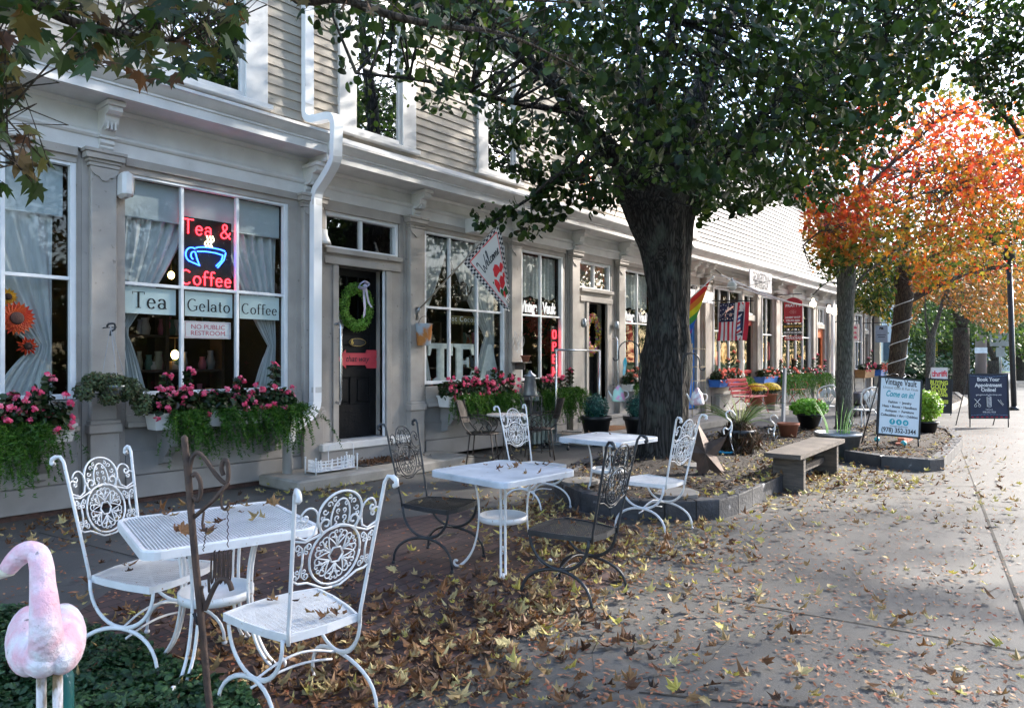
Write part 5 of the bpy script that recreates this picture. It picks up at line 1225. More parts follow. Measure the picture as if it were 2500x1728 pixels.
# orange silk flowers in the first window
org = leafmat('silk_petal', [(.70, .05, .015), (.80, .13, .02), (.80, .45, .04)], .25)
def bigflower(c, r, n1, label, cc=(.06, .02, .015), m=org, rv=(0, .5)):
    t = thing('silk_flower', label, 'flower', c); b = M(); c = Vector(c)
    for ring in range(3):
        for k in range(n1):
            a = 2 * PI * (k + ring * .4) / n1; rr_ = r * (1 - .18 * ring); b.rv = random.uniform(*rv); d = Vector((math.cos(a), 0, math.sin(a))); s_v = Vector((-math.sin(a), 0, math.cos(a)))
            yv = Vector((0, -.02 - .012 * ring, 0)); b.add([c + yv + d * r * .3, c + yv + d * rr_ * .7 + s_v * r * .12 - Vector((0, .01, 0)), c + yv + d * rr_, c + yv + d * rr_ * .7 - s_v * r * .12 - Vector((0, .01, 0))], [(0, 1, 2, 3)])
    part('petals', b, m, t, world=True); b = M(); b.ball((c.x, c.y - .05, c.z), (r * .36, .03, r * .36), 14, 8); part('flower_head', b, mat('seed_head', (.10, .04, .03), (.03, .015, .012), .9, 60, bump=.5), t, world=True)
bigflower(W(38, 777, .10), .165, 22, 'big orange silk sunflower in the far left window')
bigflower(W(65, 845, .12), .10, 7, 'red silk blossom below the orange sunflower', rv=(0, .1)); bigflower(W(16, 725, .14), .09, 14, 'yellow silk blossom above the orange sunflower', rv=(.9, 1.))
# tea room letters T E A
tin = mat('brushed_tin', (.74, .77, .74), (.58, .61, .59), .5, 14)
def poly(b, pts, o, s, dep=.03): b.ext(pts, o, (s, 0, 0), (0, 0, s), (0, dep, 0))
GT = [(0, .0), (.52, 0), (.52, .06), (.38, .12), (.38, .86), (.58, .86), (.64, .68), (.70, .68), (.70, 1), (-.18, 1), (-.18, .68), (-.12, .68), (-.06, .86), (.14, .86), (.14, .12), (0, .06)]
GE = [(0, 0), (.78, 0), (.82, .32), (.76, .32), (.68, .14), (.36, .14), (.36, .45), (.5, .45), (.54, .36), (.60, .36), (.60, .64), (.54, .64), (.5, .55), (.36, .55), (.36, .86), (.66, .86), (.74, .70), (.80, .70), (.78, 1), (0, 1), (0, .94), (.12, .88), (.12, .12), (0, .06)]
for g, l, wdt, lab in ((GT, 1040, .95, 'T'), (GE, 1107, .95, 'E')):
    x = SX(l, .12) + (.16 if g is GT else .0); b = M(); poly(b, g, (x, .12, 1.17), .60); solo('metal_letter', b, tin, 'big tin letter %s standing in the window' % lab, 'letter', 'tin letters in the window')
b = M(); x = SX(1172, .12); poly(b, [(0, 0), (.22, 0), (.22, .06), (.16, .09), (.21, .25), (.47, .25), (.52, .09), (.46, .06), (.46, 0), (.80, 0), (.80, .06), (.73, .1), (.46, 1), (.30, 1), (.08, .1), (0, .06)][:0] or [(0, 0), (.2, 0), (.27, .26), (.53, .26), (.6, 0), (.82, 0), (.5, 1), (.32, 1)], (x, .12, 1.17), .60); solo('metal_letter', b, tin, 'big tin letter A standing in the window', 'letter', 'tin letters in the window')
# black teapot silhouette and hot cocoa banner
b = M(); c = W(1131, 712, .10); s = .13
b.lathe([(.02, -1.15), (.62, -1.15), (.66, -1.05), (.95, -.35), (1.0, .1), (.88, .62), (.72, .80), (.66, .85), (.70, .90), (.45, 1.12), (.16, 1.22), (.12, 1.34), (.2, 1.42), (.16, 1.55), (.02, 1.6)], 20, (0, 0, 0)); b.v = [(c.x + v[0] * s, c.y + v[1] * s * .35, c.z + v[2] * s) for v in b.v]
t = thing('teapot_ornament', 'flat black teapot ornament hanging in the window left of the flag', 'teapot', c); part('pot', b, blackpl, t, world=True)
b = M(); b.tube(curve([(c.x + .10, c.y, c.z - .05), (c.x + .17, c.y, c.z + .0), (c.x + .19, c.y, c.z + .08), (c.x + .23, c.y, c.z + .10)], 4), .012, 6); part('spout', b, blackpl, t, world=True)
b = M(); b.tube(curve([(c.x - .10, c.y, c.z + .09), (c.x - .19, c.y, c.z + .10), (c.x - .20, c.y, c.z - .02), (c.x - .11, c.y, c.z - .09)], 4), .010, 6); part('handle', b, blackpl, t, world=True)
b = M(); b.tube([(c.x, c.y, c.z + .2), (c.x, c.y, 3.4)], .002, 4); part('string', b, inkw, t, world=True)
b = M(); b.tube([(c.x + .02, c.y - .05, c.z + .10), (c.x + .02, c.y - .055, c.z - .02)], .004, 4); b.box((c.x + .005, c.y - .056, c.z - .05), (c.x + .035, c.y - .052, c.z - .01)); part('tea_tag', b, inkw, t, world=True)
pa = W(1093, 777, .09); pb_ = W(1160, 780, .09); t = thing('banner', 'hot cocoa letter banner hanging behind the window rail', 'banner', pa)
b = M()
for i in range(8): f_ = (i + .5) / 8; x = pa.x + (pb_.x - pa.x) * f_; b.ext([(-.045, .06), (.045, .06), (.045, -.04), (0, -.085), (-.045, -.04)], (x, .095, 2.16), (1, 0, 0), (0, 0, 1), (0, .003, 0))
part('flag_pieces', b, mat('kraft', (.20, .18, .07), (.14, .12, .05), .8), t, world=True); place_text('Hot Cocoa', .12, ((pa.x + pb_.x) / 2, .091, 2.165), (1, 0, 0), (0, 0, 1), inkw, t, extrude=.001, spacing=1.25)
# wreaths
def wreath(c, R_, r_, mt, n, size, label, shape=DIA, rnds=None, squash=1.):
    t = thing('wreath', label, 'wreath', c); c = np.array(c); a = rng.random(n) * 2 * PI; u = unit(n) * r_ * (rng.random(n)[:, None] ** .4)
    P = np.stack([c[0] + R_ * np.cos(a), np.full(n, c[1]), c[2] + R_ * squash * np.sin(a)], 1) + u * np.array([1, .6, 1]); N = u / r_ + np.array([0, -.4, 0]); U = unit(n)
    b = M(); b.leaves(P, N + unit(n) * .5, U, rng.uniform(*size, n), shape, rng.random(n) if rnds is None else rnds(n)); part('foliage', b, mt, t, world=True)
    b = M(); b.tube([(c[0] + R_ * math.cos(q), c[1] + .02, c[2] + R_ * squash * math.sin(q)) for q in np.linspace(0, 2 * PI, 25)[:-1]], r_ * .45, 6, closed=True); part('ring', b, mat('wreath_ring', (.03, .05, .015), None, .9), t, world=True); return t, c
box_g = leafmat('boxwood_leaf', [(.08, .20, .02), (.15, .34, .04), (.26, .50, .08)], .35)
xc1 = (dl + dr) / 2; wr, c = wreath((xc1, .10, 2.24), .215, .095, box_g, 3400, (.022, .04), 'green boxwood wreath with a lilac ribbon on the black door', squash=1.22)
rib = mat('lilac_ribbon', (.50, .47, .60), (.40, .38, .50), .5, 5)
b = M(); k_ = (c[0] + .02, .00, 2.52)
for s in (-1, 1):
    b.grid(lambda u, v: (k_[0] + s * .085 * math.sin(PI * u) + .02 * v, k_[1] - .03 + .02 * math.cos(2 * PI * v), k_[2] + .10 * (u - .3) + .035 * (v - .5) + .02 * s * math.sin(PI * u)), 8, 6)
b.grid(lambda u, v: (k_[0] + .03 + .035 * v + .10 * u * u, k_[1] - .02 - .01 * math.sin(u * 6), k_[2] - .02 - .26 * u), 8, 2); b.grid(lambda u, v: (k_[0] + .0 + .04 * v - .0 * u, k_[1] - .02 + .01 * math.sin(u * 7), k_[2] - .02 - .42 * u * (1 - .1 * v)), 8, 2)
b.ball((k_[0] + .02, k_[1] - .03, k_[2]), (.035, .03, .035)); part('ribbon', b, rib, wr, world=True)
flw = leafmat('mixed_petal', [(.75, .50, .04), (.80, .30, .04), (.55, .10, .35), (.65, .60, .08), (.30, .42, .06), (.40, .25, .6), (.8, .2, .2), (.7, .66, .1)], .3)
wreath(((dl2 + dr2) / 2 + .02, .10, 2.05), .22, .09, flw, 900, (.04, .07), 'bright mixed flower wreath on the second black door', HEART, squash=1.5)
# things on door one
t = thing('arrow_sign', 'red wooden arrow sign pointing left on the black door', 'sign', ((dl + dr) / 2, .17, 1.52)); cxa = (dl + dr) / 2 + .09
b = M(); b.ext([(-.36, 0), (-.22, .13), (-.22, .085), (.12, .085), (.14, .13), (.36, .13), (.30, 0), (.36, -.13), (.14, -.13), (.12, -.085), (-.22, -.085), (-.22, -.13)], (cxa, .168, 1.52), (1, 0, 0), (0, 0, 1), (0, .012, 0)); part('board', b, mat('coral_paint', (.72, .07, .09), (.62, .05, .07), .5), t, world=True)
place_text('that way', .115, (cxa - .03, .166, 1.52), (1, 0, 0), (0, 0, 1), ink, t, extrude=.001, shear=.25)
t = thing('notice', 'small white notice with a round stamp on the door glass', 'notice', (dl + .17, .17, 2.0)); b = M(); b.box((dl + .075, .172, 1.94), (dl + .235, .175, 2.19)); part('paper', b, inkw, t, world=True)
b = M(); b.tube([(dl + .155 + .058 * math.cos(q), .171, 2.06 + .075 * math.sin(q)) for q in np.linspace(0, 2 * PI, 25)[:-1]], .002, 4, closed=True); part('ring_mark', b, ink, t, world=True); place_text('HOT\nTEA', .05, (dl + .155, .1705, 2.06), (1, 0, 0), (0, 0, 1), ink, t, extrude=.0005)
t = thing('house_plaque', 'small oval brass-lettered plaque above the arrow sign', 'plaque', (cxa, .17, 1.78)); b = M(); b.ext([(p[0], p[1]) for p in arc(0, 0, .15, .06, 0, 345, 23)], (cxa - .02, .174, 1.755), (1, 0, 0), (0, 0, 1), (0, .006, 0)); part('plate', b, blackpl, t, world=True)
b = M(); b.tube([(cxa - .02 + .142 * math.cos(q), .172, 1.755 + .053 * math.sin(q)) for q in np.linspace(0, 2 * PI, 25)[:-1]], .003, 4, closed=True); part('rim', b, brass, t, world=True); place_text('6', .085, (cxa - .11, .172, 1.755), (1, 0, 0), (0, 0, 1), brass, t, extrude=.001, bold=.003)
# outdoor speaker, welcome flag, bucket, security box, antler basket, etc.
t = thing('wall_speaker', 'white outdoor speaker with beige grille under the cornice', 'speaker', (m1l - .0, -.12, 3.32)); p = W(308, 450, -.16)
b = M(); b.bbox((p.x - .06, -.25, p.z - .14), (p.x + .05, -.02, p.z + .12), .03); part('cabinet', b, white, t, world=True); b = M(); b.ext([(q[0], q[1]) for q in arc(0, 0, .07, .11, 0, 345, 23)], (p.x + .052, -.15, p.z - .01), (0, 1, 0), (0, 0, 1), (.012, 0, 0)); part('grille', b, mat('beige_grille', (.42, .37, .28), (.36, .31, .24), .8, 60), t, world=True)
def pole_flag(pm, ptip, label):
    pass
clothw = mat('flag_cloth', (.70, .66, .60), (.62, .58, .53), .8, 3); redc = mat('red_cloth', (.75, .03, .03), (.62, .02, .03), .8, 9); greenc = mat('green_cloth', (.04, .13, .03), (.02, .07, .02), .8, 12); chk = mat('dark_check', (.03, .03, .035), None, .8); chl = mat('light_check', (.62, .56, .50), None, .8)
xm_ = SX(1018, -.10); mnt = W(1018, 761, -.10); xf = xm_ + .10
def onx(px, py, x):
    r = ray(px, py); t_ = x / r[0]; return Vector((x, -D + r[1] * t_, H + r[2] * t_))
tip = onx(1221, 541, xf + .35)
t = thing('flag', 'cream welcome flag with red poppies and a black check border on a wooden pole', 'flag', mnt, group=None)
b = M(); b.tube([mnt, tip], .012, 8); b.ball(tip, .02); part('pole', b, mat('tan_pole', (.33, .28, .22), (.26, .22, .17), .5, 6), t, world=True)
b = M(); b.obox(mnt + Vector((0, .02, -.03)), (.03, 0, 0), (0, .02, 0), (0, 0, .10)); b.tube([mnt + Vector((0, .02, -.02)), mnt + Vector((.0, -.06, .05))], .02, 8); part('flag_bracket', b, galv, t, world=True)
fa = mnt.lerp(tip, (1132 - 1018) / (1221 - 1018)); fb = tip
fd = onx(1236, 762, xf + .45); fcn = onx(1252, 724, xf + .62)
def FP(u, v, off=0):                        # u along the pole, v down the flag
    v2 = v; a = fa.lerp(fb, u); c_ = fd.lerp(fcn, u); p = a.lerp(c_, v)
    fold = .05 * math.sin(u * 5.2 + .6) * v + .03 * math.sin(u * 11) * v
    return p + Vector((fold + off * .0, 0, 0)) + Vector((-.004 - off, 0, 0))
b = M(); b.smooth = True; nu, nv = 20, 30
for i in range(nu):
    for j in range(nv):
        u0, u1, v0, v1 = i / nu, (i + 1) / nu, j / nv, (j + 1) / nv
        bd = u0 < .10 or v0 < .065 or v1 > .935 or u1 > .90
        b.m = (2 if (i + j) % 2 else 3) if bd else 0
        if not bd and (i in (2,) and False): b.m = 1
        b.add([FP(u0, v0), FP(u1, v0), FP(u1, v1), FP(u0, v1)], [(0, 1, 2, 3)])
part('cloth', b, [clothw, redc, chk, chl], t, world=True)
def stroke_on(b, pts, w_, off):
    for i in range(len(pts) - 1):
        a = pts[i]; c_ = pts[i + 1]; dx, dy = c_[0] - a[0], c_[1] - a[1]; l = math.hypot(dx, dy) or 1; nx, ny = -dy / l * w_, dx / l * w_
        b.add([FP(a[0] - nx, a[1] - ny, off), FP(a[0] + nx, a[1] + ny, off), FP(c_[0] + nx, c_[1] + ny, off), FP(c_[0] - nx, c_[1] - ny, off)], [(0, 1, 2, 3)])
b = M(); stroke_on(b, [(.115, .08), (.115, .92)], .008, .003); stroke_on(b, [(.115, .08), (.885, .08)], .008, .003); stroke_on(b, [(.885, .08), (.885, .92)], .008, .003); part('red_border', b, redc, t, world=True)
wel = {'W': [(.0, .75), (.08, .95), (.14, .8), (.16, .1), (.24, .05), (.34, .45), (.40, .1), (.48, .08), (.62, .6), (.70, .98)], 'e': [(.62, .2), (.72, .32), (.74, .45), (.68, .46), (.64, .25), (.68, .08), (.78, .12)], 'l': [(.78, .12), (.88, .5), (.92, .95), (.86, .98), (.84, .5), (.88, .08), (.96, .1)], 'c': [(1.08, .40), (1.02, .42), (.97, .25), (1.0, .08), (1.1, .12)], 'o': [(1.1, .12), (1.12, .35), (1.2, .42), (1.24, .25), (1.18, .08), (1.12, .2), (1.24, .40)], 'm': [(1.28, .40), (1.30, .08), (1.34, .38), (1.40, .38), (1.42, .08), (1.46, .38), (1.52, .38), (1.54, .08), (1.62, .15)], 'e2': [(1.62, .2), (1.70, .36), (1.66, .44), (1.60, .25), (1.66, .08), (1.76, .16)]}
b = M()
for q in wel.values():
    sm_ = curve([(x, 0, y) for x, y in q], 4); stroke_on(b, [(.17 + p.x * .385, .36 - p.z * .20) for p in sm_], .010, .004)
part('lettering', b, ink, t, world=True)
def petals(b, cu, cv, r, n=9, off=.006):
    pts = [(cu + r * (.85 + .25 * math.sin(k * 2.3)) * math.cos(2 * PI * k / n), cv + r * .62 * (.85 + .2 * math.cos(k * 1.7)) * math.sin(2 * PI * k / n)) for k in range(n)]
    b.add([FP(cu, cv, off)] + [FP(x, y, off) for x, y in pts], [(0, 1 + (k + 1) % n, 1 + k) for k in range(n)])
b = M()
for cu, cv, r in ((.58, .50, .15), (.78, .53, .11), (.38, .66, .17), (.64, .70, .16), (.80, .66, .09), (.55, .86, .09)): petals(b, cu, cv, r)
part('poppies', b, redc, t, world=True); b = M()
for cu, cv, r in ((.45, .80, .12), (.68, .84, .14), (.80, .90, .08), (.28, .56, .035)): petals(b, cu, cv, r, 7, .005)
part('leaf_print', b, greenc, t, world=True)
# rusty bucket on the pilaster
c = W(1035, 815, -.17); t = thing('bucket', 'rusting metal pail hung on the pilaster under the flag pole', 'bucket', c)
b = M(); b.lathe([(.0, -.17), (.095, -.17), (.10, -.165), (.125, .14), (.13, .145), (.125, .15), (.118, .14), (.092, -.16), (.0, -.16)], 24, c); part('pail', b, mat('orange_rust_tin', (.52, .20, .05), (.40, .46, .52), .55, 5, bump=.2, contrast=.12), t, world=True)
b = M(); b.tube(curve([(c.x - .12, c.y, c.z + .13), (c.x - .05, c.y, c.z + .24), (c.x + .06, c.y, c.z + .25), (c.x + .12, c.y, c.z + .13)], 4), .004, 5); part('handle', b, rust, t, world=True)
c = W(1157, 552, -.16); b = M(); b.bbox((c.x - .10, -.26, c.z - .11), (c.x + .13, -.05, c.z + .11), .01); solo('junction_box', b, white, 'plain white box fixed to the cornice above the welcome flag', 'box')
c = W(790, 572, -.10); b = M(); b.lathe([(.02, 0), (.05, .01), (.055, -.06), (.09, -.14), (.10, -.18), (0, -.17)], 14, (c.x, c.y, c.z + .05)); solo('wall_lamp', b, white, 'small white bell-shaped lamp beside the downspout', 'lamp')
# window lettering
for (xl2, xr2, mx_) in ((w3l, w3r, SX(1321)), (w4l, w4r, SX(1557))):
    t = thing('window_lettering', 'white shop name lettering on the window %s the flower wreath door' % ('left of' if xl2 == w3l else 'right of'), 'lettering', (xl2, .03, 2.4), group='shop name on the antique shop windows')
    for wd2, a, c_ in (('Vintage', xl2 - .02, mx_ - .03), ('Vault', mx_ + .05, xr2 - .08)):
        me_w = c_ - a; place_text(wd2, .27, ((a + c_) / 2, .034, 2.455), (1, 0, 0), (0, 0, 1), inkw, t, extrude=.001, bold=.014, sx=me_w / (.27 * (3.45 if wd2 == 'Vintage' else 2.45)), spacing=.95)
t = thing('neon_sign', 'vertical red neon open sign in the antique shop window', 'neon sign', (w3r - .12, .06, 1.8)); b = M(); b.bbox((w3r - .21, .07, 1.22), (w3r - .03, .10, 2.15), .004); part('panel', b, blackpl, t, world=True)
b = M(); xo = w3r - .12
for ch, z in (('O', 1.99), ('P', 1.76), ('E', 1.53), ('N', 1.30)):
    g = {'O': [[(-.05, -.04), (-.05, .04), (-.03, .075), (.03, .075), (.05, .04), (.05, -.04), (.03, -.075), (-.03, -.075), (-.05, -.04)]], 'P': [[(-.045, -.08), (-.045, .075), (.03, .075), (.05, .045), (.03, .0), (-.045, 0)]], 'E': [[(.045, .075), (-.045, .075), (-.045, -.075), (.045, -.075)], [(-.045, 0), (.03, 0)]], 'N': [[(-.045, -.08), (-.045, .075), (.045, -.075), (.045, .08)]]}[ch]
    for q in g: b.tube([(xo + x, .055, z + y) for x, y in q], .009, 6)
part('lettering', b, nr, t, world=True)
# red shapes behind the antique window
rf = mat('red_feather', (.45, .05, .04), (.28, .03, .03), .9, 12)
def dress(px, py, y, s, label, m=rf):
    c = W(px, py, y); P = c + Vector((0, 0, 0)); n = 500; pts = np.array(c) + rng.normal(size=(n, 3)) * np.array([.13, .06, .13]) * s; b = M(); b.leaves(pts, unit(n), unit(n), rng.uniform(.04, .09, n), DIA, rng.random(n)); solo('feather_hat', b, m, label, 'hat')
dress(1310, 780, .5, 1.2, 'red feathered hat behind the shop name window'); dress(1345, 840, .5, .8, 'red silk roses low in the shop name window')
b = M(); c = W(1545, 830, .3); b.ext([(-.05, .42), (.02, .42), (.10, .1), (.18, -.5), (-.14, -.5), (-.10, 0)], (c.x - .1, .3, c.z), (1, 0, 0), (0, 0, 1), (0, .08, 0)); solo('dress', b, redc, 'red dress standing in the window beside the trunk', 'dress')
# cup sign etc on the far bays
kay = [mat('coral_board', (.80, .16, .15), None, .5), mat('orange_board', (.85, .36, .05), None, .5), mat('red_board', (.65, .05, .07), None, .5)]
for px0, px1, y0, y1, m_, lab in ((1746, 1755, 858, 892, kay[0], 'coral surfboard in the barber shop window'), (1763, 1777, 835, 890, kay[1], 'wide orange surfboard in the barber shop window'), (1863, 1870, 838, 884, kay[1], 'narrow orange board right of the red door'), (1875, 1880, 835, 880, kay[2], 'red board right of the red door')):
    a, c_ = W(px0, (y0 + y1) / 2, .25), W(px1, (y0 + y1) / 2, .25); hz = W(px0, y0, .25).z - a.z; b = M(); b.ext(arc(0, 0, (c_.x - a.x) / 2, hz, 0, 345, 23), ((a.x + c_.x) / 2, .25, a.z), (1, 0, 0), (0, 0, 1), (0, .04, 0)); solo('surfboard', b, m_, lab, 'surfboard')
# ---- hanging flags and boards standing out from the shop row
def board_x(name, label, cat, x0p, x1p, ytop, ybot, x, mt, th=.03, arch=0):
    """board hanging square to the wall at world x, spanning photo columns x0p..x1p"""
    ya, yb_ = YX(x0p, x), YX(x1p, x); za, zb = onx(x0p, ytop, x).z, onx(x0p, ybot, x).z
    t = thing(name, label, cat, (x, (ya + yb_) / 2, zb)); pl = [(0, 0), (abs(ya - yb_), 0), (abs(ya - yb_), za - zb)] 
    if arch: w_ = abs(ya - yb_); pl += [(w_ * (1 - i / 8), za - zb + arch * math.sin(PI * i / 8)) for i in range(1, 8)]
    pl += [(0, za - zb)]; b = M(); b.ext(pl, (x, ya, zb), (0, -1, 0), (0, 0, 1), (th, 0, 0)); part('board', b, mt, t, world=True); return t, x, ya, yb_, za, zb
def txt_x(s_, size, x, y, z, mt, t, **k): place_text(s_, size, (x - .003, y, z), (0, -1, 0), (0, 0, 1), mt, t, extrude=.001, **k)
bur = mat('burgundy', (.42, .015, .03), (.36, .012, .025), .5); gold = mat('gold_ink', (.62, .38, .06), None, .5)
x = SX(1910, -.35)
t, x, ya, yb_, za, zb = board_x('hanging_sign', 'burgundy arched hobby shop sign hanging over the walk', 'sign', 1914, 1958, 737, 788, x, bur, arch=.12); w_ = ya - yb_; yc = (ya + yb_) / 2; hh = za - zb
txt_x('PRATT\'S', .22 * w_, x, yc, zb + hh * .80, inkw, t, bold=.004, spacing=1.05); txt_x('HOBBY SHOP', .135 * w_, x, yc, zb + hh * .24, inkw, t, bold=.003); txt_x('978-352-2256', .135 * w_, x, yc, zb + hh * .09, inkw, t, bold=.003)
b = M()
for k in range(5): a = 2 * PI * k / 5; b.tube([(x - .004, yc + .09 * w_ * math.cos(q) + .11 * w_ * math.cos(a), zb + hh * .5 + .05 * w_ * math.sin(q) + .07 * w_ * math.sin(a)) for q in np.linspace(0, 2 * PI, 10)[:-1]], .004, 4, closed=True)
part('emblem', b, mat('rose_ink', (.65, .35, .35), None, .6), t, world=True)
b = M(); b.tube([(x + .015, -.02, za + .22), (x + .015, yb_, za + .22)], .015, 6); b.tube([(x + .015, yc, za + .22), (x + .015, yc, za + .1)], .006, 5); part('bracket_arm', b, metalk, t, world=True)
for lab, y0, y1, m_, tx, im in (('black board lettered with buying gold in gold', 792, 803, blackpl, 'BUYING GOLD', gold), ('black board lettered with buying silver in white', 807, 818, blackpl, 'BUYING SILVER', inkw), ('small red board with white brand lettering', 820, 831, bur, 'TRAXXAS', inkw)):
    t2, x_, ya2, yb2_, za2, zb2 = board_x('hanging_sign', lab + ' under the burgundy sign', 'sign', 1914, 1958, y0, y1, x, m_); txt_x(tx, .15 * w_ if len(tx) > 8 else .21 * w_, x, yc, (za2 + zb2) / 2, im, t2, bold=.004, shear=.3 if tx == 'TRAXXAS' else 0)
    b = M(); [b.tube([(x + .015, q, za2), (x + .015, q, za2 + .06)], .006, 5) for q in (ya - .1, yb_ + .1)]; part('link', b, silver, t2, world=True)
# barber flag
x = SX(1752, -.5); ya, yb_ = YX(1757, x), YX(1830, x); za = onx(1757, 741, x).z; zb = onx(1752, 832, x).z; wf = ya - yb_; hf = za - zb
t = thing('flag', 'stars and stripes flag with scissors and a barber pole, hung from a black rod', 'flag', (x, ya, zb))
def BF(u, v, off=0): return Vector((x - off + .05 * math.sin(u * 6 + v * 3) * (1 - v) , ya - wf * u + .06 * (1 - v) * 1.0, zb + hf * v))
navy = mat('navy_cloth', (.012, .02, .07), None, .8); redf = mat('flag_red', (.60, .02, .05), None, .8); whf = mat('flag_white', (.74, .74, .77), None, .8); bl = mat('pole_blue', (.03, .12, .45), None, .7)
b = M(); b.smooth = True; nu, nv = 36, 24
for i in range(nu):
    for j in range(nv):
        u = (i + .5) / nu; v = (j + .5) / nv
        if u < .54 and v > .52: m_ = 0
        elif u < .54: m_ = 1 if int(u * 7 / .54 * 1.0) % 2 == 0 else 2
        else: m_ = 2 if u < .62 else (1 if u < .70 else (2 if .70 < u < .72 else (1 if u > .88 and not .93 < u < .95 else 1)))
        if u > .62 and u < .9 : m_ = 2 if int(u * 16) % 2 else 1
        b.m = m_; a, c_ = i / nu, (i + 1) / nu; d, e = j / nv, (j + 1) / nv; b.add([BF(a, d), BF(c_, d), BF(c_, e), BF(a, e)], [(0, 1, 2, 3)])
part('cloth', b, [navy, redf, whf], t, world=True)
def patch(b, pts, off): b.add([BF(u, v, off) for u, v in pts], [tuple(range(len(pts)))])
b = M(); b.m = 0; patch(b, [(.64, .12), (.86, .12), (.84, .80), (.66, .80)], .012); b.m = 1
patch(b, arc(.75, .06, .08, .06, 180, 360, 8)[::-1] + [(.67, .14), (.83, .14)], .014) if False else None
part('pole_outline', b, [navy], t, world=True); b = M(); nb_ = 9
for k in range(nb_):
    v0 = .17 + .53 * k / nb_; v1 = .17 + .53 * (k + 1) / nb_; b.m = (0, 1, 0, 2)[k % 4]; dd = .06
    patch(b, [(.66, max(.15, v0 - dd)), (.84, v0 + dd * .6), (.83, min(.74, v1 + dd * .6)), (.665, max(.16, v1 - dd))], .016)
b.m = 0; patch(b, arc(.75, .88, .065, .08, 0, 345, 12), .016); patch(b, [(.66, .76), (.84, .76), (.80, .82), (.70, .82)], .017); patch(b, [(.68, .14), (.82, .14), (.79, .06), (.75, .02), (.71, .06)], .017); part('barber_pole', b, [whf, redf, bl], t, world=True)
b = M()
for (p, q) in (((.06, .62), (.36, .88)), ((.22, .60), (.32, .92))): b.tube([BF(*p, .02), BF(*q, .02)], .010, 4)
b.tube([BF(.25, .76, .02), BF(.50, .90, .02)], .03, 4)
for cu, cv in ((.30, .58), (.42, .68)): b.tube([BF(cu + .04 * math.cos(q), cv + .035 * math.sin(q), .02) for q in np.linspace(0, 2 * PI, 11)[:-1]], .009, 4, closed=True)
part('scissors', b, silver, t, world=True); b = M()
for i in range(6):
    for j in range(4): b.ball(BF(.05 + i * .088, .56 + j * .125 + .02 * (i % 2), .006), .012, 6, 4)
part('stars', b, whf, t, world=True); b = M(); b.tube([(x, .0, za + .10), (x, yb_ - .1, za + .02)], .015, 6); part('rod', b, metalk, t, world=True)
# rainbow flag
x = SX(1655, -.2); p0 = Vector((x, -.05, onx(1640, 770, x).z)); p1 = onx(1741, 677, x + .2)
t = thing('flag', 'rainbow striped flag leaning out beside the trunk', 'flag', p0); b = M(); b.tube([p0, p1], .014, 8); b.ball(p1, .03); part('pole', b, white, t, world=True)
cols = [(.78, .03, .03), (.85, .25, .03), (.85, .75, .03), (.08, .38, .08), (.04, .18, .70), (.30, .05, .38)]
A0 = p0.lerp(p1, .12); A1 = p0.lerp(p1, .93); B0 = onx(1655, 850, x + .05); B1 = onx(1684, 822, x + .25)
b = M(); b.smooth = True
for k in range(6):
    b.m = k
    for j in range(4):
        for i in range(12):
            def RF(u, v): p = A1.lerp(B1, v).lerp(A0.lerp(B0, v), u); return p + Vector((.06 * math.sin(u * 7) * v, 0, -.05 * math.sin(PI * u) * 0))
            u0, u1 = i / 12, (i + 1) / 12; v0, v1 = (k + j / 4) / 6, (k + (j + 1) / 4) / 6; b.add([RF(u0, v0), RF(u1, v0), RF(u1, v1), RF(u0, v1)], [(0, 1, 2, 3)])
part('cloth', b, [mat('rainbow%d' % k, c_, None, .8) for k, c_ in enumerate(cols)], t, world=True)
# flat boards on the cornice
def wall_board(name, label, p, q, y, mt, lines, rz=0):
    a = W(*p, y); c_ = W(*q, y); t = thing(name, label, 'sign', a); b = M(); b.bbox((a.x, y, min(a.z, c_.z)), (c_.x, y + .05, max(a.z, c_.z)), .006); part('board', b, mt, t, world=True)
    for s_v, size, f_, m_ in lines: place_text(s_v, size, ((a.x + c_.x) / 2, y - .002, min(a.z, c_.z) + abs(a.z - c_.z) * f_), (1, 0, 0), (0, 0, 1), m_, t, extrude=.001, bold=.006)
    return t
gr = mat('sign_grey_ink', (.22, .22, .22), None, .6); bw = mat('bright_board', (.80, .80, .80), None, .5)
a = W(1828, 657, -.60); c_ = W(1881, 670, -.60); zt_ = a.z; zb_ = W(1830, 707, -.60).z
t = thing('shop_sign', 'white barber shop board standing on the cornice front', 'sign', (a.x, -.6, zb_)); b = M(); b.bbox((a.x, -.64, zb_), (c_.x, -.60, zt_), .008); part('board', b, bw, t, world=True)
place_text('GEORGETOWN', .36, ((a.x + c_.x) / 2, -.643, zb_ + (zt_ - zb_) * .66), (1, 0, 0), (0, 0, 1), gr, t, extrude=.001, bold=.008, sx=(c_.x - a.x) * .8 / (.36 * 7.1)); place_text('BARBERSHOP', .30, ((a.x + c_.x) / 2, -.643, zb_ + (zt_ - zb_) * .30), (1, 0, 0), (0, 0, 1), gr, t, extrude=.001, bold=.006, sx=(c_.x - a.x) * .72 / (.30 * 7.0))
wall_board('shop_sign', 'white board half hidden behind the trunk and the rainbow flag', (1655, 700), (1741, 742), -.35, bw, [('S', .40, .5, gr)])
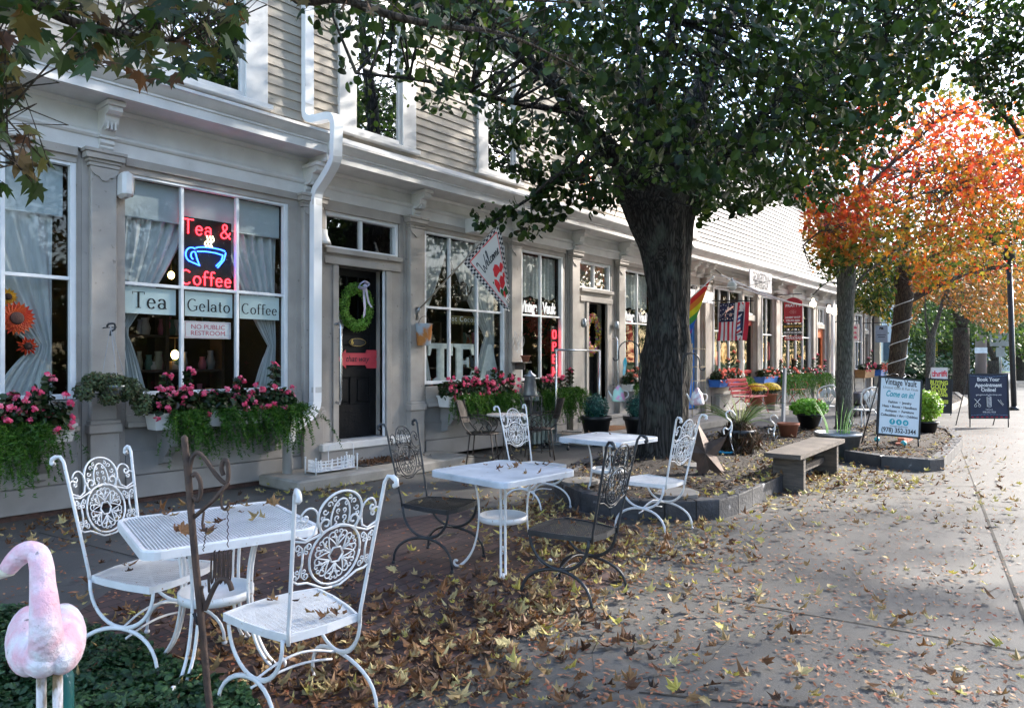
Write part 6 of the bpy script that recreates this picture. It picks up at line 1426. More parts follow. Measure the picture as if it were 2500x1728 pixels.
for lab, x0p, x1p, y0, y1, m_, lines in (('white hanging sign with red lettering behind the maple trunk', 2070, 2097, 792, 832, mat('pink_white', (.72, .62, .58), None, .5), [('Cafe', .25, .80), ('love', .25, .5), ('craft', .25, .2)]), ('grey hanging sign of the last shop', 2137, 2167, 795, 836, mat('blue_grey_board', (.30, .36, .44), None, .5), [('P&', .22, .82), ('_____', .2, .52), ('____', .2, .38)])):
    x = SX(x0p, -.5); t, x, ya, yb_, za, zb = board_x('hanging_sign', lab, 'sign', x0p, x1p, y0, y1, x, m_, .04); w_ = ya - yb_
    for s_v, sz, f_ in lines: txt_x(s_v, sz * w_ * 1.3, x, (ya + yb_) / 2, zb + (za - zb) * f_, redink if 'red' in lab else ink, t, bold=.01)
    b = M(); b.tube([(x + .02, 0, za + .12), (x + .02, yb_, za + .12)], .02, 6); b.tube([(x + .02, (ya + yb_) / 2, za + .12), (x + .02, (ya + yb_) / 2, za)], .01, 5); part('bracket_arm', b, metalk, t, world=True)
# string of lights
t = thing('string_lights', 'sagging white light cords strung from the cornice to the wound tree', 'lights', W(1760, 670, -.3)); b = M()
e0 = W(1760, 672, -.4)
for k, (s0, mid, e) in enumerate(((e0, Q(1950, 743, 17.0), Q(2182, 748, Zl - .3)), (W(1800, 700, -.4), Q(1990, 750, 17.3), Q(2184, 744, Zl - .3)))):
    s0 = Vector(s0); e = Vector(e); mid = Vector(mid); b.tube(curve([s0, s0.lerp(mid, .5) + Vector((0, 0, -.05)), mid, mid.lerp(e, .5) + Vector((0, 0, -.08)), e], 8), .022, 6)
part('cord', b, inkw, t, world=True); b = M(); b.tube(curve([Q(1690, 697, 9.9), Q(1760, 700, 11), Q(1830, 697, 12.5), Q(2000, 655, 14.3)], 5), .006, 5); b.tube([W(1745, 658, -.3), W(1800, 700, -.4)], .012, 5); part('wire', b, metalk, t, world=True)
for px, py, zz, lab, rr_ in ((1985, 742, 17.2, 'brightest bulb on the light cord', .07), (2039, 760, 15.2, 'round bulb on the light cord beside the grey trunk', .075), (2024, 757, 16.5, 'dimmer bulb left of the grey trunk', .055), (1787, 698, 13.0, 'floodlight bulb at the start of the light cord', .09)):
    p = Q(px, py, zz); b = M(); b.ball(p, (rr_, rr_, rr_ * 1.1)); b.tube([(p.x, p.y, p.z + rr_), (p.x, p.y, p.z + rr_ + .06)], .02, 6); solo('light_bulb', b, bulbw if px != 1787 else mat('frosted', (.7, .7, .68), None), lab, 'bulb')
# white cord wound round the leaning trunk
b = M(); pts = []
for i in range(90):
    f_ = i / 89; py = 1000 - 290 * f_; pxc = np.interp(py, [690, 720, 760, 830, 900, 960, 1000], [2205, 2206, 2204, 2196, 2188, 2184, 2184]); r_ = .245; a = f_ * 2 * PI * 6.2; c_ = Q(pxc, py, Zl); pts.append((c_.x + r_ * math.cos(a), c_.y + r_ * math.sin(a), c_.z + 0))
b.tube(pts, .012, 5); solo('wound_cord_of_lights', b, inkw, 'white cord wound in a spiral up the leaning brown trunk', 'lights')
# ================================================================ planters
begl = leafmat('begonia_leaf', [(.008, .022, .007), (.014, .036, .01), (.03, .06, .015), (.05, .03, .015)], .25, rough=.3)
fernm = leafmat('asparagus_fern', [(.018, .06, .006), (.035, .11, .012), (.07, .18, .02), (.13, .24, .035)], .45)
blm = leafmat('pink_blossom', [(.70, .035, .12), (.80, .07, .18), (.85, .13, .26), (.88, .28, .38)], .35)
coralm = leafmat('coral_blossom', [(.80, .12, .08), (.85, .20, .14), (.88, .32, .22)], .35)
yelm = leafmat('yellow_mum', [(.60, .38, .01), (.75, .52, .02), (.80, .62, .05)], .3)
PETAL = [(0, 0, .1), (0, .5, -.1), (.32, .38, 0), (.5, 0, -.1), (.3, -.4, 0), (0, -.5, -.1), (-.34, -.36, 0), (-.5, 0, -.1), (-.3, .4, 0)]
def ferns(b, roots, L_, n, per=85, out=(0, -1, 0), spread=.5, seed=1, fall=1.1):
    """drooping feathery fronds of fine needles"""
    rr = np.random.default_rng(seed); PP = []; NN = []; UU = []; SS = []; RR = []
    out = np.array(out, float)
    for _ in range(n):
        r0 = roots[rr.integers(len(roots))]; a = out * rr.uniform(.25, 1.) + rr.normal(size=3) * spread; a[2] = abs(a[2]) * .4 + .15; l = L_ * rr.uniform(.5, 1.15)
        t = np.sort(rr.random(per)); P = r0 + a * (t[:, None] * l * .55) ; P[:, 2] += .18 * t * l - fall * l * t ** 2
        tan = np.gradient(P, axis=0); tan /= np.linalg.norm(tan, axis=1, keepdims=True) + 1e-9
        side = rr.normal(size=(per, 3)); side -= tan * np.sum(side * tan, 1, keepdims=True); side /= np.linalg.norm(side, axis=1, keepdims=True) + 1e-9
        w_ = .045 * np.sin(np.clip(t * 1.15 + .1, 0, 1) * PI) ** .6; P = P + side * (rr.random((per, 1)) * w_[:, None])
        PP.append(P); NN.append(rr.normal(size=(per, 3))); UU.append(side + tan * .5); SS.append(rr.uniform(.020, .040, per)); RR.append(np.clip(rr.random() * .6 + rr.random(per) * .4, 0, 1))
    b.leaves(np.vstack(PP), np.vstack(NN), np.vstack(UU), np.concatenate(SS), [(0, .8, 0), (.16, 0, 0), (0, -.8, 0), (-.16, 0, 0)], np.concatenate(RR))
def blossoms(b, centres, rad, per, size, seed=2):
    rr = np.random.default_rng(seed); c = np.repeat(np.array(centres), per, 0); u = rr.normal(size=c.shape); u /= np.linalg.norm(u, axis=1, keepdims=True)
    P = c + u * rad * (rr.random((len(c), 1)) ** .5); n = len(P); N = u + np.array([0, -.6, .3]); b.leaves(P, N + rr.normal(size=(n, 3)) * .4, rr.normal(size=(n, 3)), rr.uniform(*size, n), PETAL, rr.random(n))
def foliage(b, c, r, n, size, shape=HEART, seed=3, up=.6):
    rr = np.random.default_rng(seed); u = rr.normal(size=(n, 3)); u /= np.linalg.norm(u, axis=1, keepdims=True); P = np.array(c) + u * np.array(r) * (rr.random((n, 1)) ** .35)
    N = u * .6 + rr.normal(size=(n, 3)) * .45; N[:, 2] += up; b.leaves(P, N, rr.normal(size=(n, 3)), rr.uniform(*size, n), shape, rr.random(n))
def trough(t, x0, x1, y0, y1, z0, z1, mt):
    b = M(); i = .025; v = [(x0 + i, y0 + i, z0), (x1 - i, y0 + i, z0), (x1 - i, y1 - .01, z0), (x0 + i, y1 - .01, z0), (x0, y0, z1), (x1, y0, z1), (x1, y1, z1), (x0, y1, z1)]
    b.add(v, [(0, 3, 2, 1), (0, 1, 5, 4), (1, 2, 6, 5), (2, 3, 7, 6), (3, 0, 4, 7)]); w_ = .012
    b.box((x0 - w_, y0 - w_, z1 - .015), (x1 + w_, y0, z1 + .01)); b.box((x0 - w_, y1, z1 - .015), (x1 + w_, y1 + w_, z1 + .01)); b.box((x0 - w_, y0, z1 - .015), (x0, y1, z1 + .01)); b.box((x1, y0, z1 - .015), (x1 + w_, y1, z1 + .01))
    part('box', b, mt, t, world=True)
    b = M(); b.quad((x0 + .01, y0 + .01, z1 - .03), (x1 - .01, y0 + .01, z1 - .03), (x1 - .01, y1 - .01, z1 - .03), (x0 + .01, y1 - .01, z1 - .03)); part('soil', b, mulch, t, world=True)
def window_box(label, x0, x1, z0, z1, y0, y1, mt, fern_xs, tall, bl, seed, dens=1., blm_=None, fl=.5, corbels=True, nf=16, fol=1.):
    t = thing('window_box', label, 'planter', ((x0 + x1) / 2, y1, z0), 0, 'flower filled boxes under the shop windows'); trough(t, x0, x1, y0, y1, z0, z1, mt); rr = random.Random(seed)
    if corbels:
        for xx in (x0 + .22, x1 - .22):
            b = M(); b.extx([(-.02, z0 - .002), (y0 + .03, z0 - .002), (y0 + .03, z0 - .05), (y0 + .07, z0 - .10), (y0 + .06, z0 - .18), (y0 + .13, z0 - .26), (y0 + .19, z0 - .30), (y0 + .2, z0 - .36), (-.02, z0 - .40)], xx - .045, xx + .045); part('corbel', b, trimd, t, world=True)
    ym = (y0 + y1) / 2; b = M(); L_ = x1 - x0
    for k in range(int(L_ / .16)):
        x = x0 + .08 + k * .16; foliage(b, (x, ym - .03, z1 + .09), (.15, .17, .15), int(230 * fol), (.035, .08), seed=seed + k)
    bc = []
    for (x, h) in tall:
        p0 = Vector((x, ym, z1)); p1 = Vector((x + rr.uniform(-.04, .04), ym - .02, z1 + h)); b.tube([p0, p0.lerp(p1, .5) + Vector((.02, 0, 0)), p1], .006, 5)
        for f_ in (.35, .55, .75, .92): q = p0.lerp(p1, f_); foliage(b, tuple(q), (.07, .06, .05), 16, (.04, .08), seed=seed + int(x * 100))
        bc += [tuple(p1), tuple(p1 + Vector((.03, -.02, -.03)))]
    part('foliage', b, begl, t, world=True)
    for _ in range(int(bl * 1.5 * L_)): bc.append((rr.uniform(x0, x1), y0 + rr.uniform(-.10, .08), z1 + rr.uniform(-.05, .29)))
    b = M(); blossoms(b, bc, .036, 14, (.020, .042), seed); part('blossoms', b, blm_ or blm, t, world=True)
    b = M(); roots = [np.array((x + dx, y0 + .05, z1)) for x in fern_xs for dx in (-.07, 0, .07)]; ferns(b, roots, fl, int(nf * 1.35 * len(fern_xs) * dens), per=110, seed=seed); part('fern', b, fernm, t, world=True); return t
x1a, x1b = 3.06, SX(726, -.38); mb_ = lambda px: SX(px, -.3)
window_box('long white window box of pink begonias and ferns below the neon sign', x1a, x1b, .78, .945, -.38, -.14, white, [mb_(440), mb_(480), mb_(545), mb_(600), mb_(650), mb_(690), mb_(715)], [(mb_(410), .42), (mb_(465), .46), (mb_(583), .36), (mb_(672), .52), (mb_(440), .22), (mb_(520), .2)], 24, 11, nf=24, fl=.58)
x0b = SX(186, -.38); window_box('white window box of pink begonias at the left edge', x0b - 2.0, x0b, .74, .90, -.38, -.14, white, [mb_(20), mb_(-20), mb_(118), mb_(45)], [(mb_(110), .46), (mb_(75), .34), (mb_(20), .3)], 22, 23, fl=.62, nf=20)
x2a, x2b = SX(1088, -.32), SX(1262, -.38); window_box('white window box of pink begonias below the TEA letters', x2a, x2b, .80, .965, -.38, -.14, white, [mb_(q) for q in (1112, 1128, 1150, 1172, 1195, 1215, 1240)], [(mb_(1162), .40), (mb_(1142), .26), (mb_(1208), .40), (mb_(1222), .34), (mb_(1248), .30)], 30, 37, nf=24, fl=.45)
window_box('window box spilling long green ferns left of the second black door', SX(1315, -.38), SX(1392, -.38), .80, .96, -.38, -.14, white, [mb_(q) for q in (1322, 1340, 1355, 1372, 1388, 1398)], [(mb_(1395), .38), (mb_(1345), .28)], 18, 41, nf=30, fl=.62)
window_box('white window box of coral begonias close behind the trunk', SX(1540, -.38), SX(1596, -.38), .86, 1.0, -.38, -.14, white, [mb_(1545)], [(mb_(1558), .35), (mb_(1575), .3)], 24, 43, blm_=coralm, fl=.35, nf=12)
window_box('blue window box of coral flowers left of the red door', SX(1758, -.45), SX(1815, -.45), .82, 1.0, -.45, -.14, bluep, [SX(1795, -.3), SX(1810, -.3)], [(SX(1777, -.3), .55), (SX(1790, -.3), .75), (SX(1800, -.3), .5)], 22, 47, blm_=coralm, corbels=False, fol=1.6)
window_box('blue window box of coral flowers right of the red door', SX(1867, -.45), SX(1900, -.45), .85, 1.02, -.45, -.14, bluep, [SX(1893, -.3), SX(1904, -.3)], [(SX(1905, -.3), .5)], 14, 53, blm_=coralm, corbels=False, fl=.7)
window_box('blue window box thick with hanging ferns below the burgundy sign', SX(1908, -.45), SX(1970, -.45), .85, 1.02, -.45, -.14, bluep, [SX(q, -.3) for q in (1912, 1925, 1938, 1952, 1965)], [(SX(1942, -.3), .5), (SX(1950, -.3), .6)], 8, 59, blm_=coralm, corbels=False, fl=.9, nf=30)
window_box('window box with a dark arched basket left of the orange door', SX(1976, -.45), SX(2010, -.45), .85, 1.02, -.45, -.14, bluep, [SX(q, -.3) for q in (1980, 1995, 2008)], [(SX(1985, -.3), .55), (SX(1995, -.3), .7), (SX(2012, -.3), .5)], 8, 61, corbels=False, fl=.8, nf=24)
window_box('brown wooden box of pink flowers before the last shop window', SX(2106, -.6), SX(2130, -.6), .80, 1.12, -.7, -.3, mat('cedar', (.30, .16, .06), (.22, .11, .04), .7), [SX(2130, -.3)], [(SX(2113, -.4), .5), (SX(2120, -.4), .8)], 9, 67, corbels=False, fl=.5)
window_box('blue box of coral flowers at the far cream corner', SX(2139, -.6), SX(2160, -.6), .85, 1.1, -.8, -.4, bluep, [SX(2158, -.6)], [], 22, 71, blm_=coralm, corbels=False, fl=.5, fol=1.4)
# hanging basket and hook beside the tea window
t = thing('hanging_basket', 'dark bushy hanging basket beside the tea window, on a black hook', 'hanging basket', W(272, 945, -.35)); c = W(278, 945, -.36)
b = M()
for (px, py, rx, rz, n) in ((235, 925, .13, .08, 450), (270, 930, .16, .09, 700), (310, 945, .15, .11, 700), (345, 975, .10, .13, 380), (205, 950, .09, .09, 220), (265, 965, .10, .07, 260)): foliage(b, tuple(W(px, py + 6, -.36)), (rx, .16, rz * 1.15), int(n * 2.0), (.016, .034), seed=px)
part('foliage', b, leafmat('dusty_leaf', [(.04, .06, .025), (.07, .10, .04), (.11, .16, .07), (.10, .07, .03)], .25), t, world=True)
b = M(); hk = W(270, 800, -.33)
b.lathe([(.0, -.10), (.09, -.08), (.13, .0), (.14, .02)], 16, c); part('pot', b, galv, t, world=True); b = M()
for dx, dy in ((-.12, 0), (.12, 0), (0, -.1)): b.tube([(hk.x, -.33, hk.z + .02), (c.x + dx, -.36 + dy, c.z + .02)], .003, 4)
part('hanger', b, galv, t, world=True)
b = M(); k0 = W(252, 800, -.10); b.tube([(k0.x, -.10, k0.z), (k0.x + .02, -.22, k0.z), (k0.x + .05, -.30, k0.z)], .006, 6); b.tube(curve([(hk.x - .02, -.30, hk.z + .01), (hk.x - .02, -.33, hk.z + .035), (hk.x + .03, -.34, hk.z + .04), (hk.x + .035, -.34, hk.z - .01), (hk.x, -.33, hk.z - .04), (hk.x, -.33, hk.z - .08)], 4), .010, 7); solo('wall_hook', b, metalk, 'black hook fixed to the grey pilaster above the hanging basket', 'hook')
# broad-leaved plant under the basket
b = M(); foliage(b, tuple(G(300, 1160) + Vector((0, .25, .52))), (.30, .12, .20), 260, (.05, .10), seed=9); solo('broadleaf_plant', b, begl, 'dark broad-leaved plant below the hanging basket, behind the left chair', 'plant')
# ground ivy
ivym = leafmat('ivy_leaf', [(.012, .035, .015), (.02, .055, .02), (.035, .085, .03), (.06, .12, .05)], .25, rough=.3)
pl = [G(*q) for q in ((-150, 1500), (60, 1500), (205, 1540), (320, 1590), (420, 1628), (520, 1690), (620, 1728), (700, 1900), (-200, 2200), (-400, 1700))]
def in_poly(x, y, poly):
    c = np.zeros(len(x), bool); j = len(poly) - 1
    for i in range(len(poly)):
        a, d = poly[i], poly[j]; k = ((a.y > y) != (d.y > y)) & (x < (d.x - a.x) * (y - a.y) / (d.y - a.y + 1e-12) + a.x); c ^= k; j = i
    return c
xs = rng.uniform(min(p.x for p in pl), max(p.x for p in pl), 26000); ys = rng.uniform(min(p.y for p in pl), max(p.y for p in pl), 26000); k = in_poly(xs, ys, pl); xs, ys = xs[k], ys[k]
hz = .05 + .10 * (.5 + .5 * np.sin(xs * 9 + 1.3 * np.sin(ys * 7))) * (.5 + .5 * np.cos(ys * 8)); P = np.stack([xs, ys, .01 + hz * rng.random(len(xs)) ** .6], 1); n = len(P); print('ivy', n)
N = unit(n) * .6; N[:, 2] += 1.; b = M(); b.leaves(P, N, unit(n), rng.uniform(.022, .045, n), HEART, rng.random(n)); struct('ground_ivy', b, ivym, 'stuff', 'dark green creeping ivy under the pink flamingo', 'ivy')
b = M(); b.add([(p.x, p.y, .008) for p in pl], [tuple(range(len(pl)))]); struct('ivy_soil', b, mulch)
# ================================================================ fallen leaves
litm = leafmat('fallen_leaf', [(.04, .02, .01), (.09, .038, .016), (.15, .065, .024), (.21, .10, .04), (.27, .17, .07), (.36, .27, .12), (.50, .42, .20), (.42, .36, .08)], .2, rough=.6)
slm = leafmat('leaflet', [(.22, .08, .04), (.34, .14, .07), (.46, .24, .13), (.30, .08, .05), (.46, .32, .18)], .2, rough=.6)
def lit_shape(seed):
    rr = random.Random(seed); cz = rr.uniform(.2, .7); tw = rr.uniform(-.6, .6)
    cz *= 1.7; ax = rr.uniform(0, PI); ca2, sa2 = math.cos(ax), math.sin(ax); return [(x, y, .05 + cz * 1.5 * (x * ca2 + y * sa2) ** 2 + tw * x * y + .35 * abs(x * sa2 - y * ca2) * (seed % 2) + rr.uniform(-.03, .03)) for x, y, z in MAPLE]
def dull(sh, k): return [(x * (k + (1 - k) * min(1., .36 / (math.hypot(x, y) + .01))), y * (k + (1 - k) * min(1., .36 / (math.hypot(x, y) + .01))), z * 1.25) for x, y, z in sh]
LS = [dull(lit_shape(s), .45 if s % 3 else .8) for s in range(7)]
def put(b, P, size, shapes, rnd, tilt=.3):
    n = len(P); N = rng.normal(size=(n, 3)) * tilt; N[:, 2] = 1; U = rng.normal(size=(n, 3)); U[:, 2] = 0; w_ = rng.integers(0, len(shapes), n)
    for i, s in enumerate(shapes):
        k = w_ == i
        if k.any(): b.leaves(P[k], N[k], U[k], size[k], s, rnd[k])
def gz(P):                                   # height of what a leaf lands on
    z = np.zeros(len(P))
    for poly, h in ((bed1, .175), (bed2, .15), (bed3, .11)): z[in_poly(P[:, 0], P[:, 1], poly)] = h
    return z
def gpx(n, x0, x1, y0, y1, pw=1.):
    """even spread over a patch of ground given by photo corners"""
    a = rng.uniform(x0, x1, n); c = y0 + (y1 - y0) * rng.random(n) ** pw; return a, c
def from_px(a, c): return np.array([tuple(G(x, y)) for x, y in zip(a, c)])
clusters = [  # photo x, y, spread x, spread y, count
 (1130, 1550, 180, 62, 430), (1240, 1480, 125, 45, 300), (880, 1600, 150, 80, 110), (1000, 1690, 250, 40, 220), (620, 1500, 130, 60, 240), (720, 1640, 170, 60, 120), (1320, 1300, 90, 40, 260), (1400, 1370, 90, 50, 220), (1290, 1250, 60, 25, 260), (1540, 1330, 110, 40, 240),
 (1700, 1320, 90, 30, 110), (1960, 1160, 60, 22, 260), (2060, 1165, 80, 22, 260), (1880, 1215, 60, 22, 160), (2180, 1180, 70, 20, 120), (780, 1195, 90, 14, 130), (100, 1300, 120, 22, 130), (1600, 1420, 200, 80, 150), (1150, 1140, 80, 14, 60), (1230, 1095, 60, 10, 70), (300, 1270, 160, 20, 60), (900, 1215, 160, 20, 70)]
PX_ = []; 
for (cx_, cy_, sx_, sy_, n) in clusters: PX_.append(np.stack([rng.normal(cx_, sx_, n), rng.normal(cy_, sy_, n)], 1))
a, c = gpx(620, 0, 2500, 1180, 1727); PX_.append(np.stack([a, c], 1)); a, c = gpx(450, 1650, 2500, 1050, 1300); PX_.append(np.stack([a, c], 1))
PX_ = np.vstack(PX_); PX_ = PX_[(PX_[:, 1] > 1080) & (PX_[:, 1] < 1800)]; P = from_px(PX_[:, 0], PX_[:, 1]); P = P[P[:, 1] < -.3]
P[:, 2] = gz(P) + .012 + rng.random(len(P)) * .02; n = len(P); b = M(); far = np.hypot(P[:, 0], P[:, 1] + D)
put(b, P, .034 + .090 * rng.random(n) ** 1.4, LS, np.clip(rng.normal(.42, .3, n) + np.where(P[:, 0] > 3.5, .2, 0), 0, 1)); struct('fallen_leaves', b, litm, 'stuff', 'brown and yellow maple leaves littering the paving', 'leaves'); print('litter', n)
# narrow leaflets everywhere
a, c = gpx(5200, 0, 2500, 1090, 1790, .8); Q1 = np.stack([a, c], 1); a2_ = rng.normal(1850, 330, 2000); c2_ = rng.normal(1300, 120, 2000); Q1 = np.vstack([Q1, np.stack([a2_, c2_], 1)])
Q1 = np.vstack([Q1, np.stack([rng.normal(2250, 160, 1600), rng.normal(1070, 40, 1600)], 1)]); Q1 = Q1[(Q1[:, 1] > 955) & (Q1[:, 1] < 1800)]
P = from_px(Q1[:, 0], Q1[:, 1]); P = P[(P[:, 1] < -.3) & (P[:, 0] < 45)]; P[:, 2] = gz(P) + .006 + .004 * rng.random(len(P)); n = len(P)
b = M(); put(b, P, rng.uniform(.012, .028, n), [[(0, .9, .05), (.3, 0, .08), (0, -.9, .05), (-.3, 0, .0)], [(0, .9, .2), (.36, 0, -.05), (0, -.9, .1), (-.3, 0, .1)], [(0, .6, .1), (.5, .1, .2), (.1, -.7, .02), (-.4, 0, .1)]], rng.random(n), .2); struct('fallen_leaflets', b, slm, 'stuff', 'small orange leaflets scattered over the walk', 'leaves')
# mulch bed scatter
PB = []
for poly, n in ((bed1, 620), (bed2, 260), (bed3, 120)):
    xs = rng.uniform(min(p.x for p in poly), max(p.x for p in poly), n * 3); ys = rng.uniform(min(p.y for p in poly), max(p.y for p in poly), n * 3); k = in_poly(xs, ys, poly); PB.append(np.stack([xs[k], ys[k]], 1)[:n])
PB = np.vstack(PB); P = np.column_stack([PB, gz(np.column_stack([PB, PB[:, 0]])) + .02 + rng.random(len(PB)) * .02]); n = len(P)
b = M(); put(b, P, rng.uniform(.035, .08, n), LS[:3], np.clip(rng.normal(.6, .25, n), 0, 1)); struct('bed_leaves', b, litm, 'stuff', 'pale fallen leaves on the dark mulch beds', 'leaves')
b = M(); xs = PB[rng.integers(0, len(PB), 7000)] + rng.normal(size=(7000, 2)) * .25; k = gz(np.column_stack([xs, xs[:, 0]])) > 0; xs = xs[k]; P = np.column_stack([xs, gz(np.column_stack([xs, xs[:, 0]])) + .005 + rng.random(len(xs)) * .02]); n = len(P)
put(b, P, rng.uniform(.02, .05, n), [[(0, .9, 0), (.25, 0, .1), (0, -.9, 0), (-.25, 0, .05)]], rng.random(n), .5); struct('mulch_chips', b, leafmat('mulch_chip', [(.014, .010, .008), (.03, .02, .014), (.055, .036, .025)], 0, rough=.9), 'stuff', 'dark bark chips covering the tree bed', 'mulch')
# leaves on the furniture
def onto(label, pts, zz, size):
    P = np.array([tuple(G(x, y, zz)) for x, y in pts]); P[:, 2] = zz + .012; n = len(P); b = M(); put(b, P, rng.uniform(*size, n), LS, rng.random(n) * .75, .5); o = struct('table_leaves', b, litm, 'stuff', label, 'leaves')
onto('dry leaves lying on the nearest woven table top', [(380, 1262), (395, 1252), (405, 1262), (420, 1268), (370, 1245), (560, 1250), (575, 1240), (600, 1245), (590, 1258), (552, 1256), (650, 1238), (665, 1236), (530, 1282), (515, 1285), (545, 1278), (430, 1300), (445, 1302), (500, 1312), (512, 1310), (640, 1270), (625, 1270), (455, 1240), (595, 1230)], .705, (.05, .12))
onto('dry leaves lying on the middle table top', [(1185, 1118), (1200, 1122), (1130, 1133), (1182, 1140), (1215, 1151), (1220, 1148), (1250, 1148), (1262, 1140), (1270, 1136), (1310, 1138), (1325, 1137), (1338, 1140), (1345, 1135), (1283, 1160), (1318, 1160), (1243, 1143)], .705, (.03, .09)); onto('a few leaves on the farthest table top', [(1455, 1062), (1490, 1063), (1440, 1060)], .705, (.03, .06))
onto('dry leaves lying on the nearest chair seat', [(660, 1475), (668, 1472), (770, 1462), (790, 1460), (730, 1472), (800, 1506), (815, 1500), (830, 1498), (845, 1500), (790, 1512), (760, 1506), (818, 1478)], .435, (.03, .09)); onto('dry leaves lying on the left chair seat', [(300, 1385), (310, 1383), (318, 1387), (316, 1400)], .435, (.03, .08)); onto('dry leaves lying on the left black chair seat', [(1030, 1228), (1070, 1230), (1085, 1225), (1095, 1222), (1092, 1233)], .435, (.03, .07)); onto('dry leaves lying on the right black chair seat', [(1366, 1283), (1400, 1282), (1404, 1286)], .435, (.03, .06))
# ================================================================ small things before the shops
def gp(px, py, z=0): g = G(px, py, z); return (g.x, g.y, z)
# pipe clothes rack
pL = C(.745, 11.75); pR = C((1463 - CX) / F * 12.6, 12.6); dR = (pR - pL); ax = dR.normalized(); nx_ = Vector((-ax.y, ax.x, 0))
t = thing('clothes_rack', 'empty rolling clothes rack of silver pipe on black casters', 'clothes rack', pL.lerp(pR, .5))
for p in (pL, pR): b = M(); b.tube([p + Vector((0, 0, .12)), p + Vector((0, 0, 1.68))], .018, 8); part('post', b, silver, t, world=True); b = M(); b.tube([p + Vector((0, 0, .12)) - nx_ * .28, p + Vector((0, 0, .12)) + nx_ * .28], .018, 8); part('foot_bar', b, silver, t, world=True)
b = M(); b.tube([pL + Vector((0, 0, 1.68)) - ax * .02, pR + Vector((0, 0, 1.68)) + ax * .02], .018, 8); part('top_rail', b, silver, t, world=True); b = M(); b.tube([pL + Vector((0, 0, .12)), pR + Vector((0, 0, .12))], .018, 8); part('bottom_rail', b, silver, t, world=True)
for p in (pL, pR):
    for s in (-1, 1):
        q = p + nx_ * .27 * s; b = M(); b.ball((q.x, q.y, .04), (.04, .022, .04), 12, 8); b.tube([(q.x, q.y, .04), (q.x, q.y, .12)], .012, 6); part('caster', b, blackpl, t, world=True)
# cinder blocks
cind = mat('cinder_block', (.34, .33, .31), (.24, .235, .22), .95, 14, bump=.5, bscale=70)
def cinder(loc, rz, label, stand=False):
    b = M(); L_, W_, H_ = (.39, .19, .19)
    def bx(a, c): b.box(a, c)
    for y0 in (-W_ / 2, W_ / 2 - .03): bx((-L_ / 2, y0, 0), (L_ / 2, y0 + .03, H_))
    for x0 in (-L_ / 2 + .0005, -.015, L_ / 2 - .0305): bx((x0, -W_ / 2 + .03, .001), (x0 + .03, W_ / 2 - .03, H_ - .001))
    o = solo('cinder_block', b, cind, label, 'cinder block', 'cinder blocks by the shop wall', loc, rz)
    if stand: o.rotation_euler = (R(90), 0, rz); o.location = (loc[0], loc[1], .095)
cinder(gp(1366, 1083), camdir(1, .1), 'cinder block standing on its side behind the clothes rack post', True); cinder(gp(1405, 1075), camdir(.5, 1), 'left cinder block beside the farthest table', True); cinder(gp(1432, 1073), camdir(.5, 1), 'right cinder block beside the farthest table', True)
# old radiator
t = thing('radiator', 'old pale green cast radiator behind the round table', 'radiator', C(.33, 12.1)); b = M(); o0 = C(.12, 11.95); o1 = C(.75, 12.5); n = 9
for i in range(n): p = o0.lerp(o1, i / (n - 1)); b.bbox((p.x - .025, p.y - .08, .03), (p.x + .025, p.y + .08, .56), .02)
part('fins', b, mat('old_radiator', (.42, .45, .40), (.30, .33, .29), .45, 10, bump=.2), t, world=True)
# galvanised coffee-pot lantern on stand with a pot
def pot(name, label, px, py, r0, r1, h, mt, z=0, cat='flower pot', loc=None, rim=True):
    p = loc or gp(px, py, z); t = thing(name, label, cat, p); b = M(); pr = [(0, 0), (r0, 0), (r0 + (r1 - r0) * .9, h * .86)]
    if rim: pr += [(r1 + .012, h * .86), (r1 + .016, h), (r1 - .012, h), (r1 - .03, h * .84), (0, h * .84)]
    else: pr += [(r1, h), (r1 - .015, h), (0, h * .9)]
    b.lathe(pr, 26); part('pot', b, mt, t); return t, p
top_m = leafmat('topiary_leaf', [(.01, .06, .05), (.02, .10, .08), (.05, .16, .12)], .1)
for (px, lab, Zp) in ((1455, 'tall black urn with a round blue-green topiary left of the second black door', 12.3), (1560, 'black urn with a round topiary partly hidden by the trunk', 12.3)):
    p = C((px - CX) / F * Zp, Zp); t, p = pot('topiary_urn', lab, 0, 0, .17, .27, .52, blackpl, loc=(p.x, p.y, .0 if px < 1500 else .0)); b = M(); foliage(b, (0, 0, .68), (.24, .24, .24), 2200, (.018, .034), seed=px, up=.1); b.ball((0, 0, .66), .19, 14, 9); part('topiary', b, top_m, t)
b = M(); b.lathe([(.0, 0), (.12, 0), (.12, .24), (.105, .24), (.105, .02), (0, .02)], 20); solo('white_bucket', b, mat('grey_bucket', (.52, .53, .55), (.45, .46, .48), .5), 'small pale bucket on the step beside the second black door', 'bucket', loc=gp(1527, 1028, .17))
b = M(); p = G(1495, 1045, .175); b.box((p.x - .45, p.y - .25, .172), (p.x + .45, p.y + .25, .188)); solo('door_mat', b, mat('coir', (.30, .15, .06), (.20, .09, .04), .95, 60, bump=.5), 'brown coir mat on the step of the second black door', 'mat')
b = M(); p = G(930, 1128, .14); P = np.array([(p.x + rng.normal() * .28, p.y + rng.normal() * .10, .15 + rng.random() * .03) for _ in range(420)]); put(b, P, rng.uniform(.03, .07, 420), LS[:2], rng.random(420) * .4); struct('step_leaves', b, litm, 'stuff', 'dark heap of dry leaves on the step of the wreath door', 'leaves')
b = M(); b.bbox((p.x - .42, p.y - .17, .141), (p.x + .42, p.y + .17, .156), .004); solo('door_mat', b, mat('dark_mat', (.04, .035, .035), None, .95, 60, bump=.5), 'dark mat on the step of the wreath door', 'mat')
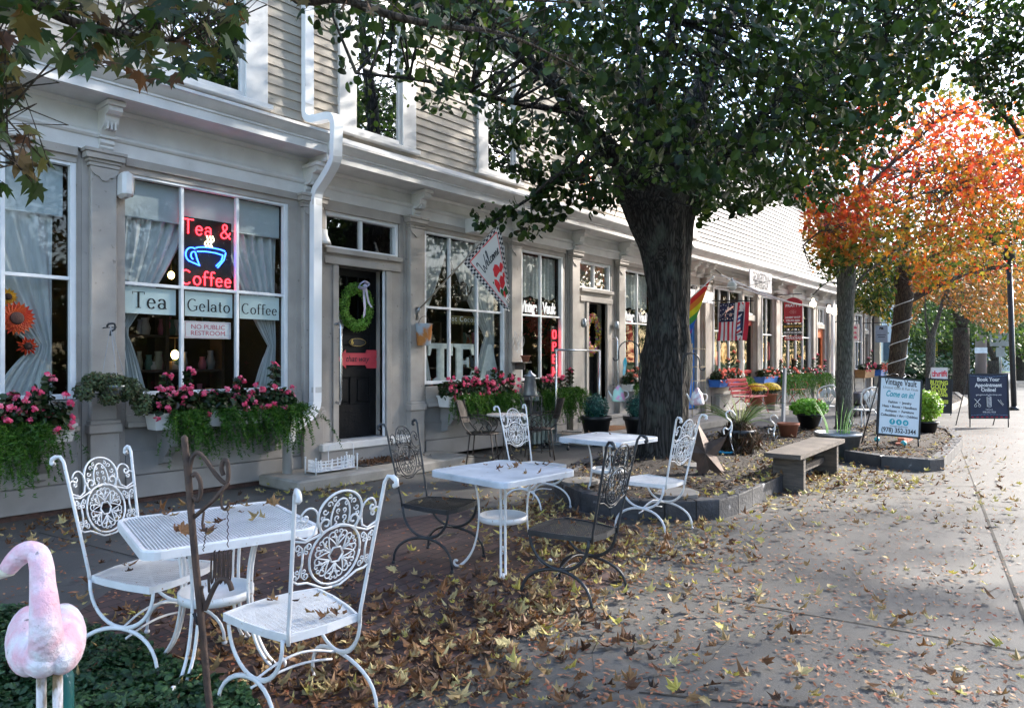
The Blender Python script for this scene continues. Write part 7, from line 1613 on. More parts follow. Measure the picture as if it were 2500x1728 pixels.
# white wire basket
c = G(810, 1150, .14); t = thing('wire_basket', 'white metal planter basket with a tall handle on the doorstep', 'basket', c); b = M(); L_, W_ = .30, .11
for k in range(26):
    a = 2 * PI * k / 26; x, y = math.cos(a), math.sin(a); xx = L_ * np.sign(x) * abs(x) ** .6; yy_ = W_ * np.sign(y) * abs(y) ** .6; b.box((c.x + xx - .009, c.y + yy_ - .004, .17), (c.x + xx + .009, c.y + yy_ + .004, .17 + .10 + .04 * abs(x)))
for z in (.17, .21, .25): b.tube([(c.x + L_ * np.sign(math.cos(a)) * abs(math.cos(a)) ** .6, c.y + W_ * np.sign(math.sin(a)) * abs(math.sin(a)) ** .6, z + .02 * abs(math.cos(a))) for a in np.linspace(0, 2 * PI, 33)[:-1]], .006, 5, closed=True)
for sx_ in (-1, 1):
    for sy_ in (-1, 1): b.tube([(c.x + sx_ * L_, c.y + sy_ * W_, .14), (c.x + sx_ * L_, c.y + sy_ * W_, .32)], .008, 6); b.ball((c.x + sx_ * L_, c.y + sy_ * W_, .33), .014, 8, 5)
b.box((c.x - L_, c.y - W_, .168), (c.x + L_, c.y + W_, .172)); part('basket', b, metalw, t, world=True)
b = M(); b.tube(curve([(c.x - .12, c.y - W_, .22), (c.x - .12, c.y - W_, .45), (c.x - .02, c.y - W_, .50), (c.x + .06, c.y - W_, .48), (c.x + .18, c.y - W_, .50), (c.x + .24, c.y - W_, .44), (c.x + .24, c.y - W_, .22)], 4), .005, 5); part('handle', b, metalw, t, world=True)
# angel wire ornament with pot, little shelf, lamp on stand
c = W(1268, 842, -.18); t = thing('wire_angel', 'bent wire angel ornament on the pilaster right of the TEA window', 'ornament', c); b = M()
for (dx, dz, rx, rz, tl) in ((-.07, .02, .06, .13, 20), (.08, .03, .06, .12, -25), (-.05, .12, .03, .12, 25), (.06, .13, .03, .1, -20), (0, -.05, .04, .09, 0)):
    b.tube([(c.x + dx + rx * math.cos(a) * math.cos(R(tl)) - rz * math.sin(a) * math.sin(R(tl)), -.16, c.z + dz + rx * math.cos(a) * math.sin(R(tl)) + rz * math.sin(a) * math.cos(R(tl))) for a in np.linspace(0, 2 * PI, 17)[:-1]], .004, 4, closed=True)
part('wire', b, galv, t, world=True)
c = W(1278, 885, -.26); t = thing('wall_shelf', 'small wooden shelf on the pilaster right of the TEA window', 'shelf', c); b = M(); b.bbox((c.x - .14, -.36, c.z - .01), (c.x + .10, -.10, c.z + .01), .003); b.bbox((c.x - .03, -.30, c.z - .12), (c.x + .0, -.10, c.z - .01), .003); part('board', b, wood, t, world=True)
pot('terracotta_pot', 'small terracotta pot standing by the wire angel', 0, 0, .05, .08, .11, terra, loc=(c.x + .03, c.y - .02, c.z + .012))
Zst = 11.2; s0 = C((1297 - CX) / F * Zst, Zst); t = thing('plant_stand', 'dark metal stand under the grey coffee-pot lantern', 'stand', (s0.x, s0.y, 0)); b = M()
for dx in (-.14, .14):
    for dy in (-.1, .1): b.tube([(s0.x + dx, s0.y + dy, 0), (s0.x + dx, s0.y + dy, .92)], .008, 5)
for z in (.35, .62, .92): b.box((s0.x - .15, s0.y - .11, z), (s0.x + .15, s0.y + .11, z + .012))
part('frame', b, metalk, t, world=True)
b = M(); b.lathe([(.0, 0), (.115, 0), (.12, .02), (.085, .30), (.10, .31), (.10, .325), (.03, .37), (.025, .40), (0, .41)], 20, (s0.x - .03, s0.y, .935)); t2 = solo('coffee_pot', b, galv, 'grey enamel coffee pot standing on the dark plant stand', 'coffee pot')
# shepherd hooks with painted ornaments
def shook(px, pyt, pyb, Z, side, label, rr_=.10):
    x0 = C((px - CX) / F * Z, Z); zt_ = H + (HY - pyt) / F * Z; rgt = Vector((SA, -CA, 0)) * side; b = M(); b0 = Vector((x0.x, x0.y, 0)); r_ = rr_
    pts = [b0, b0 + Vector((0, 0, zt_ - r_))] + [b0 + rgt * (r_ - r_ * math.cos(a)) + Vector((0, 0, zt_ - r_ + r_ * math.sin(a))) for a in np.linspace(.3, PI, 8)] + [b0 + rgt * 2 * r_ + Vector((0, 0, zt_ - r_ * 1.6))]
    e = pts[-1]; pts += [e + rgt * (.035 - .035 * math.cos(a)) - Vector((0, 0, .035 * math.sin(a))) for a in np.linspace(.4, PI, 6)]
    b.tube(pts, .009, 6); o = solo('shepherd_hook', b, metalk, label, 'shepherd hook'); return e + rgt * .035 - Vector((0, 0, .03))
h1 = shook(1562, 832, 1060, 9.4, -1, 'black shepherd hook standing just left of the big trunk', .145)
h2 = shook(1665, 862, 1060, 8.6, 1, 'black shepherd hook standing right of the big trunk', .11)
def birdhouse(c, label, m1):
    t = thing('painted_teapot', label, 'teapot', c); b = M(); b.lathe([(0, -.17), (.085, -.17), (.095, -.15), (.07, -.02), (.03, .03), (.02, .05), (0, .06)], 18, c); part('pot', b, m1, t, world=True)
    rgt = Vector((SA, -CA, 0)); b = M(); cv = Vector(c); b.tube(curve([cv + rgt * .07 + Vector((0, 0, -.02)), cv + rgt * .13 + Vector((0, 0, -.04)), cv + rgt * .13 + Vector((0, 0, -.10)), cv + rgt * .08 + Vector((0, 0, -.13))], 4), .008, 6); part('handle', b, white, t, world=True)
    b = M(); b.tube([cv - rgt * .08 + Vector((0, 0, -.13)), cv - rgt * .14 + Vector((0, 0, -.02))], [.02, .008], 8); part('spout', b, white, t, world=True)
    b = M(); b.tube([cv + Vector((0, 0, .05)), cv + Vector((0, 0, .42))], .002, 4); part('cord', b, white, t, world=True)
tpm = mat('painted_teapot', (.45, .72, .62), (.75, .35, .55), .4, 9, contrast=.1)
birdhouse(tuple(Q(1510, 950, 9.6)), 'painted teapot hanging from a cord left of the trunk', tpm); birdhouse(tuple(Q(1702, 957, 9.3)), 'white flowered teapot hanging right of the trunk', mat('white_teapot', (.72, .72, .74), (.55, .35, .40), .4, 12, contrast=.1))
b = M(); c = Vector(Q(1525, 893, 9.4)); b.tube(curve([c + Vector((.02, 0, .11)), c + Vector((.01, 0, .04)), c - Vector((0, 0, .04)), c + Vector((-.03, 0, -.13))], 4), [.01, .014, .02, .026, .03, .028, .024, .02, .02, .022, .02, .014, .005], 8); solo('turquoise_ornament', b, mat('turquoise', (.03, .42, .50), (.45, .75, .80), .35, 9), 'turquoise seahorse shaped ornament hanging left of the trunk', 'ornament')
# rusty barn star leaning on the trunk
cst = Vector(Q(1722, 1110, 8.1)); t = thing('barn_star', 'large faceted rusty metal star leaning beside the trunk', 'star', cst); rgt = Vector((SA, -CA, 0)); upv = Vector((0, 0, 1)); fw = Vector((-CA, -SA, 0)); tilt = R(14)
rx = (rgt * math.cos(tilt) + fw * math.sin(tilt)).normalized(); u2 = (upv * math.cos(R(16)) - fw * math.sin(R(16))); n3 = rx.cross(u2).normalized() * -1
if n3.dot(fw) < 0: n3 = -n3
b = M(); vs = [cst + n3 * .10]; Rr_, rr2 = .43, .175
for k in range(10): a = R(90 + 36 * k + 14); rad = Rr_ if k % 2 == 0 else rr2; vs.append(cst + rx * rad * math.cos(a) * .72 + u2 * rad * math.sin(a))
vs.append(cst - n3 * .02); b.add(vs, [(0, 1 + (k + 1) % 10, 1 + k) for k in range(10)] + [(11, 1 + k, 1 + (k + 1) % 10) for k in range(10)]); part('star_shell', b, mat('rust_star', (.13, .085, .065), (.07, .05, .04), .55, 8, metal=.4, bump=.1), t, world=True)
flag_s = mat('flagstone', (.16, .155, .15), (.10, .10, .10), .9, 6, bump=.4)
for px, py, s, lab in ((1655, 1208, .26, 'flat flagstone at the front of the tree bed'), (1705, 1140, .20, 'flat flagstone behind the rusty star'), (1420, 1178, .24, 'flat flagstone at the left end of the tree bed')):
    c = G(px, py, .19); b = M(); b.ext([(s * math.cos(a) * (1 + .2 * math.sin(3 * a)), s * .8 * math.sin(a)) for a in np.linspace(0, 2 * PI, 9)[:-1]], (c.x, c.y, .185), (1, 0, 0), (0, 1, 0), (0, 0, .035)); solo('flagstone', b, flag_s, lab, 'stone')
# grassy spike planter
Zp = 9.9; p = C((1805 - CX) / F * Zp, Zp, .16); t, p = pot('spike_planter', 'dark pot of trailing dead foliage and long grassy spikes', 0, 0, .16, .22, .36, mat('dark_pot', (.05, .055, .065), None, .5), loc=(p.x, p.y, .16))
b = M(); fo_ = M()
P = unit(2600) * np.array([.36, .30, .22]) * (rng.random((2600, 1)) ** .3); P[:, 2] = P[:, 2] * 1 + .30 - .22 * (np.hypot(P[:, 0], P[:, 1]) / .36) ** 2; fo_.leaves(P, unit(2600), np.tile([0, 0, -1.], (2600, 1)) + rng.normal(size=(2600, 3)) * .35, rng.uniform(.06, .13, 2600), [(0, .6, 0), (.10, 0, 0), (0, -.6, 0), (-.10, 0, 0)], rng.random(2600)); part('trailing_foliage', fo_, leafmat('dead_foliage', [(.05, .025, .015), (.10, .05, .03), (.07, .06, .03), (.03, .02, .012)], .2), t)
b = M()
for k in range(46):
    a = rng.random() * 2 * PI; l = rng.uniform(.45, .95); out = rng.uniform(.3, .95); pts = [Vector((0, 0, .34)) + Vector((math.cos(a) * out * l * f_, math.sin(a) * out * l * f_, l * (1.05 * f_ - out * .9 * f_ * f_))) for f_ in np.linspace(0, 1, 9)]; b.rv = rng.random(); b.tube(pts, [.011, .011, .010, .009, .008, .007, .005, .004, .001], 4, flat=(1.3, .25))
part('spike_leaves', b, leafmat('spike_leaf', [(.10, .16, .04), (.22, .28, .10), (.42, .44, .24)], .3), t)
# garden bird stakes
def stake(px, pyt, pyb, Z, label, s=1.):
    t = thing('flamingo_stake', label, 'garden stake', C((px - CX) / F * Z, Z, .17)); k = Z / F; b = M(); q = lambda x, y: Vector(Q(px + x * s, pyt + y * s, Z)); b.tube(curve([q(18, 12), q(12, 4), q(4, 0), q(-5, 6), q(-3, 18), q(6, 26), q(8, 36), q(0, 46), q(-8, 42), q(-12, 48), q(-10, 58)], 4), .009 * s, 6); b.tube(curve([q(8, 36), q(8, 46), q(4, 56)], 3), .012, 6); part('bird', b, metalw, t, world=True)
    b = M(); b.tube([q(4, 52), q(7, 80)], .012, 6); b.tube([q(7, 80), q(18, pyb - pyt)], .005, 5); part('rod', b, silver, t, world=True)
stake(1778, 1002, 1118, 8.2, 'white metal flamingo stake in front of the grassy pot'); stake(1885, 1012, 1075, 10.4, 'white metal flamingo stake right of the grassy pot', .8)
b = M(); c = G(1770, 1112, .17); b.lathe([(.02, 0), (.05, .01), (.10, .03), (.13, .055), (.125, .06), (.0, .035)], 20); solo('blue_bowl', b, mat('sky_blue_plastic', (.04, .42, .72), None, .3), 'sky blue upturned bowl on the mulch', 'bowl', loc=(c.x, c.y, .18))
# pots and planters of the beds
t, p = pot('terracotta_pot', 'terracotta pot beside the black urn of green leaves', 1925, 1070, .12, .17, .27, terra, .15)
t, p = pot('black_urn', 'black footed urn full of bright green leaves', 1975, 1053, .13, .24, .36, blackpl, .12); b = M(); foliage(b, (0, 0, .46), (.36, .36, .19), 900, (.04, .08), seed=77); part('leaves', b, leafmat('bright_leaf', [(.08, .24, .02), (.14, .36, .03), (.22, .46, .06)], .4), t)
b = M(); foliage(b, (.24, -.1, .60), (.05, .05, .03), 20, (.03, .05), PETAL, seed=5); part('red_blossoms', b, redc, t)
t, p = pot('green_bush_pot', 'bright yellow-green bush in a dark pot behind the signboard', 2262, 1062, .13, .19, .26, blackpl, .12); b = M(); foliage(b, (0, 0, .55), (.27, .27, .30), 1500, (.035, .07), seed=78); part('leaves', b, leafmat('lime_leaf', [(.12, .26, .02), (.24, .42, .04), (.38, .52, .08)], .4), t)
t, p = pot('galvanised_tub', 'old galvanised tub with strappy leaves behind the bench', 2046, 1118, .25, .33, .40, galv, .0); b = M()
for k in range(14):
    a = rng.random() * 2 * PI; l = rng.uniform(.25, .6); pts = [Vector((.16 * math.cos(a), .16 * math.sin(a), .38)) + Vector((math.cos(a) * .4 * l * f_ * f_, math.sin(a) * .4 * l * f_ * f_, l * f_)) for f_ in np.linspace(0, 1, 6)]; b.rv = rng.random(); b.tube(pts, [.016, .018, .016, .012, .007, .001], 4, flat=(1.3, .2))
part('strap_leaves', b, leafmat('strap_leaf', [(.10, .26, .06), (.2, .4, .12)], .3), t)
# stone bench
pa_ = G(1990, 1152); lf = G(1928, 1200); t = thing('bench', 'weathered plank bench with slab legs beside the tree bed', 'bench', lf)
P0_, P1_ = G(1908, 1125, .43), G(2075, 1075, .43); d = (P1_ - P0_); d.z = 0; Lb = d.length; d.normalize(); nn = Vector((d.y, -d.x, 0)) * 1
Z0b = G(1965, 1207); Z1b = G(2052, 1160); d = (Z1b - Z0b).normalized(); nn = Vector((-d.y, d.x, 0)); Lb = (Z1b - Z0b).length
def ob(c, hl, hw, z0, z1): b.obox((c.x, c.y, (z0 + z1) / 2), d * hl, nn * hw, (0, 0, (z1 - z0) / 2))
cb = Z0b.lerp(Z1b, .5) + nn * .19; b = M(); ob(cb, Lb / 2 + .20, .20, .41, .46); part('seat', b, wood, t, world=True)
for f_ in (0.04, .96): b = M(); c_ = Z0b.lerp(Z1b, f_) + nn * .19; ob(c_, .04, .17, 0, .408); part('leg', b, wood, t, world=True)
b = M(); ob(cb, Lb / 2 - .06, .02, .16, .24); part('rail', b, wood, t, world=True)
# red slatted benches
def red_bench(px, py, rz, label):
    t = thing('red_bench', label, 'bench', C((px - CX) / F * py, py, .16), rz, 'faded red slat benches before the barber shop'); w_ = .52
    for k in range(5): b = M(); b.bbox((-w_, -.20 + k * .09, .42), (w_, -.13 + k * .09, .445), .004); part('seat_slat', b, redbench, t)
    for k in range(4): b = M(); z = .52 + k * .105; b.obox((0, .27 + k * .035, z), (w_, 0, 0), (0, .010, .004), (0, -.012, .036)); part('back_slat', b, redbench, t)
    for s in (-1, 1):
        b = M(); x = s * (w_ - .05); b.tube(curve([(x, .24, .42), (x, .28, .6), (x, .40, .92)], 3), .012, 6); b.tube(curve([(x, .28, .66), (x, .05, .68), (x, -.20, .66), (x, -.25, .55), (x, -.20, .44)], 4), .013, 6); part('armrest', b, redbench, t)
        b = M(); b.tube(curve([(x, -.26, 0), (x, -.18, .20), (x, 0, .40)], 3), .012, 6); b.tube(curve([(x, .34, 0), (x, .22, .2), (x, 0, .40)], 3), .012, 6); part('leg', b, redbench, t)
    return t
red_bench(1832, 17.6, camdir(-.7, .7), 'faded red slat bench with yellow mums behind, nearer the trunk'); red_bench(1938, 21.8, camdir(-.7, .7), 'farther faded red slat bench under the hanging ferns')
for px, py, lab in ((1846, 18.3, 'left pot of yellow mums beside the nearer red bench'), (1880, 18.9, 'right pot of yellow mums beside the nearer red bench')):
    t, p = pot('mum_pot', lab, px, py, .13, .18, .30, terra, loc=C((px - CX) / F * py, py, .30)); b = M(); b.bbox((-.2, -.2, -.14), (.2, .2, -.002), .01); part('plinth', b, stonec, t); b = M(); foliage(b, (0, 0, .42), (.27, .27, .16), 900, (.02, .035), seed=px, up=.3); part('leaves', b, begl, t); b = M(); rr3 = np.random.default_rng(px); u = rr3.normal(size=(900, 3)); u[:, 2] = abs(u[:, 2]); u /= np.linalg.norm(u, axis=1, keepdims=True); b.leaves(np.array([0, 0, .42]) + u * np.array([.28, .28, .18]), u, rr3.normal(size=(900, 3)), rr3.uniform(.025, .04, 900), PETAL, rr3.random(900)); part('blossoms', b, yelm, t)
p = G(1768, 1003, .16); t = thing('storage_box', 'pale grey wooden storage box on the porch step', 'box', (p.x + .1, p.y + .2, .16)); b = M(); b.bbox((p.x - .28, p.y, .16), (p.x + .42, p.y + .42, .56), .008); b.bbox((p.x - .30, p.y - .015, .56), (p.x + .44, p.y + .44, .60), .008); part('case', b, mat('pale_box', (.52, .50, .48), (.42, .40, .38), .7, 5), t, world=True); b = M(); b.tube([(p.x - .05, p.y - .02, .28), (p.x + .12, p.y - .03, .36)], .02, 8); part('latch_bar', b, blackpl, t, world=True)
# leaning grey plank
b = M(); a = G(1925, 1062, .15); b.obox((a.x - .1, a.y + .05, .75), (.05, 0, 0), (0, .02, 0), (.06, .0, .62)); solo('leaning_post', b, mat('grey_post', (.28, .29, .31), (.20, .21, .22), .8, 4, stretch=(2, 2, .3)), 'slanted grey post between the red benches', 'post')
for px in (1640, 1668):
    pass
b = M(); tt = W(1715, 880, -.3)
for z in (1.35, 1.78, 1.02): b.tube([(SX(1690, -.5), -.5, z), (SX(1722, -.5), -.5, z)], .012, 6)
b.tube([(SX(1722, -.5), -.5, .17), (SX(1722, -.5), -.5, 1.9)], .012, 6); b.tube([(SX(1690, -.5), -.5, .17), (SX(1690, -.5), -.5, 1.9)], .012, 6); solo('wooden_ladder_rack', b, mat('pale_dowel', (.5, .40, .26), None, .6), 'light wooden rung rack in front of the blue door', 'rack')
# white cast chairs with fan backs
def fan_chair(px, Z, rz, label):
    p = C((px - CX) / F * Z, Z, .0); t = thing('cast_chair', label, 'chair', (p.x, p.y, .06), rz, 'white cast chairs behind the signboard'); m = metalw
    b = M(); pts = [(.23 * math.cos(a) * (1 + .05 * math.cos(5 * a)), .66 + .24 * math.sin(a) * (1 + .05 * math.cos(5 * a))) for a in np.linspace(R(-20), R(200), 26)]
    b.tube([(x, -.2 - .25 * (z - .43) * .4, z) for x, z in pts], .016, 6); b.tube([(-.215, -.2, .60), (-.12, -.2, .43)], .014, 6); b.tube([(.215, -.2, .60), (.12, -.2, .43)], .014, 6)
    for a in (90, 55, 125, 25, 155): x, z = .15 * math.cos(R(a)), .64 + .15 * math.sin(R(a)); b.ball((x, -.222 - .02, z), (.045, .012, .07), 8, 6); b.tube([(0, -.2, .45), (x, -.225, z)], .012, 5)
    part('backrest', b, m, t); b = M(); b.lathe([(0, .42), (.20, .42), (.215, .43), (.2, .445), (0, .44)], 20); part('seat', b, m, t)
    for sx_ in (-1, 1):
        for sy_ in (-1, 1): b = M(); b.tube(curve([(sx_ * .15, sy_ * .15, .42), (sx_ * .19, sy_ * .19, .25), (sx_ * .16, sy_ * .16, .12), (sx_ * .22, sy_ * .22, 0)], 3), .014, 6); part('leg', b, m, t)
fan_chair(2024, 15.3, camdir(0.5, 1), 'white cast chair with a flower back just left of the grey trunk'); fan_chair(2107, 14.2, camdir(-.2, 1), 'white cast chair with a flower back left of the signboard')
# small table with dark things (motor, barrels) under far window
b = M(); q = C((2098 - CX) / F * 18.5, 18.5)
for k in range(7): b.lathe([(.0, 0), (.16, 0), (.18, .05), (.18, .28), (.14, .32), (.12, .30), (0, .30)], 14, (q.x + (k % 4) * .42, q.y + .2 - (k // 4) * .1, .0 + (k // 4) * .33))
solo('iron_kettles', b, mat('dark_kettle', (.04, .03, .03), None, .35), 'pile of dark round iron kettles before the last shop', 'kettles')
# bricks
b = M(); q = G(2225, 1092, .14); brk = mat('red_brick', (.36, .12, .08), (.26, .09, .06), .85, 8)
for r_ in range(4):
    for k in range(4 - r_): b.bbox((q.x - .05 + k * .21 + r_ * .18, q.y + .12, .14 + r_ * .065), (q.x + .15 + k * .21 + r_ * .18, q.y + .22, .20 + r_ * .065), .004)
solo('brick_stack', b, brk, 'stepped stack of red bricks behind the white signboard', 'bricks')
# ================================================================ signboards on the walk
def aboard(name, label, px0, px1, pyt, pyb, Z, frame, face, roll=0., foot=.12, zb=0., lean=.10):
    c = C(((px0 + px1) / 2 - CX) / F * Z, Z); w_ = (px1 - px0) / F * Z; zt_ = H + (HY - pyt) / F * Z; z0 = H + (HY - pyb) / F * Z; h_ = zt_ - z0
    t = thing(name, label, 'sign', (c.x, c.y, zb)); ux_ = Vector((SA, -CA, 0)); bk = Vector((CA, SA, 0)); o = Vector((c.x, c.y, z0)); up_ = (Vector((0, 0, 1)) + bk * lean).normalized()
    u_ = (ux_ * math.cos(R(roll)) + up_ * math.sin(R(roll))); v_ = (up_ * math.cos(R(roll)) - ux_ * math.sin(R(roll))); nrm = u_.cross(v_); 
    if nrm.dot(bk) > 0: nrm = -nrm
    cc = o + v_ * h_ / 2; b = M(); f_ = .028
    for s in (-1, 1): b.obox(cc + u_ * s * (w_ / 2 - f_ / 2), u_ * f_ / 2, v_ * h_ / 2, nrm * .018); b.obox(cc + v_ * s * (h_ / 2 - f_ / 2), u_ * (w_ / 2 - f_), v_ * f_ / 2, nrm * .0175)
    for s in (-1, 1):
        p = cc + u_ * s * (w_ / 2 - .02) - v_ * h_ / 2; b.tube([p, (p.x, p.y, zb)], .012, 6); pt_ = cc + u_ * s * (w_ / 2 - .02) + v_ * h_ * .45; b.tube([pt_ + bk * .02, Vector((p.x, p.y, zb)) + bk * (.5)], .011, 6)
    part('frame', b, frame, t, world=True); b = M(); b.obox(cc, u_ * (w_ / 2 - f_ + .002), v_ * (h_ / 2 - f_ + .002), nrm * .010); part('panel', b, face, t, world=True)
    def T(s_v, size, x, y, mt, **k): place_text(s_v, size, cc + u_ * (x * w_) + v_ * ((y - .5) * h_) + nrm * .012, u_, v_, mt, t, extrude=.0008, **k)
    return t, cc, u_, v_, nrm, w_, h_, T
vv = mat('signboard_white', (.72, .80, .88), (.68, .76, .84), .35, 2); teal = mat('teal_ink', (.03, .40, .50), None, .5)
t, cc, u_, v_, nrm, w_, h_, T = aboard('sandwich_board', 'white freestanding signboard of the antique shop in a black frame', 2139, 2245, 921, 1066, 10.8, metalk, vv, roll=-5.8, zb=.14)
T('Vintage Vault', .135, 0, .91, ink, bold=.002, sx=.86 * w_ / (.135 * 6.25)); T('Unique Gifts & Fun Finds', .06, 0, .815, gr, shear=.2, sx=.9 * w_ / (.06 * 11.2)); T('Come on in!', .13, -.01, .71, teal, bold=.003, shear=.35, sx=.72 * w_ / (.13 * 5.6))
for k, (s_v, x) in enumerate((('Fashion  •  Jewelry', 0), ('Hats • Boots • Handbags', 0), ('Antiques  •  Furniture', 0), ('Collectibles • Art • Oddities', 0))): T(s_v, .055, x, .575 - .075 * k, ink, bold=.001, sx=(.6, .86, .72, .94)[k] * w_ / (.055 * (8.4, 10.8, 9.6, 12.6)[k]))
for k, g in enumerate(('f', 't', 'o')):
    b = M(); c_ = cc + u_ * ((k - 1) * .155 - .0) * w_ + v_ * (.245 - .5) * h_ + nrm * .011; b.ext(arc(0, 0, .045, .045, 0, 345, 23), c_, u_, v_, nrm * .0015); part('round_badge', b, teal, t, world=True); T(g, .07, (k - 1) * .155, .247, inkw, bold=.002)
T('vintage-vault.com', .04, 0, .175, gr); T('(978) 352-3344', .10, 0, .10, ink, bold=.002, sx=.92 * w_ / (.10 * 7.2))
b = M()
for s in (-1, 1): b.tube([cc + u_ * (s * x) + v_ * (h_ / 2 + y) for x, y in ((.02, .0), (.05, .05), (.12, .055), (.18, .02), (.23, .03), (.24, .06), (.21, .07), (.20, .05))], .007, 6)
part('scroll_top', b, metalk, t, world=True)
navyb = mat('navy_board', (.018, .025, .06), (.012, .018, .045), .5, 3)
t, cc, u_, v_, nrm, w_, h_, T = aboard('sandwich_board', 'navy appointment board with white lettering standing on the walk', 2366, 2464, 911.5, 1022, 15.6, metalk, navyb, zb=0, lean=.05)
for s_v, y in (('Book Your', .865), ('Appointment', .74), ('Online!', .635)): T(s_v, .115, 0, y, inkw, bold=.003, sx=.98)
T('georgetownbarbershop.com', .05, 0, .53, inkw); T('Call us at', .042, 0, .205, inkw); T('978-352-7554', .052, 0, .145, inkw)
b = M(); F3 = lambda x, y: cc + u_ * x * w_ + v_ * (y - .5) * h_ + nrm * .016
b.tube([F3(-.36, .30), F3(-.22, .44)], .007, 5); b.tube([F3(-.22, .30), F3(-.36, .44)], .007, 5)
for x, y in ((-.34, .29), (-.24, .29)): b.tube([F3(x + .03 * math.cos(a), y + .03 * math.sin(a)) for a in np.linspace(0, 2 * PI, 9)[:-1]], .005, 4, closed=True)
for k in range(7): b.tube([F3(-.05, .28 + k * .028), F3(.05, .30 + k * .028)], .006, 5)
b.tube([F3(-.05, .27), F3(-.05, .48), F3(0, .50), F3(.05, .48), F3(.05, .27), F3(0, .25)], .006, 5, closed=True); b.tube([F3(.22, .42), F3(.34, .29), F3(.28, .42), F3(.36, .31)], .007, 5); part('barber_tools', b, inkw, t, world=True)
b = M()
for k in range(26): x = -.45 + .9 * k / 25; b.ball(F3(x, .955 - .03 * math.sin(PI * k / 25)), .008, 5, 3); b.ball(F3(x, .075 + .02 * math.sin(PI * k / 25)), .008, 5, 3)
part('dot_border', b, mat('sky_ink', (.25, .45, .75), None, .5), t, world=True); b = M()
for k in range(8): b.obox(F3(-.42 + .12 * k, .035), u_ * .025, v_ * .014, nrm * .001)
part('stripe_border', b, redf, t, world=True)
t, cc, u_, v_, nrm, w_, h_, T = aboard('sandwich_board', 'black board lettered in yellow about buying gold and silver', 2257, 2323, 924, 1008, 19., metalk, blackpl, roll=-3, zb=.0, lean=.04); yel = mat('yellow_ink', (.75, .85, .08), None, .5)
for s_v, sz, y in (('BUYING', .15, .88), ('GOLD,', .17, .755), ('SILVER', .16, .63), ('OLD COINS', .10, .52), ('&', .09, .43), ('WATCHES', .125, .33)): T(s_v, sz, 0, y, yel, bold=.004, sx=.9)
T('HOBBY SHOP', .07, 0, .22, inkw); T('352-2256', .08, 0, .13, yel)
t, cc, u_, v_, nrm, w_, h_, T = aboard('sandwich_board', 'small white thrift board with red lettering behind the black one', 2274, 2314, 897, 960, 21.5, white, mat('thrift_white', (.75, .75, .76), None, .5), zb=0, lean=.03); T('thrift', .25, 0, .75, mat('bright_red_ink', (.75, .02, .05), None, .5), bold=.008)
# small turquoise pots under the board
for px, py, lab in ((2141, 1078, 'left turquoise ball at the foot of the signboard'), (2206, 1088, 'right turquoise ball at the foot of the signboard')): b = M(); q = G(px, py, .16); b.ball((q.x, q.y, .20), .045, 12, 8); solo('turquoise_ball', b, mat('turq_glaze', (.05, .38, .45), None, .3), lab, 'ball')
# side table by the far bed
t = thing('garden_table', 'small dark wooden table beyond the gold buying board', 'table', gp(2330, 948)); q = G(2330, 948); b = M(); b.bbox((q.x - .5, q.y - .35, .70), (q.x + .5, q.y + .35, .75), .01); part('tabletop', b, wood, t, world=True)
for sx_ in (-1, 1):
    for sy_ in (-1, 1): b = M(); b.tube([(q.x + sx_ * .42, q.y + sy_ * .28, 0), (q.x + sx_ * .42, q.y + sy_ * .28, .70)], .025, 6); part('leg', b, wood, t, world=True)
# ================================================================ street furniture and far things
q0 = G(2476, 1001); Zl_ = proj([tuple(q0)])[2][0]; t = thing('lamp_post', 'slim black lamp post right of the navy board', 'lamp post', q0); tp = Q(2464, 640, Zl_); b = M(); b.tube([q0, q0.lerp(tp, .3), tp], .075, 10); b.lathe([(.13, 0), (.13, .06), (.08, .12)], 12, q0); part('post', b, metalk, t, world=True); b = M(); b.lathe([(.06, 0), (.16, .12), (.18, .4), (.1, .5), (.02, .6)], 12, tp); part('lantern', b, metalk, t, world=True)
Zs2 = 34.; c = C((2442 - CX) / F * Zs2, Zs2); t = thing('road_sign', 'back of a grey road sign on a metal post under the trees', 'road sign', c); b = M(); b.tube([c, c + Vector((0, 0, 3.0))], .05, 8); part('post', b, galv, t, world=True)
for i, (px0, px1, y0, y1) in enumerate(((2417, 2466, 812, 845), (2432, 2452, 848, 871))): a = Q(px0, y0, Zs2 - .1); d_ = Q(px1, y1, Zs2 - .1); b = M(); m_ = (a + d_) / 2; b.obox(m_, Vector((SA, -CA, 0)) * ((a - d_).dot(Vector((SA, -CA, 0)))) / 2, Vector((0, 0, (a.z - d_.z) / 2)), Vector((CA, SA, 0)) * .02); part('plate', b, mat('sign_back', (.36, .37, .36), None, .6), t, world=True)
Zu = 40.; c = C((2395 - CX) / F * Zu, Zu); b = M(); b.tube([c, c + Vector((0, 0, 9))], [.30, .22], 12); t = solo('utility_pole', b, mat('pole_wood', (.33, .26, .24), (.24, .18, .17), .9, 3, stretch=(1, 1, .2)), 'pale wooden utility pole with a white notice', 'utility pole'); c2 = Q(2395, 855, Zu - .5); b = M(); b.obox(c2, Vector((SA, -CA, 0)) * .35, (0, 0, .16), Vector((CA, SA, 0)) * .02); part('notice_plate', b, inkw, t, world=True)
Zy = 46.; c = C((2286 - CX) / F * Zy, Zy); b = M(); b.tube([c, c + Vector((0, 0, 3.1))], .07, 6); solo('yellow_post', b, mat('yellow_post', (.75, .60, .05), None, .5), 'thin yellow post among the far bushes', 'post')
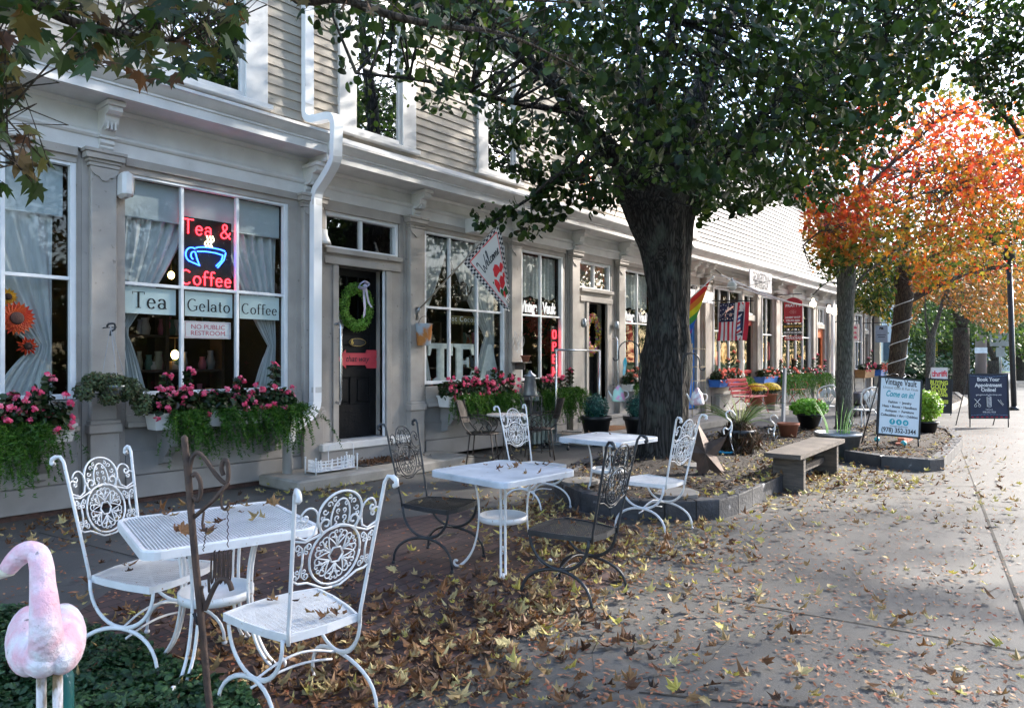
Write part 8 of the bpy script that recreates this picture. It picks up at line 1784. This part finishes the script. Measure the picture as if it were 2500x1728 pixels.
# far houses
def far_house(label, px0, px1, Z, pyt, wallc, roofc, roofh=2.5, dp=9., wins=(3, 2), roofw=.4):
    c = C(((px0 + px1) / 2 - CX) / F * Z, Z); w_ = (px1 - px0) / F * Z; hh = H + (HY - pyt) / F * Z; ang = AZ - R(90) + R(8); t = thing('house', label, 'building', c, ang)
    b = M(); b.box((-w_ / 2, 0, 0), (w_ / 2, dp, hh)); part('wall', b, wallc, t)
    b = M(); b.add([(-w_ / 2 - roofw, -roofw, hh), (w_ / 2 + roofw, -roofw, hh), (w_ / 2 + roofw, dp + roofw, hh), (-w_ / 2 - roofw, dp + roofw, hh), (-w_ / 2 - roofw, dp / 2, hh + roofh), (w_ / 2 + roofw, dp / 2, hh + roofh)], [(0, 1, 5, 4), (2, 3, 4, 5), (0, 4, 3), (1, 2, 5), (3, 2, 1, 0)]); part('roof', b, roofc, t)
    nx, nz = wins
    for i in range(nx):
        for j in range(nz):
            x = -w_ / 2 + w_ * (i + .5) / nx; z = hh * (j + .35) / nz; f_ = M(); f_.bbox((x - .5, -.06, z), (x + .5, -.0, z + 1.4), .02); wv = part('window', f_, white, t); g = M(); g.box((x - .40, -.075, z + .1), (x + .40, -.061, z + 1.3)); part('pane', g, mat('far_glass', (.10, .14, .18), None, .15), wv)
    return t
hw = mat('far_white', (.66, .70, .74), (.58, .62, .66), .7, 2); rf_ = mat('far_roof', (.22, .22, .23), (.16, .16, .17), .9, 3)
far_house('pale blue-white house beyond the end of the shop row', 2152, 2215, 44, 640, hw, rf_, 3., wins=(2, 2)); far_house('low grey house among the bushes behind the orange maple', 2225, 2330, 62, 812, mat('far_grey', (.45, .45, .44), None, .7), rf_, 2.2, wins=(5, 1)); far_house('white house at the far end seen under the trees', 2335, 2400, 70, 800, hw, rf_, 2.5, wins=(3, 1)); far_house('red brick house far down the street', 2405, 2440, 85, 850, mat('far_brick', (.42, .14, .10), None, .8), rf_, 2., wins=(2, 1)); far_house('white house at the right edge far down the street', 2450, 2560, 95, 830, hw, rf_, 3., wins=(4, 1))
c = C((2378 - CX) / F * 52, 52); t = thing('street_sign', 'white road-side shop sign with a dark oval under the trees', 'sign', c); a_ = Q(2378, 880, 52); b = M(); b.obox(a_, Vector((SA, -CA, 0)) * .55, (0, 0, 1.1), Vector((CA, SA, 0)) * .06); b.tube([(c.x, c.y, 0), (c.x, c.y, a_.z)], .08, 8); part('board', b, hw, t, world=True); b = M(); q = Q(2378, 885, 51.9); b.obox(q, Vector((SA, -CA, 0)) * .38, (0, 0, .22), Vector((CA, SA, 0)) * .01); part('oval', b, mat('dark_oval', (.08, .10, .06), None, .6), t, world=True)
# bushes and far woods
bushm = leafmat('bush_leaf', [(.015, .04, .015), (.03, .07, .02), (.06, .12, .03)], .3)
for px, Z, r_, h_, lab in ((2240, 40, 2.2, 1.6, 'dark rounded shrub left of the rusty tree'), (2215, 34, 1.2, 1.3, 'dark green shrub by the corner of the shop row'), (2310, 44, 2.6, 1.8, 'pale green shrub behind the small table'), (2262, 52, 3, 2.4, 'tall dark shrub before the grey house')):
    c = C((px - CX) / F * Z, Z); b = M(); foliage(b, (0, 0, h_ * .6), (r_, r_, h_ * .6), 1600, (.12, .26), seed=px); solo('shrub', b, bushm, lab, 'shrub', loc=(c.x, c.y, 0))
b = M(); xs = rng.uniform(60, 260, 900); P = np.stack([xs, rng.uniform(-70, 130, 900), rng.uniform(1, 13, 900)], 1); P[:, 0] = 105 + 25 * rng.random(900); P = clump_points(P, 26, 1.6); px, py, Z = proj(P); n = len(P); add_leaves(b, P, rng.uniform(.5, 1.0, n), DIA, rng.random(n)); struct('far_woods', b, green2, 'stuff', 'mass of dark green trees closing the end of the street', 'woods')
P = np.stack([rng.uniform(-45, 75, 620), rng.uniform(-47, -44, 620), rng.uniform(0, 7.5, 620)], 1); P = clump_points(P, 22, 1.0); n = len(P); b = M(); add_leaves(b, P, rng.uniform(.6, 1.1, n), DIA, rng.random(n)); struct('unseen_hedge', b, leafmat('hedge_leaf', [(.012, .025, .008), (.03, .05, .015)], .2), 'stuff', 'dark belt of trees added behind the houses across the road, seen only mirrored', 'woods')  # out of view; added to keep bright low sky out of the shop-window reflections
# the other side of the road, seen only mirrored in the shop windows
sg = leafmat('opposite_leaf', [(.02, .04, .012), (.05, .08, .02), (.16, .12, .03), (.3, .14, .03)], .3)
for i, x in enumerate((-16, -7, 3, 13, 23, 34, 46)):
    c = (x + rng.uniform(-1.5, 1.5), -27 + rng.uniform(-1, 1)); cl = ell(200, (c[0], c[1], 4.6), (5.4, 3.6, 3.6), .2); P = clump_points(cl, 24, .55); n = len(P); b = M(); add_leaves(b, P, rng.uniform(.22, .42, n), DIA, rng.random(n))
    t = thing('street_tree', 'autumn tree across the road, seen only mirrored in the shop windows', 'tree', (c[0], c[1], 0), group='trees across the road'); part('crown', b, sg, t, world=True); part('trunk', trunk_mesh([((c[0], c[1], z), .35 - .03 * z) for z in (-.15, .5, 1.5, 3, 5)], 16), bark3, t, world=True)
for x, w_, h_, lab in ((-12, 11, 6, 'dark shingled house across the road, behind the mirrored trees'), (6, 12, 7, 'dark shingled house across the road, behind the mirrored trees'), (27, 12, 6, 'dark shingled house across the road, behind the mirrored trees')):
    t = thing('house', lab, 'building', (x, -36, -.15), group='houses across the road'); b = M(); b.box((-w_ / 2, -9, 0), (w_ / 2, 0, h_)); part('wall', b, mat('dark_shingle', (.16, .13, .11), (.10, .08, .07), .9), t); b = M(); b.add([(-w_ / 2 - .4, .4, h_), (w_ / 2 + .4, .4, h_), (w_ / 2 + .4, -9.4, h_), (-w_ / 2 - .4, -9.4, h_), (-w_ / 2 - .4, -4.5, h_ + 3), (w_ / 2 + .4, -4.5, h_ + 3)], [(0, 1, 5, 4), (2, 3, 4, 5), (0, 4, 3), (1, 2, 5)]); part('roof', b, rf_, t)
